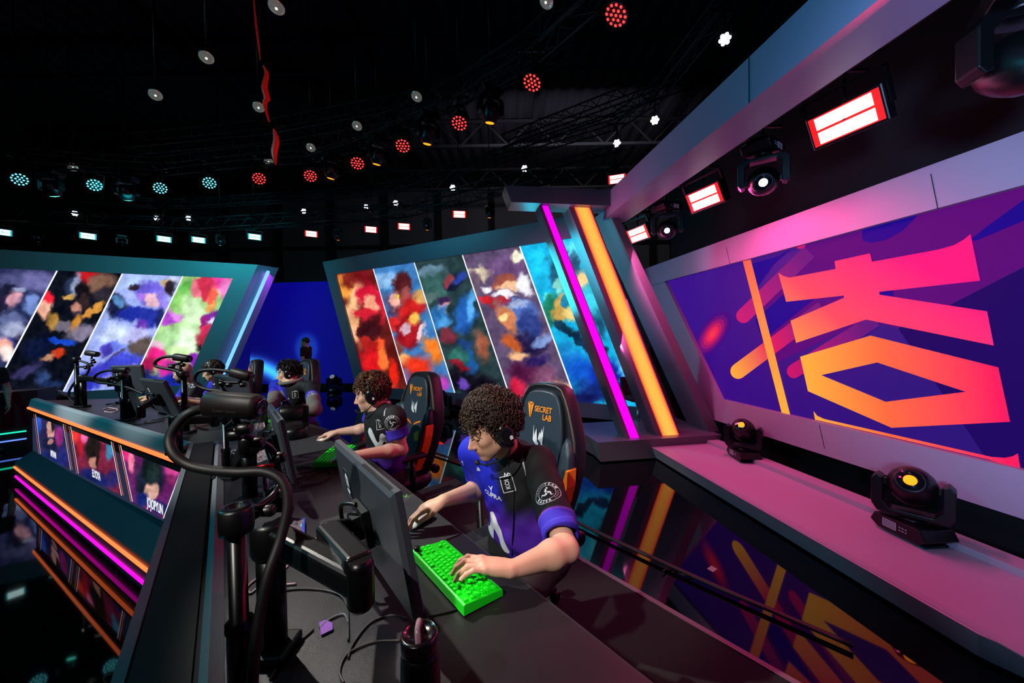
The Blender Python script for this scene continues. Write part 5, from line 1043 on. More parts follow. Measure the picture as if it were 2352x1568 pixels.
# ---------------------------------------------------------------- gaming chairs
CL = mat('chair_leather', '26323e', .42, bump=.35, bscale=350, spec=.5); CLD = mat('chair_leather_dark', '15141a', .42, bump=.3, bscale=350); CO = mat('chair_orange', 'f07810', .45, bump=.2, bscale=400)
STI = mat('stitch_tan', '9a7050', .6)
def gaming_chair(label, loc, f):
    t = thing('gaming_chair', label, 'gaming chair', loc, math.atan2(-f[0], f[1]) + math.pi, group=None)
    for i in range(5):
        a = i * 2 * math.pi / 5 + .3; d = V((math.cos(a), math.sin(a), 0))
        MB().tube([V((0, 0, .11)) + d * .03, V((0, 0, .1)) + d * .15, V((0, 0, .07)) + d * .32], [.03, .026, .016], 8).build('base_spoke', BLK, t)
        wv = MB().lathe(d * .32 + V((0, 0, .03)) - V((-d.y, d.x, 0)) * .022, V((-d.y, d.x, 0)), [(.02, 0), (.03, .004), (.03, .04), (.02, .044)], 14).build('wheel', BLKR, t)
    MB().tube([(0, 0, .08), (0, 0, .24), (0, 0, .241), (0, 0, .38)], [.032, .032, .018, .018], 14).build('gas_lift', METAL, t)
    mb = MB()
    rings = []
    for z, k in ((.36, .9), (.40, 1.0), (.44, 1.0), (.468, .93)):
        rings.append([V(((.26 if abs(math.cos(a)) > .0 else .26) * k * math.copysign(abs(math.cos(a)) ** .4, math.cos(a)), .26 * k * math.copysign(abs(math.sin(a)) ** .4, math.sin(a)) - .02, z)) for a in [2 * math.pi * i / 32 for i in range(32)]])
    mb.loft(rings); mb.build('seat', CLD, t)
    for s in (-1, 1):
        a = MB().box((s * .3, -.03, .655), (.085, .27, .035)).build('armrest', BLKR, t, bevel=.014, segs=3)
        MB().tube([(s * .24, 0, .38), (s * .3, 0, .40), (s * .305, 0, .64)], [.018, .022, .02], 10).build('armrest_post', BLK, a)
    # backrest: outline swept with recline, front faces -Y
    out = [(.17, .44), (.205, .55), (.245, .68), (.272, .80), (.275, .90), (.262, .98), (.238, 1.04), (.205, 1.12), (.168, 1.19), (.135, 1.235), (.09, 1.252), (0, 1.258)]
    def back(o, y0, y1, inset=0.0, r=.012):
        pts = [(x - inset * (1 if x > 0 else 0), z if z < 1.2 else z - inset) for x, z in o]; full = [(x, z) for x, z in pts] + [(-x, z) for x, z in pts[::-1][1:]]
        return full
    T0 = math.tan(math.radians(9)); yb = lambda z: .175 + (z - .44) * T0
    full = back(out, 0, 0)
    rings = []
    for dy, sc in ((-.030, .90), (-.042, .955), (-.032, .99), (.0, 1.0), (.045, .985), (.07, .93)):
        rings.append([V((x * sc, yb(z) + dy, .85 + (z - .85) * (1 - (1 - sc) * .55))) for x, z in full])
    b = MB().loft(rings, smooth=True).build('backrest', [CLD], t)
    # front centre pad
    pad_o = [(.11, .55), (.135, .70), (.16, .82), (.178, .92), (.178, 1.0), (.162, 1.09), (.140, 1.16), (.112, 1.20), (.07, 1.215), (0, 1.22)]
    fullp = back(pad_o, 0, 0); rings = []
    for dy, sc in ((-.030, 1.0), (-.050, .985), (-.056, .95)): rings.append([V((x * sc, yb(z) + dy, .9 + (z - .9) * (1 - (1 - sc) * .5))) for x, z in fullp])
    MB().loft(rings[::-1]).build('front_pad', CL, b)
    # side bolsters with orange lower panels
    for s in (-1, 1):
        bo = [(.165, .50), (.215, .60), (.252, .70), (.272, .80), (.27, .90), (.25, .97), (.2, .99), (.17, .93), (.15, .80), (.13, .66), (.12, .52)]
        rings = [[V((s * x, yb(z) - .03, z)) for x, z in bo], [V((s * (x * 1.0), yb(z) - .085 * (1 if x > .2 else .55), z)) for x, z in bo], [V((s * (.2 + (x - .2) * .7), yb(z) - .10 * (1 if x > .2 else .6), .76 + (z - .76) * .8)) for x, z in bo]]
        bo_ = MB().loft(rings if s > 0 else rings).build('side_bolster', CL, b)
        op = [(.18, .49), (.232, .60), (.266, .70), (.283, .78), (.281, .86), (.262, .86), (.245, .78), (.215, .68), (.19, .58), (.165, .50)]
        MB().prism([V((s * x, yb(z) - .108, z)) for x, z in op], (0, .07, 0)).build('orange_panel', CO, b, bevel=.004)
        fl_ = [(.02, .83), (.05, .85), (.10, .865), (.125, .868), (.11, .855), (.05, .835), (.02, .822)]; MB().prism([V((s * x, yb(z) - .0575, z)) for x, z in fl_], (0, .01, 0)).build('orange_flash', CO, b)
        st = MB().tube([V((s * x * .965, yb(z) - .0435, z * .998)) for x, z in out[3:-2]], .0016, 4).build('stitching', STI, b)
    for s in (1, -1):
        fl_ = [(.07, .70), (.115, .71), (.118, .78), (.10, .79), (.06, .765), (.04, .75)]; MB().prism([V((s * x, yb(z) - .060, z)) for x, z in fl_], (0, .01, 0)).build('orange_flash', CO, b)
    zt = 1.115; fr = lambda x, z: V((x, yb(z) - .0585, z)); ux = V((1, 0, 0)); uz = V((0, T0, 1)).normalized()
    # seen from the front local +X is on the viewer's right when looking along +Y
    mb = MB(); put_flat(mb, text_geo('SECRET', .044, .92, .0008, 'LEFT'), fr(-.045, zt), ux, uz); put_flat(mb, text_geo('LAB', .044, .92, .0008, 'LEFT'), fr(.022, zt - .040), ux, uz)
    for tri in ([(-.105, .03), (-.080, .018), (-.080, -.05), (-.084, -.05)], [(-.055, .03), (-.076, .018), (-.076, -.05), (-.074, -.05)], [(-.102, .034), (-.058, .034), (-.078, .022)]):
        mb.poly([fr(x, zt + z) for x, z in tri][::-1])
    mb.build('maker_lettering', mat('orange_print', 'f08a18', .5), b)
    zc = .955; mb = MB()
    claw = [[(-.045, .10), (-.036, .02), (-.028, .045), (-.018, .075), (-.012, .03), (-.007, .0), (-.002, -.03), (.004, -.012), (.010, -.045), (-.004, -.045), (-.03, -.030), (-.045, -.01)], [(.045, .105), (.036, .05), (.028, .08), (.020, .04), (.012, .055), (.004, .02), (.0, .0), (.02, -.012), (.032, -.03), (.034, -.045), (.043, -.04)]]
    for pl_ in claw: mb.poly([fr(x * .9, zc + z * .75) for x, z in pl_])
    mb.build('claw_emblem', mat('emblem_white', 'ccd0d2', .5), b)
    kn = MB().lathe((.28, yb(.56), .52), (1, 0, 0), [(.03, 0), (.034, .01), (.034, .035), (.02, .04)], 18).build('recline_knob', BLK, t)
    MB().lathe((-.28, yb(.56), .52), (-1, 0, 0), [(.03, 0), (.034, .01), (.034, .035), (.02, .04)], 18).build('recline_knob', BLK, t)
    return t
# ---------------------------------------------------------------- smooth solid modeller for figures
def A3(p): return np.array((p[0], p[1], p[2]), np.float32)
class Solid:
    def __init__(s): s.p = []
    def cone(s, a, b, r1, r2, k=.02, op='+'): s.p.append(('c', A3(a), A3(b), r1, r2, k, op)); return s
    def ball(s, c, r, k=.02, op='+', R=None):
        r = (r, r, r) if isinstance(r, (int, float)) else r; s.p.append(('e', A3(c), np.array(r, np.float32), None if R is None else np.array(R, np.float32), 0, k, op)); return s
    def plane(s, p, n, k=.004, near=None, op='-'): s.p.append(('h', A3(p), A3(V(n).normalized()), near, 0, k, op)); return s
    def ev1(s, q, P):
        if q[0] == 'c':
            a, b, r1, r2 = q[1:5]; ab = b - a; L2 = float(ab @ ab) + 1e-12; h = np.clip(((P - a) @ ab) / L2, 0, 1); return np.linalg.norm(P - a - h[:, None] * ab, axis=1) - (r1 + (r2 - r1) * h)
        if q[0] == 'e':
            d = P - q[1]
            if q[3] is not None: d = d @ q[3]
            r = q[2]; k0 = np.linalg.norm(d / r, axis=1); k1 = np.linalg.norm(d / (r * r), axis=1) + 1e-9; return np.where(k0 < 1e-4, -r.min(), k0 * (k0 - 1) / k1)
        if q[0] == 'h':
            d = (P - q[1]) @ q[2]
            if q[3]: c, rad = q[3]; d = np.minimum(d, rad - np.linalg.norm(P - A3(c), axis=1))
            return -d
    def bound(s, q, c):
        if q[0] == 'c': a, b, r1, r2 = q[1:5]; ab = b - a; h = np.clip(((c - a) @ ab) / (float(ab @ ab) + 1e-12), 0, 1); return np.linalg.norm(c - a - h * ab) - max(r1, r2)
        if q[0] == 'e': return np.linalg.norm(c - q[1]) - q[2].max()
        if q[3]: return np.linalg.norm(c - A3(q[3][0])) - q[3][1]
        return -1
    def box(s):
        lo, hi = [], []
        for q in s.p:
            if q[-1] != '+': continue
            if q[0] == 'c': r = max(q[3], q[4]); lo += [np.minimum(q[1], q[2]) - r]; hi += [np.maximum(q[1], q[2]) + r]
            elif q[0] == 'e': m = q[2].max(); lo += [q[1] - m]; hi += [q[1] + m]
        return np.min(lo, 0), np.max(hi, 0)
    def mesh(s, h, disp=None):
        lo, hi = s.box(); lo = lo - .02 - 2 * h; hi = hi + .02 + 2 * h; B = 12
        n = (np.ceil((hi - lo) / h / B).astype(int)) * B + 1; D = np.ones(tuple(n), np.float32)
        g = np.arange(B + 1) * h; gx, gy, gz = np.meshgrid(g, g, g, indexing='ij'); G = np.stack([gx.ravel(), gy.ravel(), gz.ravel()], 1).astype(np.float32); R = B * h * .5 * 1.7321
        for i in range(0, n[0] - 1, B):
            for j in range(0, n[1] - 1, B):
                for k in range(0, n[2] - 1, B):
                    o = (lo + np.array((i, j, k)) * h).astype(np.float32); c = o + B * h / 2
                    use = [q for q in s.p if s.bound(q, c) < R + q[5] * 1.5 + .012]
                    if not any(q[-1] == '+' for q in use): continue
                    P = G + o; d = np.full(len(P), 1.0, np.float32)
                    for q in use:
                        e = s.ev1(q, P); kk = max(q[5], 1e-4)
                        if q[-1] == '+': hh = np.maximum(kk - np.abs(d - e), 0) / kk; d = np.minimum(d, e) - hh * hh * kk * .25
                        else: hh = np.maximum(kk - np.abs(d + e), 0) / kk; d = np.maximum(d, -e) + hh * hh * kk * .25
                    if disp is not None: d = d + disp(P)
                    D[i:i + B + 1, j:j + B + 1, k:k + B + 1] = d.reshape(B + 1, B + 1, B + 1)
        neg = D < 0; c8 = [(0,0,0),(1,0,0),(0,1,0),(1,1,0),(0,0,1),(1,0,1),(0,1,1),(1,1,1)]; m = tuple(x - 1 for x in D.shape)
        sl = lambda A, c: A[c[0]:c[0] + m[0], c[1]:c[1] + m[1], c[2]:c[2] + m[2]]
        cnt = sum(sl(neg, c).astype(np.int8) for c in c8); act = (cnt > 0) & (cnt < 8); idx = np.argwhere(act); vid = np.full(m, -1, np.int64); vid[act] = np.arange(len(idx))
        vals = [D[idx[:, 0] + c[0], idx[:, 1] + c[1], idx[:, 2] + c[2]] for c in c8]; acc = np.zeros((len(idx), 3)); num = np.zeros(len(idx))
        for a in range(8):
            for b in range(a + 1, 8):
                df = [c8[b][t] - c8[a][t] for t in range(3)]
                if sum(abs(x) for x in df) != 1: continue
                va, vb = vals[a], vals[b]; cr = (va < 0) != (vb < 0); tt = np.where(cr, va / (va - vb + 1e-20), 0)
                pt = np.array(c8[a])[None] + tt[:, None] * np.array(df)[None]; acc += np.where(cr[:, None], pt, 0); num += cr
        Vv = (idx + acc / num[:, None]) * h + lo; F_ = []
        for ax in range(3):
            u, v = (ax + 1) % 3, (ax + 2) % 3; s0 = [slice(0, m[0]), slice(0, m[1]), slice(0, m[2])]
            e0 = D[tuple(s0)] < 0; s1 = list(s0); s1[ax] = slice(1, m[ax] + 1); e1_ = D[tuple(s1)] < 0; cr = e0 != e1_
            w = np.argwhere(cr); w = w[(w[:, u] > 0) & (w[:, v] > 0)]; fl = e0[w[:, 0], w[:, 1], w[:, 2]]
            def at(du, dv): q = w.copy(); q[:, u] -= du; q[:, v] -= dv; return vid[q[:, 0], q[:, 1], q[:, 2]]
            q = np.stack([at(1, 1), at(0, 1), at(0, 0), at(1, 0)], 1); q[~fl] = q[~fl][:, ::-1]; F_.append(q)
        return Vv, np.concatenate(F_)
def smoothstep(a, b, x): t = np.clip((x - a) / (b - a), 0, 1); return t * t * (3 - 2 * t)
def LC(h): return np.array(lin(h))
def mixc(c, col, a): return c * (1 - a[:, None]) + np.array(col)[None] * a[:, None]
SKIN = mat_attr('skin', False, rough=.48, bump=.12, bscale=900, sss=.12)
CLOTH = mat_attr('jersey_fabric', False, rough=.72, bump=.25, bscale=1400, spec=.3)

def hand(S, W_, d, up, side, curl, spread=.10, thumb=(.5, .35), sc=1.0, pose=None):
    """W_ wrist point, d wrist->knuckles, up back-of-hand normal, side +1 thumb towards d x up ... returns finger tips"""
    d = V(d).normalized(); up = V(up); up = (up - d * up.dot(d)).normalized(); s = d.cross(up) * side; tips = []
    L = [(.043, .026, .020), (.047, .030, .021), (.044, .028, .021), (.034, .021, .018)]; lat = [.028, .009, -.010, -.027]; ml = [.088, .090, .084, .076]
    S.ball(V(W_) + d * .045 * sc, (.03 * sc, .03 * sc, .017 * sc), .02)
    for i in range(4):
        k0 = V(W_) + d * .008 * sc + s * lat[i] * .55 * sc; kn = V(W_) + d * ml[i] * sc + s * lat[i] * sc + up * (.004 - abs(lat[i]) * .15) * sc
        S.cone(k0, kn, .0145 * sc, .0108 * sc, .014)
        fd = (d + s * (lat[i] / .028) * spread).normalized(); ang = 0; p = kn; r = [.0092, .0084, .0075, .0066] if i < 3 else [.008, .0073, .0066, .0058]
        for j in range(3):
            ang += curl[i][j]; dd = fd * math.cos(ang) - up * math.sin(ang); q = p + dd * L[i][j] * sc
            S.cone(p, q, r[j] * sc, r[j + 1] * sc, .004 if j else .008); p = q
        tips.append((p, dd, (up * math.cos(ang) + fd * math.sin(ang)).normalized()))
    # thumb
    b0 = V(W_) + d * .02 * sc + s * .022 * sc - up * .004 * sc; td = (d * math.cos(thumb[0]) + s * math.sin(thumb[0]) - up * thumb[1]).normalized(); b1 = b0 + td * .038 * sc; S.cone(b0, b1, .0155 * sc, .0115 * sc, .014)
    td2 = (td * .86 + d * .4 - s * .12).normalized(); b2 = b1 + td2 * .030 * sc; S.cone(b1, b2, .0112 * sc, .0092 * sc, .004)
    td3 = (td2 * .8 + d * .5 - s * .2).normalized(); b3 = b2 + td3 * .024 * sc; S.cone(b2, b3, .0094 * sc, .0075 * sc, .003); tips.append((b3, td3, up)); return tips

def head_solid(S, c, R, sc=1.0, wide=1.0, nose=1.0):
    T = lambda x, y, z: V(c) + R @ V((x * sc, y * sc, z * sc)); Rm = np.array(R)
    S.ball(T(0, .016, .032), (.074 * wide * sc, .094 * sc, .090 * sc), .02, R=Rm)
    S.ball(T(0, -.036, -.018), (.059 * wide * sc, .054 * sc, .078 * sc), .03, R=Rm)
    for s in (-1, 1):
        S.cone(T(s * .056 * wide, .006, -.048), T(s * .022, -.070, -.096), .020 * sc, .017 * sc, .028)
        S.ball(T(s * .040, -.066, -.020), .021 * sc, .022)
        S.ball(T(s * .03, -.062, -.062), .021 * sc, .028)
    S.ball(T(0, -.084, -.098), (.020 * sc, .015 * sc, .016 * sc), .018, R=Rm)
    S.cone(T(-.03, -.080, .024), T(.03, -.080, .024), .012 * sc, .012 * sc, .014)
    S.ball(T(0, -.074, .045), (.045 * sc, .016 * sc, .035 * sc), .02, R=Rm)
    for s in (-1, 1): S.ball(T(s * .031, -.099, .004), (.0155 * sc, .013 * sc, .0105 * sc), .012, '-', R=Rm)
    S.cone(T(0, -.088, .016), T(0, -.1115 - .004 * nose, -.030), .0068 * sc, .0088 * sc * nose, .010)
    S.cone(T(0, -.078, .018), T(0, -.094, -.036), .0105 * sc, .0150 * sc, .012); S.cone(T(0, -.084, .010), T(0, -.103, -.032), .0085 * sc, .0110 * sc, .010)
    S.ball(T(0, -.113 - .004 * nose, -.034), .0095 * sc * nose, .006)
    for s in (-1, 1): S.ball(T(s * .0115, -.102, -.037), (.0075 * sc, .010 * sc, .0070 * sc), .006, R=Rm)
    for s in (-1, 1): S.ball(T(s * .0065, -.109, -.0435), (.0035 * sc, .005 * sc, .003 * sc), .002, '-', R=Rm)
    S.ball(T(0, -.086, -.062), (.026 * sc, .016 * sc, .022 * sc), .014, R=Rm)
    S.cone(T(-.017, -.0925, -.0610), T(0, -.1005, -.0575), .0040 * sc, .0052 * sc, .005); S.cone(T(.017, -.0925, -.0610), T(0, -.1005, -.0575), .0040 * sc, .0052 * sc, .005)
    S.cone(T(-.014, -.0925, -.0700), T(.014, -.0925, -.0700), .0050 * sc, .0050 * sc, .005); S.ball(T(0, -.0965, -.0705), .0062 * sc, .006)
    S.cone(T(-.02, -.0985, -.0650), T(0, -.1045, -.0645), .0012 * sc, .0014 * sc, .0015, '-'); S.cone(T(.02, -.0985, -.0650), T(0, -.1045, -.0645), .0012 * sc, .0014 * sc, .0015, '-')
    for s in (-1, 1):
        S.ball(T(s * .031, -.0815, .004), .0138 * sc, .003)          # lids
        S.ball(T(s * .031, -.0985, -.001), (.0105 * sc, .007 * sc, .0028 * sc), .0015, '-', R=Rm)
        S.ball(T(s * .076 * wide, .010, -.004), (.010 * sc, .018 * sc, .030 * sc), .006, R=Rm); S.ball(T(s * .087 * wide, .006, -.002), (.005 * sc, .010 * sc, .018 * sc), .004, '-', R=Rm)

def skin_colours(P, c, R, sc, tone, lip, browc, stub=.0, hairc=None, tips=()):
    L = (P - np.array(c)[None]) @ np.array(R) / sc; x, y, z = L[:, 0], L[:, 1], L[:, 2]; col = np.tile(LC(tone), (len(P), 1)); front = smoothstep(-.03, -.06, y)
    red = LC(tone) * np.array((1.05, .72, .66))
    g = lambda cx, cy, cz, r: np.exp(-(((x - cx) ** 2 + (y - cy) ** 2 + (z - cz) ** 2) / r ** 2))
    for s in (-1, 1): col = mixc(col, red, .45 * g(s * .042, -.075, -.025, .024)); col = mixc(col, red, .5 * g(s * .08, .01, 0, .03))
    col = mixc(col, red, .45 * g(0, -.118, -.034, .018))
    n = fbm(P[:, 0] * 1000, P[:, 2] * 1000, 26, 3); col = col * (1 + .05 * n[:, None])
    if stub: 
        m = smoothstep(-.035, -.07, z) * smoothstep(.02, -.02, y) * (np.abs(L).max(1) < .14); m2 = m * (1 - smoothstep(.0, .012, .022 - np.hypot(x * .8, z + .066))); col = mixc(col, LC(browc), stub * np.clip(m2, 0, 1))
    lipm = smoothstep(1.15, .8, np.hypot(x / .021, (z + .0655) / .0095)) * (y < -.085); col = mixc(col, LC(lip), .75 * lipm)
    lm = np.exp(-((z + .0648) / .0012) ** 2) * (np.abs(x) < .02) * (y < -.085); col = mixc(col, LC(lip) * .25, .8 * lm)
    for s in (-1, 1):
        bx = s * x; bz = .0215 + .010 * np.sin(np.clip((bx - .012) / .042, 0, 1) * 2.4) - .004 * np.clip((bx - .012) / .04, 0, 1)
        wdt = .0068 * (1 - .55 * np.clip((bx - .02) / .035, 0, 1)); m = smoothstep(1.3, .6, np.abs(z - bz) / wdt) * smoothstep(.006, .012, bx) * smoothstep(.058, .048, bx) * (y < -.04); col = mixc(col, LC(browc), .88 * m)
        em = smoothstep(1.3, .85, np.hypot((bx - .031) / .0135, (z + .0025) / .0036)) * (y < -.07); col = mixc(col, LC('140c0a'), .9 * em)
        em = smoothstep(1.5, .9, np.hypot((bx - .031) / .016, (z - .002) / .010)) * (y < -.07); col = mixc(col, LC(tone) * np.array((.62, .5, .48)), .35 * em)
    if hairc: m = smoothstep(.0, .03, y + (z - .05) * .9) * (z > -.06) * (np.linalg.norm(L, axis=1) < .16); col = mixc(col, LC(hairc), .9 * m)
    for p, dd, uu in tips:
        q = np.array(p + uu * .006 * 1.0 + dd * .001); d2 = np.linalg.norm(P - q[None], axis=1); col = mixc(col, LC('f0c8bc'), .55 * smoothstep(.0065, .0045, d2))
    return np.clip(col, 0, 1)

def curls(mb, c, R, sc, n, rng_, length=(.03, .06), rad=.0022, coil=.006, shell=(.083, .100, .098), zlow=-.02, front=-.078, vol=.02, jitter=1.0, hang=.4, skip=None, wave=1.0, seg=12, turns=2.2, sides=4):
    """wavy locks rooted on the skull; skip(l) says where no hair grows (local coordinates)"""
    k = 0; tries = 0
    while k < n and tries < n * 20:
        tries += 1; v = V((rng_.gauss(0, 1), rng_.gauss(0, 1), rng_.gauss(0, 1))).normalized(); l = V((v.x * shell[0], v.y * shell[1] + .016, v.z * shell[2] + .032))
        if l.z < zlow + (.055 if l.y < -.02 else 0) + max(0, -l.y - .0) * .55 : continue
        if skip and skip(l): continue
        k += 1; nrm = V((v.x / shell[0], v.y / shell[1], v.z / shell[2])).normalized(); ln = rng_.uniform(*length)
        down = V((0, -.35, -1)); ax = (nrm * (1 - hang) + down * hang * .6 + V((rng_.uniform(-.5, .5), rng_.uniform(-.5, .5), rng_.uniform(-.5, .5))) * jitter).normalized()
        a, b_, _ = frame_of(ax); ph = rng_.uniform(0, 6.28); cr = coil * rng_.uniform(.6, 1.2); tn = turns * rng_.uniform(.7, 1.3); pts = []
        for i in range(seg):
            t_ = i / (seg - 1); q = l - nrm * .006 + nrm * vol * math.sin(t_ * 2.2) + (ax - nrm * ax.dot(nrm) * .6) * ln * t_ + (a * math.cos(ph + tn * 6.28 * t_) + b_ * math.sin(ph + tn * 6.28 * t_)) * cr * min(1, t_ * 3) * wave
            pts.append(V(c) + R @ (q * sc))
        mb.tube(pts, [rad * sc * (1 - .55 * (i / (seg - 1))) for i in range(seg)], sides, cap=False)
def headset(label, c, R, sc=1.0, band_r=.112, hv=.0, mic=1):
    t = thing('headset', label, 'headset', c, rot=R.to_euler()); t.scale = (sc,) * 3
    a = [(.098 * math.cos(x), .008 + .0 * math.sin(x), -.005 + hv + (band_r + .015) * math.sin(x)) for x in [math.pi * i / 20 for i in range(21)]]
    rings = []
    mb = MB()
    for i, p in enumerate(a):
        p = V(p); nrm = V((p.x, 0, p.z)).normalized(); wd = .016 + .010 * math.sin(math.pi * i / 20); th = .006 + .004 * math.sin(math.pi * i / 20)
        rings.append([p + V((0, wd * math.cos(q), 0)) + nrm * th * math.sin(q) for q in [6.283 * j / 12 for j in range(12)]])
    mb.loft(rings); mb.build('headband', BLKR, t)
    for s in (-1, 1):
        mb = MB(); mb.tube([V((s * .100, .008, .05)), V((s * .108, .004, .02)), V((s * .112, .004, -.01))], .0055, 8); mb.build('yoke', BLK, t)
        mb = MB(); rings = []
        for x_, k_ in ((.074, .9), (.080, 1.0), (.094, 1.0), (.098, .88)): rings.append([V((s * x_, .006 + .040 * k_ * math.cos(q), -.008 + .055 * k_ * math.sin(q))) for q in [6.283 * j / 24 for j in range(24)]])
        mb.loft(rings); mb.build('ear_cushion', BLKM, t)
        mb = MB(); rings = []
        for x_, k_ in ((.096, .92), (.104, .96), (.116, .80), (.121, .55)): rings.append([V((s * x_, .006 + .038 * k_ * math.cos(q), -.008 + .053 * k_ * math.sin(q))) for q in [6.283 * j / 24 for j in range(24)]])
        cup = mb.loft(rings).build('ear_cup', mat('cup_plastic', '141418', .28, spec=.6), t)
        mb = MB(); mb.poly([V((s * .1222, .02 + x_, -.02 + z_)) for x_, z_ in ([(-.006, -.008), (.006, -.008), (.007, .004), (0, .010), (-.007, .004)])]); mb.build('cup_logo', mat('logo_white', 'e8e8ee', .4), cup)
    if mic:
        s = mic; pth = [V((s * .108, .012, -.048)), V((s * .108, -.01, -.066)), V((s * .096, -.05, -.088)), V((s * .066, -.095, -.094)), V((s * .036, -.118, -.088))]
        MB().lathe(V((s * .100, .012, -.050)), V((s, 0, 0)), [(.010, 0), (.012, .004), (.012, .014), (.008, .018)], 14).build('mic_pivot', BLK, t)
        MB().tube(bez(pth, 6), .0032, 8).build('mic_boom', BLKR, t); MB().ball(V((s * .026, -.121, -.084)), (.015, .010, .010)).build('mic_foam', BLKM, t)
    return t
def bvh_of(P, F_): return BVHTree.FromPolygons([tuple(p) for p in P], [tuple(int(i) for i in f) for f in F_])
def decal(bvh, polys, origin, xdir, ydir, m, name, parent, off=.0016, sub=.006, outward=None):
    """lay flat letter shapes onto a curved garment: polys = (verts xy, faces)"""
    x = V(xdir).normalized(); y = V(ydir); y = (y - x * y.dot(x)).normalized(); n = x.cross(y)
    if outward is not None and n.dot(outward) < 0: n = -n
    bm = bmesh.new(); vs = [bm.verts.new((v[0], v[1], 0)) for v in polys[0]]
    for f in polys[1]:
        try: bm.faces.new([vs[i] for i in f])
        except Exception: pass
    bmesh.ops.triangulate(bm, faces=bm.faces[:])
    for _ in range(4):
        ed_ = [e for e in bm.edges if e.calc_length() > sub]
        if not ed_ or len(bm.verts) > 6000: break
        bmesh.ops.subdivide_edges(bm, edges=ed_, cuts=1); bmesh.ops.triangulate(bm, faces=[f for f in bm.faces if len(f.verts) > 3])
    bm.verts.ensure_lookup_table(); P = []
    for v in bm.verts:
        q = V(origin) + x * v.co.x + y * v.co.y; h = bvh.ray_cast(q + n * .12, -n, .3)
        P.append(tuple((h[0] + n * off) if h[0] is not None else (q)))
    F_ = [[v.index for v in f.verts] for f in bm.faces]; bm.free()
    mb = MB(); mb.add([V(p) for p in P], F_, 0, True); return mb.build(name, m, parent, world=True)
def ring_poly(r1, r2, n=40, a0=0, a1=2 * math.pi):
    vs = []; fs = []
    for i in range(n + 1): a = a0 + (a1 - a0) * i / n; vs += [(r1 * math.cos(a), r1 * math.sin(a)), (r2 * math.cos(a), r2 * math.sin(a))]
    for i in range(n): fs.append((2 * i, 2 * i + 1, 2 * i + 3, 2 * i + 2))
    return vs, fs
def merge_poly(*ps):
    vs, fs = [], []
    for v, f in ps: o = len(vs); vs += [(a[0], a[1]) for a in v]; fs += [tuple(i + o for i in q) for q in f]
    return vs, fs
def shift(p, dx, dy, rot=0, s=1): c_, s_ = math.cos(rot), math.sin(rot); return [((v[0] * c_ - v[1] * s_) * s + dx, (v[0] * s_ + v[1] * c_) * s + dy) for v in p[0]], p[1]
def stroke(pts, w_):
    """thick line through points (list of xy) -> polygons"""
    L = [V((p[0], p[1])) for p in pts]; vs = []; fs = []
    for i, p in enumerate(L):
        t_ = (L[min(i + 1, len(L) - 1)] - L[max(i - 1, 0)]).normalized(); n = V((-t_.y, t_.x)); ww = w_[i] if isinstance(w_, (list, tuple)) else w_; vs += [tuple(p + n * ww / 2), tuple(p - n * ww / 2)]
    for i in range(len(L) - 1): fs.append((2 * i, 2 * i + 1, 2 * i + 3, 2 * i + 2))
    return vs, fs
def arc_text(s, r, size, a_mid, da, flip=False):
    out = []
    for i, ch in enumerate(s):
        a = a_mid - (i - (len(s) - 1) / 2) * da * (-1 if flip else 1); g = text_geo(ch, size, .95, .0006); out.append(shift(([(v.x, v.y) for v in g[0]], g[1]), r * math.cos(a), r * math.sin(a), a - math.pi / 2 + (math.pi if flip else 0)))
    return merge_poly(*out)
def badge(r=.045):
    parts = [ring_poly(r * .97, r), ring_poly(r * .66, r * .685), arc_text('TEAM', r * .82, r * .30, math.radians(115), math.radians(20)), arc_text('RAZER', r * .82, r * .30, math.radians(-62), math.radians(19), True)]
    for a in list(range(10, 75, 13)) + list(range(160, 235, 13)):
        q = math.radians(a); parts.append(shift(stroke([(-.05 * r, -.05 * r), (0.02 * r, 0), (-.05 * r, .05 * r)], .03 * r), r * .82 * math.cos(q), r * .82 * math.sin(q), q + math.pi / 2))
    for k in range(3):
        a0 = k * 2.094 + .6; pts = [(r * (.06 + .12 * j) * math.cos(a0 + .42 * math.sin(j * 1.5)), r * (.06 + .12 * j) * math.sin(a0 + .42 * math.sin(j * 1.5))) for j in range(5)]
        parts.append(stroke(pts, [.2 * r, .17 * r, .13 * r, .10 * r, .03 * r]))
    return merge_poly(*parts)
def emblem_m(w_=.15, h_=.16):
    a = [(-.5, .30), (-.44, .42), (-.33, .5), (-.2, .44), (-.12, .25), (-.08, .02), (-.01, -.08), (.07, -.02), (.14, .18), (.2, .30), (.28, .33), (.38, .22), (.46, .0), (.5, -.25), (.5, -.42), (.46, -.47), (.38, -.46), (.35, -.4), (.34, -.2), (.26, -.02), (.2, -.1), (.1, -.36), (.02, -.5), (-.04, -.5), (-.12, -.4), (-.3, -.1), (-.44, .12)]
    return [(x * w_, y * h_) for x, y in a], [tuple(range(len(a)))]
def logo_fish(s=.04):
    return merge_poly(ring_rect(-.5 * s, -.72 * s, .5 * s, .5 * s, .06 * s), shift(tg('KOI', .5 * s, .9), 0, -.12 * s, math.pi / 2), stroke([(-.1 * s, .45 * s), (.0, .75 * s), (.12 * s, .5 * s)], .12 * s), stroke([(.12 * s, .45 * s), (.25 * s, .7 * s), (.42 * s, .6 * s)], .12 * s))
def ring_rect(x0, y0, x1, y1, w_): return merge_poly(stroke([(x0, y0), (x1, y0)], w_), stroke([(x1, y0), (x1, y1)], w_), stroke([(x1, y1), (x0, y1)], w_), stroke([(x0, y1), (x0, y0)], w_))
def tg(s, size, sq=1, bold=.0006): g = text_geo(s, size, sq, bold); return [(v.x, v.y) for v in g[0]], g[1]
JW = mat('jersey_print_white', 'd8dae2', .6)

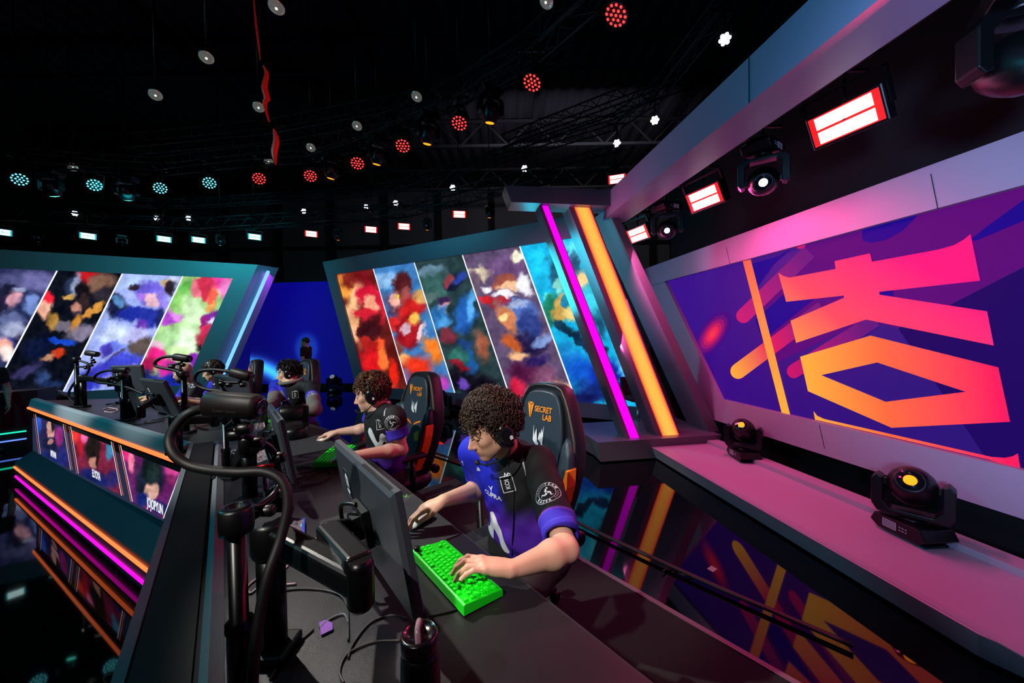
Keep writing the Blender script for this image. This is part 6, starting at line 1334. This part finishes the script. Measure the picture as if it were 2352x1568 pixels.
def person(label, J, look_rot, head_c, hsc=1.0, tone='d8a890', lip='b86a64', brow='1c100c', stub=0, hb=.0028, hs=.005, f=(0, -1), hands=None, sleeve=.62, hoodie=False, lowres=False, wide=1.0, nose=1.0, hairc=None, black=False, bulk=1.0, bs=.0, cpal=('1420b8', '17171a', '4a1c9c')):
    """J: shoulder, elbow, wrist points (L/R), pelvis P, neck N, knees, feet"""
    t = thing('person', label, 'person', V((J['P'].x, J['P'].y, RZ if not black else 0)))
    fv = V((f[0], f[1], 0)).normalized(); S = Solid(); N_, P_ = J['N'], J['P']; SL, SR = J['SL'], J['SR']; up = (N_ - P_).normalized(); rv = (SL - SR).normalized(); Ch = P_.lerp(N_, .66)
    head_solid(S, head_c, look_rot, hsc, wide, nose)
    hb_ = V(head_c) + look_rot @ V((0, .022, -.055)) * hsc
    S.cone(hb_, N_ + V((0, 0, -.01)), .053 * hsc * bulk, .058 * bulk, .03); S.cone(N_, Ch, .06, .07, .05); S.cone(Ch, P_, .07, .08, .05)
    S.cone(N_ - up * .03, SL, .05, .045, .04); S.cone(N_ - up * .03, SR, .05, .045, .04)
    tips = []
    for k in 'LR':
        s_, e_, w_ = J['S' + k], J['E' + k], J['W' + k]; S.cone(s_, e_, .046 * bulk, .038 * bulk, .03)
        fw_ = (w_ - e_); m_ = e_.lerp(w_, .28); S.cone(e_, m_, .038 * bulk, .042 * bulk, .02); S.cone(m_, w_, .041 * bulk, .0245, .02)
        hd = hands[k]; tips += hand(S, w_ + fw_.normalized() * .006, hd['d'], hd['up'], hd['side'], hd['curl'], hd.get('spread', .1), hd.get('thumb', (.5, .35)), hd.get('sc', 1.0))
    P3, F3 = S.mesh(hb); body = mesh_np('body', P3 - np.array(t.location)[None], F3, SKIN, t)
    colour_mesh(body, skin_colours(P3, head_c, look_rot, hsc, tone, lip, brow, stub, hairc, tips if hb < .004 else ()))
    for s in (-1, 1):
        ec = V(head_c) + look_rot @ V((s * .031, -.0795, .003)) * hsc; m = MB(); m.ball(ec, .0122 * hsc); ey = m.build('eye', mat('eye_white', 'd8d0cc', .2), t, world=True)
        m = MB(); m.ball(V(head_c) + look_rot @ V((s * .031, -.0865, .0015)) * hsc, .0062 * hsc); m.build('iris', mat('iris_brown', '1c0e08', .1), ey, world=True)
    # jersey
    Q = Solid(); B_ = bulk
    Rm = Matrix((rv, (up.cross(rv)), up)).transposed(); Rn = np.array(Rm.normalized() if hasattr(Rm, 'normalized') else Rm)
    fr_ = up.cross(rv)   # points to back or front
    Rn = np.array(Matrix((rv, fr_.normalized(), rv.cross(fr_).normalized())).transposed())
    Q.ball(P_.lerp(N_, .70), (.168 * B_, .112 * B_, .155), .05, R=Rn); Q.ball(P_.lerp(N_, .40), (.150 * B_, .118 * B_, .17), .05, R=Rn); Q.ball(P_.lerp(N_, .12), (.163 * B_, .130 * B_, .13), .05, R=Rn)
    Q.cone(N_ - up * .035, SL + V((0, 0, .006)), .066, .066 * B_, .04); Q.cone(N_ - up * .035, SR + V((0, 0, .006)), .066, .066 * B_, .04)
    cuffs = []
    for k in 'LR':
        s_, e_ = J['S' + k], J['E' + k]
        if hoodie: Q.cone(s_, e_, .068, .060, .03); Q.cone(e_, J['W' + k], .058, .042, .03); Q.plane(J['W' + k] - (J['W' + k] - e_).normalized() * .01, (J['W' + k] - e_), near=(J['W' + k], .1)); cuffs.append((e_, e_, e_)); continue
        ce = s_.lerp(e_, sleeve); Q.cone(s_, ce + (e_ - s_).normalized() * .03, .066 * B_, .064 * B_, .035)
        dv = (e_ - s_).normalized(); Q.plane(ce, dv, near=(ce + dv * .06, .115)); Q.cone(ce - dv * .035, ce + dv * .08, .047 * B_, .052 * B_, .004, '-'); cuffs.append((s_, ce, dv))
    Q.cone(N_ - up * .01, N_ + (hb_ - N_).normalized() * .12, .056 * B_, .075 * B_, .008, '-')
    Q.plane(P_ - up * .10, -up, near=None)
    rvn, upn, fvn = np.array(rv), np.array(up), np.array(fv); Pn = np.array(P_); Hn = (N_ - P_).length
    def disp(X):
        d_ = X - Pn; u_ = d_ @ rvn; v_ = d_ @ upn; w_ = d_ @ fvn
        a = .0026 * np.sin(v_ * 58 + 3.2 * np.sin(u_ * 14 + w_ * 6) + u_ * 22) * smoothstep(.30, .05, v_) + .0022 * np.sin(u_ * 48 - v_ * 32 + 2 * np.sin(v_ * 17)) + .0014 * np.sin(u_ * 90 + w_ * 70 + v_ * 40)
        return a.astype(np.float32)
    PQ, FQ = Q.mesh(hs, disp); jr = mesh_np('hoodie_jersey' if hoodie else 'jersey', PQ - np.array(t.location)[None], FQ, CLOTH, t)
    d_ = PQ - Pn; u_ = d_ @ rvn; v_ = d_ @ upn / Hn; c1, c2, c3 = LC(cpal[0]), LC(cpal[1]), LC(cpal[2]); col = np.tile(c1, (len(PQ), 1))
    col = mixc(col, c3, smoothstep(.78, .35, v_ - u_ * .6)); col = mixc(col, LC('2a2ac0'), .6 * smoothstep(.12, -.1, v_))
    bl = smoothstep(-.105, -.05, u_ - bs + (v_ - .72) * .10) * smoothstep(.26, .50, v_ + u_ * .35); col = mixc(col, c2, bl)
    for i, (s_, ce, dv) in enumerate(cuffs):
        if ce is s_ or hoodie: continue
        dd = (PQ - np.array(ce)) @ np.array(dv); near = np.linalg.norm(PQ - np.array(ce), axis=1) < .13
        ar = smoothstep(.05, .0, np.linalg.norm(np.cross(PQ - np.array(s_), np.array(dv)), axis=1) - .075)
        sd = (np.linalg.norm(np.cross(PQ - np.array(s_), np.array(dv)), axis=1) < .088) & near
        b_ = smoothstep(-.066, -.060, dd) * sd; col = mixc(col, LC('3a28b8'), b_ * (.9)); col = mixc(col, LC('8a40c8'), np.exp(-((dd + .064) / .003) ** 2) * sd * .8); col = mixc(col, LC('5a50d8'), np.exp(-((dd + .022) / .0018) ** 2) * sd * .6)
    if hoodie:
        for k in 'LR':
            s_, e_ = J['S' + k], J['E' + k]; al = (e_ - s_).normalized(); dd = (PQ - np.array(s_)) @ np.array(al); Ls = (e_ - s_).length; perp = np.linalg.norm((PQ - np.array(s_)) - dd[:, None] * np.array(al)[None], axis=1)
            dw = np.linalg.norm(PQ - np.array(J['W' + k]), axis=1); armm = ((perp < .09) & (dd > Ls * .55)) | (dw < .26) & (np.linalg.norm(PQ - Pn, axis=1) > .2)
            col = mixc(col, LC('3a28b8'), ((perp < .09) & (dd > Ls * .40) & (dd < Ls * .6)) * .9); col = mixc(col, LC('6a6662'), armm * 1.0)
    if black: col = np.tile(LC(cpal[1]), (len(PQ), 1))
    ns = fbm(PQ[:, 0] * 1000, PQ[:, 2] * 1000 + PQ[:, 1] * 700, 60, 6); col = np.clip(col * (1 + .10 * ns[:, None]), 0, 1)
    colour_mesh(jr, col)
    # collar
    ax = (hb_ - N_).normalized(); cx_, cy_, _ = frame_of(ax); m = MB(); cc = N_ + ax * .012
    rr_ = .064 * B_
    m.tube([cc + cx_ * math.cos(a) * rr_ + cy_ * math.sin(a) * rr_ - ax * .010 * 0 for a in [6.2832 * i / 28 for i in range(29)]], .0075, 8)
    m.build('collar', mat('collar_black', '141416', .8) if not hoodie else mat('hood_grey', '6a6664', .9), t, world=True)
    # legs
    Lg = Solid()
    for k in 'LR':
        kn, ft = J['K' + k], J['F' + k]; hp = P_ + rv * (.085 if k == 'L' else -.085) - up * .06; Lg.cone(hp, kn, .085, .062, .03); Lg.cone(kn, ft + V((0, 0, .10)), .060, .042, .02)
    Lg.cone(P_ + rv * .06 - up * .06, P_ - rv * .06 - up * .06, .10, .10, .04)
    PL, FL = Lg.mesh(.012); lg = mesh_np('trousers', PL - np.array(t.location)[None], FL, mat('trouser_black', '101012', .8, bump=.3, bscale=500), t)
    for k in 'LR':
        ft = J['F' + k]; m = Solid(); tdir = (fv).normalized(); m.cone(ft + V((0, 0, .045)), ft + tdir * .14 + V((0, 0, .032)), .042, .032, .02); m.cone(ft + V((0, 0, .05)), ft + V((0, 0, .10)), .04, .04, .02); m.plane(ft + V((0, 0, .002)), (0, 0, -1))
        a_, b_ = m.mesh(.008); mesh_np('shoe', a_ - np.array(t.location)[None], b_, mat('shoe_dark', '1a1a1e', .6), t)
    return t, jr, (PQ, FQ), dict(up=up, rv=rv, fv=fv, hb=hb_, N=N_, P=P_)
def head_rot(fx, fy, pitch, roll=0):
    """face towards (fx, fy), tilted down by pitch degrees"""
    f = V((fx, fy, 0)).normalized(); f = f * math.cos(math.radians(pitch)) + V((0, 0, -math.sin(math.radians(pitch)))); x = V((0, 0, 1)).cross(-f).normalized() * -1
    x = (-f).cross(V((0, 0, 1))).normalized(); z = x.cross(-f).normalized(); M = Matrix((x, -f, z)).transposed(); return M @ Matrix.Rotation(math.radians(roll), 3, 'Y')
# ---------------------------------------------------------------- the nearest player
HR = Matrix
def hair_mat(name, c, rough=.5): return mat(name, c, rough, spec=.45)
c1 = [(.35, .55, .3), (.35, .6, .35), (.4, .6, .35), (.35, .5, .3)]
fP = V((-.62, -.78, 0)).normalized()
SL = Pz(1238, 1068, 1.215); SR = Pz(1090, 1040, 1.225)
EL = Pz(1300, 1262, 1.075); WL = Pz(1180, 1306, 1.085)
WR = Pz(1020, 1149, 1.115); ER = V((-.15, 1.75, 1.03))
Nk = (SL + SR) / 2 + V((-.01, .02, .045)); Pe = V((.06, 1.62, .86))
hc = PY(1131, 978, 1.47); HRt = head_rot(-.90, -.40, 24, 4)
KL = V((.0, 1.30, .80)); KR = V((-.30, 1.45, .80)); FLt = V((.05, 1.22, RZ)); FRt = V((-.25, 1.40, RZ))
tipL = Pz(1082, 1322, DZ + .05)
dL = (Pz(1122, 1300, DZ + .075) - WL); dR = (Pz(972, 1168, DZ + .078) - WR)
hands1 = {'L': dict(d=dL + V((0, 0, .006)), up=V((.15, .1, 1)), side=1, curl=[(.15, .55, .35), (.22, .6, .35), (.25, .6, .35), (.12, .45, .3)], spread=.22, thumb=(.55, .45)),
          'R': dict(d=dR, up=V((.0, .15, 1)), side=-1, curl=[(.34, .40, .25), (.38, .42, .25), (.45, .5, .3), (.5, .55, .35)], spread=.08, thumb=(.35, .4), sc=.95)}
J1 = dict(SL=SL, SR=SR, EL=EL, ER=ER, WL=WL, WR=WR, N=Nk, P=Pe, KL=KL, KR=KR, FL=FLt, FR=FRt)
p1, j1, (PQ, FQ), ax1 = person('nearest seated player with dark curly hair, blue and black jersey, left hand on green keyboard', J1, HRt, hc, .98, 'd2a088', 'a85a58', '1a0e0a', .22, .0027, .0045, fP, hands1, sleeve=.88, hairc='1a100c')
bv = bvh_of(PQ, FQ)
upc = ax1['up']; rvc = ax1['rv']; fo = -(upc.cross(rvc)); fo = fo if fo.dot(fP) > 0 else -fo
def surf(bvh, px, py): h = bvh.ray_cast(CAM, ray(px, py)); return h[0], h[1]
def place_decal(bvh, px, py, geo, m, name, parent, rot=0, updir=None, tn=None):
    h, n = surf(bvh, px, py)
    if h is None: return None
    n = n if n.dot(h - CAM) < 0 else -n
    u = (updir or V((0, 0, 1))); u = (u - n * u.dot(n)).normalized(); x = u.cross(n).normalized()
    c_, s_ = math.cos(rot), math.sin(rot); X = x * c_ + u * s_; Y = u * c_ - x * s_
    return decal(bvh, geo, h, X, Y, m, name, parent, outward=n)
place_decal(bv, 1124, 1200, emblem_m(.20, .20), JW, 'chest_emblem', j1, updir=upc)
place_decal(bv, 1256, 1131, badge(.047), JW, 'sleeve_badge', j1, rot=-.30)
place_decal(bv, 1165, 1108, logo_fish(.052), JW, 'club_crest', j1, rot=.02, updir=upc)
place_decal(bv, 1130, 1137, tg('CUPRA', .026, 1.15), JW, 'sponsor_word', j1, rot=-.32, updir=upc)
place_decal(bv, 1128, 1121, merge_poly(stroke([(-.011, .010), (0, -.002), (0, -.016)], [.003, .007, .001]), stroke([(.011, .010), (0, -.002), (0, -.016)], [.003, .007, .001])), JW, 'sponsor_mark', j1, updir=upc)
place_decal(bv, 1099, 1077, merge_poly(stroke([(-.016, -.008), (-.008, -.004), (-.004, .010), (-.001, -.008)], [.003, .006, .007, .006]), stroke([(.002, -.008), (.003, .010), (.008, .002), (.012, -.006)], [.007, .008, .007, .004])), JW, 'kit_maker_mark', j1, updir=upc)
place_decal(bv, 1206, 1076, merge_poly(shift(ring_poly(.0055, .0075), -.035, .0), shift(ring_poly(.002, .0035), -.035, .0), tg('ecoembes', .0165, .85, .0003)), JW, 'shoulder_word', j1, rot=-.88)
place_decal(bv, 1063, 1063, merge_poly(stroke([(0, -.014), (0, .014)], .003), stroke([(-.006, .006), (.006, .006)], .003)), JW, 'sleeve_mark', j1)
# placket with buttons
h0, n0 = surf(bv, 1122, 1078); m = MB()
# hair
hr = random.Random(3); mb = MB()
def face_gap(l): return (l.y < -.055 and l.z < .048) or (abs(l.x) > .055 and l.z < .012 and l.y < .04)
curls(mb, hc, HRt, .98, 1000, hr, (.035, .075), .0030, .0068, (.084, .101, .101), -.045, vol=.018, jitter=.9, hang=.3, skip=face_gap, seg=18, turns=1.7, sides=4)
curls(mb, hc, HRt, .98, 420, hr, (.035, .07), .0022, .0065, (.094, .106, .106), .02, vol=.018, jitter=1.0, hang=.1, skip=lambda l: l.y > .03 or l.z < .052, seg=18, turns=1.7, sides=4)
sc_ = Solid(); sc_.ball(hc + HRt @ V((0, .018, .042)), (.082, .099, .096), .01, R=np.array(HRt)); sc_.ball(hc + HRt @ V((0, -.066, -.03)), (.075, .06, .09), .03, '-', R=np.array(HRt)); sc_.ball(hc + HRt @ V((0, -.02, -.12)), (.12, .12, .08), .02, '-')
a_, b_ = sc_.mesh(.006, lambda X: (.005 * fbm(X[:, 0] * 1000, X[:, 2] * 1000 + X[:, 1] * 900, 14, 2)).astype(np.float32))
HC1 = hair_mat('hair_dark_curly', '3c2a20', .40); o0 = MB(); o0.v = mb.v; o0.f = mb.f; o0.m = mb.m; o0.sm = mb.sm
o0.add([V(p) for p in a_], [tuple(int(i) for i in f) for f in b_], 0, True); o0.build('hair', HC1, p1, world=True)
hs1 = headset('black headset with boom microphone on the nearest player', hc + HRt @ V((0, 0, -.004)), HRt, .98, band_r=.118, mic=1)
pth = [hc + HRt @ V((.105, .03, -.055)), hc + HRt @ V((.11, .035, -.12)), Pz(1172, 1085, 1.22)]
def on(bvh, px, py, off=.006): h, n = surf(bvh, px, py); return h + (CAM - h).normalized() * off
pts = [hc + HRt @ V((.108, .012, -.052))] + [on(bv, x, y) for x, y in ((1168, 1065), (1180, 1120), (1180, 1180), (1177, 1240), (1176, 1275))]
MB().tube(bez(pts, 6), .0022, 6).build('headset_cable', BLKR, hs1, world=True)
# ---------------------------------------------------------------- chairs
gaming_chair('nearest dark gaming chair with orange side panels, behind the nearest player', V((-.01, 1.83, RZ)), (-.74, -.67)).scale = (.90, .93, .965)

# ---------------------------------------------------------------- the other players
def gesture(d, side, c=.3, sp=.12): return dict(d=V(d), up=V((0, 0, 1)), side=side, curl=[(c * .6, .5, .3), (c * .8, .55, .3), (c, .55, .35), (c * .7, .45, .3)], spread=sp, thumb=(.5, .45))
# second player
SL = Pz(906, 960, 1.25); SR = Pz(868, 943, 1.25) + V((-.06, .10, 0)); Nk = (SL + SR) / 2 + V((-.02, -.01, .045)); Pe = V((-.90, 2.62, .84))
hc2 = PY(854, 903, 2.47); H2 = head_rot(-.97, -.22, 14, 2)
EL = Pz(922, 1032, 1.05); WL = Pz(812, 1046, 1.08); WR = Pz(778, 992, 1.08); ER = Pz(848, 985, 1.08)
J2 = dict(SL=SL, SR=SR, EL=EL, ER=ER, WL=WL, WR=WR, N=Nk, P=Pe, KL=V((-1.12, 2.25, .80)), KR=V((-1.32, 2.45, .80)), FL=V((-1.1, 2.2, RZ)), FR=V((-1.3, 2.45, RZ)))
p2, j2, g2, ax2 = person('second nearest player with wavy brown hair, arm stretched out to a white mouse', J2, H2, hc2, .98, 'd8aa94', 'b06a60', '3a2218', .08, .004, .006, (-.8, -.6), {'L': gesture(Pz(770, 1052, 1.06) - WL, 1), 'R': gesture(Pz(735, 1000, 1.05) - WR, -1, .4, .05)}, sleeve=.62, hairc='3a2418', bs=.05)
b2 = bvh_of(*g2)
place_decal(b2, 901, 972, badge(.046), JW, 'sleeve_badge', j2, rot=-.1)
place_decal(b2, 872, 973, logo_fish(.05), JW, 'club_crest', j2); place_decal(b2, 868, 1012, emblem_m(.16, .17), JW, 'chest_emblem', j2); place_decal(b2, 884, 945, tg('ecoembes', .016, .85), JW, 'shoulder_word', j2, rot=-1.2)
def hair_obj(name, m, mb, par, hc_, HR_, shell=(.080, .098, .095), cut=(.0, -.068, -.03), cz=-.11, amp=.004, sc=1.0, low=.08):
    s_ = Solid(); s_.ball(hc_ + HR_ @ V((0, .018, .040)) * sc, tuple(x * sc for x in shell), .01, R=np.array(HR_)); s_.ball(hc_ + HR_ @ V(cut) * sc, (.078 * sc, .058 * sc, .088 * sc), .02, '-', R=np.array(HR_)); s_.ball(hc_ + HR_ @ V((0, -.02, cz)) * sc, (.12 * sc, .12 * sc, low * sc), .02, '-')
    a, b = s_.mesh(.007, lambda X: (amp * fbm(X[:, 0] * 1000, X[:, 2] * 1000 + X[:, 1] * 900, 16, 2)).astype(np.float32)); mb.add([V(p) for p in a], [tuple(int(i) for i in f) for f in b], 0, True); return mb.build(name, m, par, world=True)
mb = MB(); curls(mb, hc2, H2, .98, 620, hr, (.03, .06), .0032, .008, (.083, .100, .100), -.045, vol=.018, jitter=.7, hang=.35, skip=face_gap, seg=9, turns=1.3, sides=4)
curls(mb, hc2, H2, .98, 160, hr, (.03, .05), .0032, .008, (.088, .104, .106), .04, vol=.016, jitter=.8, hang=.1, skip=lambda l: l.y > -.01, seg=9, turns=1.3, sides=4)
hair_obj('hair', hair_mat('hair_brown', '5a3a24', .45), mb, p2, hc2, H2)
headset('black headset with boom microphone on the second player', hc2, H2, .98, band_r=.112, mic=1)
gaming_chair('second nearest gaming chair, behind the brown-haired player', V((-.93, 2.82, RZ)), (-.70, -.71)).scale = (.97, .97, .95)
# third player, grey hoodie under the jersey
SL = Pz(716, 890, 1.25); SR = Pz(642, 888, 1.25) + V((-.03, .0, 0)); Nk = (SL + SR) / 2 + V((-.02, -.02, .05)); Pe = V((-2.30, 4.02, .84))
hc3 = PY(664, 857, 3.95); H3 = head_rot(-.93, -.36, 8, 0)
EL = Pz(722, 940, 1.10); WL = Pz(660, 950, 1.09); WR = Pz(598, 948, 1.09); ER = Pz(628, 925, 1.12)
J3 = dict(SL=SL, SR=SR, EL=EL, ER=ER, WL=WL, WR=WR, N=Nk, P=Pe, KL=V((-2.25, 3.55, .8)), KR=V((-2.55, 3.6, .8)), FL=V((-2.2, 3.5, RZ)), FR=V((-2.5, 3.55, RZ)))
p3, j3, g3, ax3 = person('player with wavy black hair wearing a grey hoodie under the team jersey', J3, H3, hc3, 1.0, 'd6a888', 'a86860', '120c0a', 0, .0055, .007, (-.5, -.86), {'L': gesture(Pz(635, 950, 1.06) - WL, 1), 'R': gesture(Pz(580, 952, 1.06) - WR, -1)}, hoodie=True, hairc='15100e', bs=.08, bulk=.94)
b3 = bvh_of(*g3)
place_decal(b3, 718, 903, badge(.046), JW, 'sleeve_badge', j3); place_decal(b3, 678, 905, logo_fish(.055), JW, 'club_crest', j3); place_decal(b3, 652, 930, emblem_m(.15, .15), JW, 'chest_emblem', j3); place_decal(b3, 656, 915, tg('CUPRA', .026, 1.1), JW, 'sponsor_word', j3)
mb = MB(); curls(mb, hc3, H3, 1.0, 420, hr, (.035, .065), .0040, .008, (.084, .100, .100), -.03, vol=.018, jitter=.6, hang=.45, skip=face_gap, seg=8, turns=.9, sides=4)
curls(mb, hc3, H3, 1.0, 120, hr, (.035, .06), .0040, .008, (.088, .104, .106), .03, vol=.016, jitter=.6, hang=.3, skip=lambda l: l.y > -.02, seg=8, turns=.9, sides=4)
hair_obj('hair', hair_mat('hair_black', '16110f', .4), mb, p3, hc3, H3)
headset('black headset with boom microphone on the hoodie player', hc3, H3, 1.0, band_r=.112, mic=1)
hood = MB(); cN = J3['N']; hood.tube([cN + V((math.cos(a) * .10, math.sin(a) * .085, .012 + .012 * math.sin(a * 1.0 + 1))) for a in [6.2832 * i / 24 for i in range(25)]], [.026 + .008 * math.sin(6.28 * i / 24) for i in range(25)], 10); hood.build('hood', mat('hood_grey', '6a6664'), p3, world=True)
gaming_chair('third gaming chair, behind the hoodie player before the blue wall', V((-2.76, 4.45, RZ)), (-.62, -.78)).scale = (1, 1, .98)
# fourth player, hair over the ears, face turned left
hc4 = PY(489, 850, 4.55); H4 = head_rot(-.88, -.48, 22, 0); base4 = V((hc4.x + .10, hc4.y + .12, 0))
def sit(hc_, base, f, fa=.30, tilt=0):
    f = V((f[0], f[1], 0)).normalized(); r = V((-f.y, f.x, 0)); N = V((hc_.x, hc_.y, hc_.z - .175)) - f * .07
    SL_, SR_ = N + r * .17 - V((0, 0, .035)), N - r * .17 - V((0, 0, .035)); P_ = V((base.x, base.y, .84)); E = lambda s, S_: S_ + r * s * .05 + f * .10 + V((0, 0, -.20)); W_ = lambda s, S_: V((S_.x, S_.y, DZ + .06)) + f * .36 - r * s * .03
    return dict(SL=SL_, SR=SR_, EL=E(1, SL_), ER=E(-1, SR_), WL=W_(1, SL_), WR=W_(-1, SR_), N=N, P=P_, KL=P_ + f * .42 + r * .12 - V((0, 0, .05)), KR=P_ + f * .42 - r * .12 - V((0, 0, .05)), FL=V((P_.x, P_.y, RZ)) + f * .45 + r * .12, FR=V((P_.x, P_.y, RZ)) + f * .45 - r * .12), f
J4, f4 = sit(hc4, base4, (-.55, -.83))
p4, j4, g4, ax4 = person('player with straight dark hair leaning left, half hidden behind a monitor', J4, H4, hc4, .98, 'd8aa8c', 'a86860', '160e0c', 0, .0065, .008, f4, {'L': gesture(f4 - V((0, 0, .1)), 1), 'R': gesture(f4 - V((0, 0, .1)), -1)}, hairc='1c1614', bs=.08)
mb = MB(); curls(mb, hc4, H4, .98, 520, hr, (.04, .07), .0036, .003, (.082, .099, .099), -.04, vol=.012, jitter=.25, hang=.75, skip=face_gap, seg=7, turns=.5, sides=4)
hair_obj('hair', hair_mat('hair_dark_brown', '2a201c', .38), mb, p4, hc4, H4, cz=-.15)
headset('grey and black headset on the straight-haired player', hc4, H4, .98, band_r=.108, mic=1)
gaming_chair('fourth gaming chair, beside the straight-haired player', V((-3.68, 4.80, RZ)), (-.72, -.69)).scale = (.98, .98, .97)
# fifth player, shaved head and dark beard
hc5 = PY(421, 855, 4.72); H5 = head_rot(-.96, -.28, 16, 0); base5 = V((hc5.x + .16, hc5.y + .10, 0))
J5, f5 = sit(hc5, base5, (-.62, -.78)); 
p5, j5, g5, ax5 = person('bearded player with shaved head and headset at the far end of the desk', J5, H5, hc5, .98, 'd4a488', 'a06058', '1c120e', .75, .006, .007, f5, {'L': gesture(f5 - V((0, 0, .1)), 1), 'R': gesture(f5 - V((0, 0, .1)), -1)}, sleeve=.8, bs=.08)
b5 = bvh_of(*g5); q5 = proj(J5['SL'].lerp(J5['EL'], .45)); place_decal(b5, 443, 883, badge(.046), JW, 'sleeve_badge', j5); place_decal(b5, 402, 905, emblem_m(.15, .15), JW, 'chest_emblem', j5)
sb = Solid(); sb.ball(hc5 + H5 @ V((0, -.06, -.085)), (.05, .045, .04), .02, R=np.array(H5)); sb.ball(hc5 + H5 @ V((0, -.09, -.062)), (.026, .03, .017), .01, '-', R=np.array(H5)); a_, b_ = sb.mesh(.006); mesh_np('beard', a_ - np.array(p5.location)[None], b_, hair_mat('beard_dark', '1c1412', .6), p5)
headset('black headset on the bearded player', hc5, H5, .98, band_r=.112, mic=1)
# ---------------------------------------------------------------- crew
def standing(label, foot, f, head, z, tone, hairc, arms, hb=.012, top='17171a'):
    f = V((f[0], f[1], 0)).normalized(); r = V((-f.y, f.x, 0)); b = V((foot.x, foot.y, 0)); N = b + V((0, 0, z - .24)); SL_, SR_ = N + r * .18 - V((0, 0, .05)), N - r * .18 - V((0, 0, .05)); hc_ = b + V((0, 0, z - .115)) + f * .02
    J = dict(SL=SL_, SR=SR_, EL=SL_ + r * .05 - V((0, 0, .29)), ER=SR_ - r * .05 - V((0, 0, .29)), WL=SL_ + r * .03 + f * arms - V((0, 0, .52)), WR=SR_ - r * .03 + f * arms - V((0, 0, .52)), N=N, P=b + V((0, 0, z - .80)), KL=b + r * .10 + V((0, 0, .48)) + f * .02, KR=b - r * .10 + V((0, 0, .48)), FL=b + r * .11, FR=b - r * .11)
    R_ = head_rot(f.x, f.y, 5); down = V((0, 0, -1)) + f * .2
    t, j, g, ax = person(label, J, R_, hc_, 1.0, tone, 'a06058', hairc, .3, hb, .012, f, {'L': dict(d=down, up=r, side=-1, curl=[(.3, .4, .3)] * 4), 'R': dict(d=down, up=-r, side=1, curl=[(.3, .4, .3)] * 4)}, hairc=hairc, black=True, cpal=('101014', top, '101014'))
    mb = MB(); curls(mb, hc_, R_, 1.0, 120, hr, (.02, .03), .004, .002, (.078, .097, .094), -.02, vol=.006, jitter=.3, hang=.4, skip=face_gap, seg=5, turns=.5, sides=3); hair_obj('hair', hair_mat('hair_crew', '2a1c16', .5), mb, t, hc_, R_); return t
q = Pz(703, 790, 1.67); 
standing('person in black shirt standing far back before the blue wall', PY(703, 800, 9.6), (-1, -.15), None, 1.80, 'c89080', '2a1812', .05)
q = PY(-22, 850, 6.0); standing('person in black cut by the left picture edge, arm hanging', q + V((-.12, 0, 0)), (.9, -.4), None, 1.60, 'b08070', '1c120e', .12)
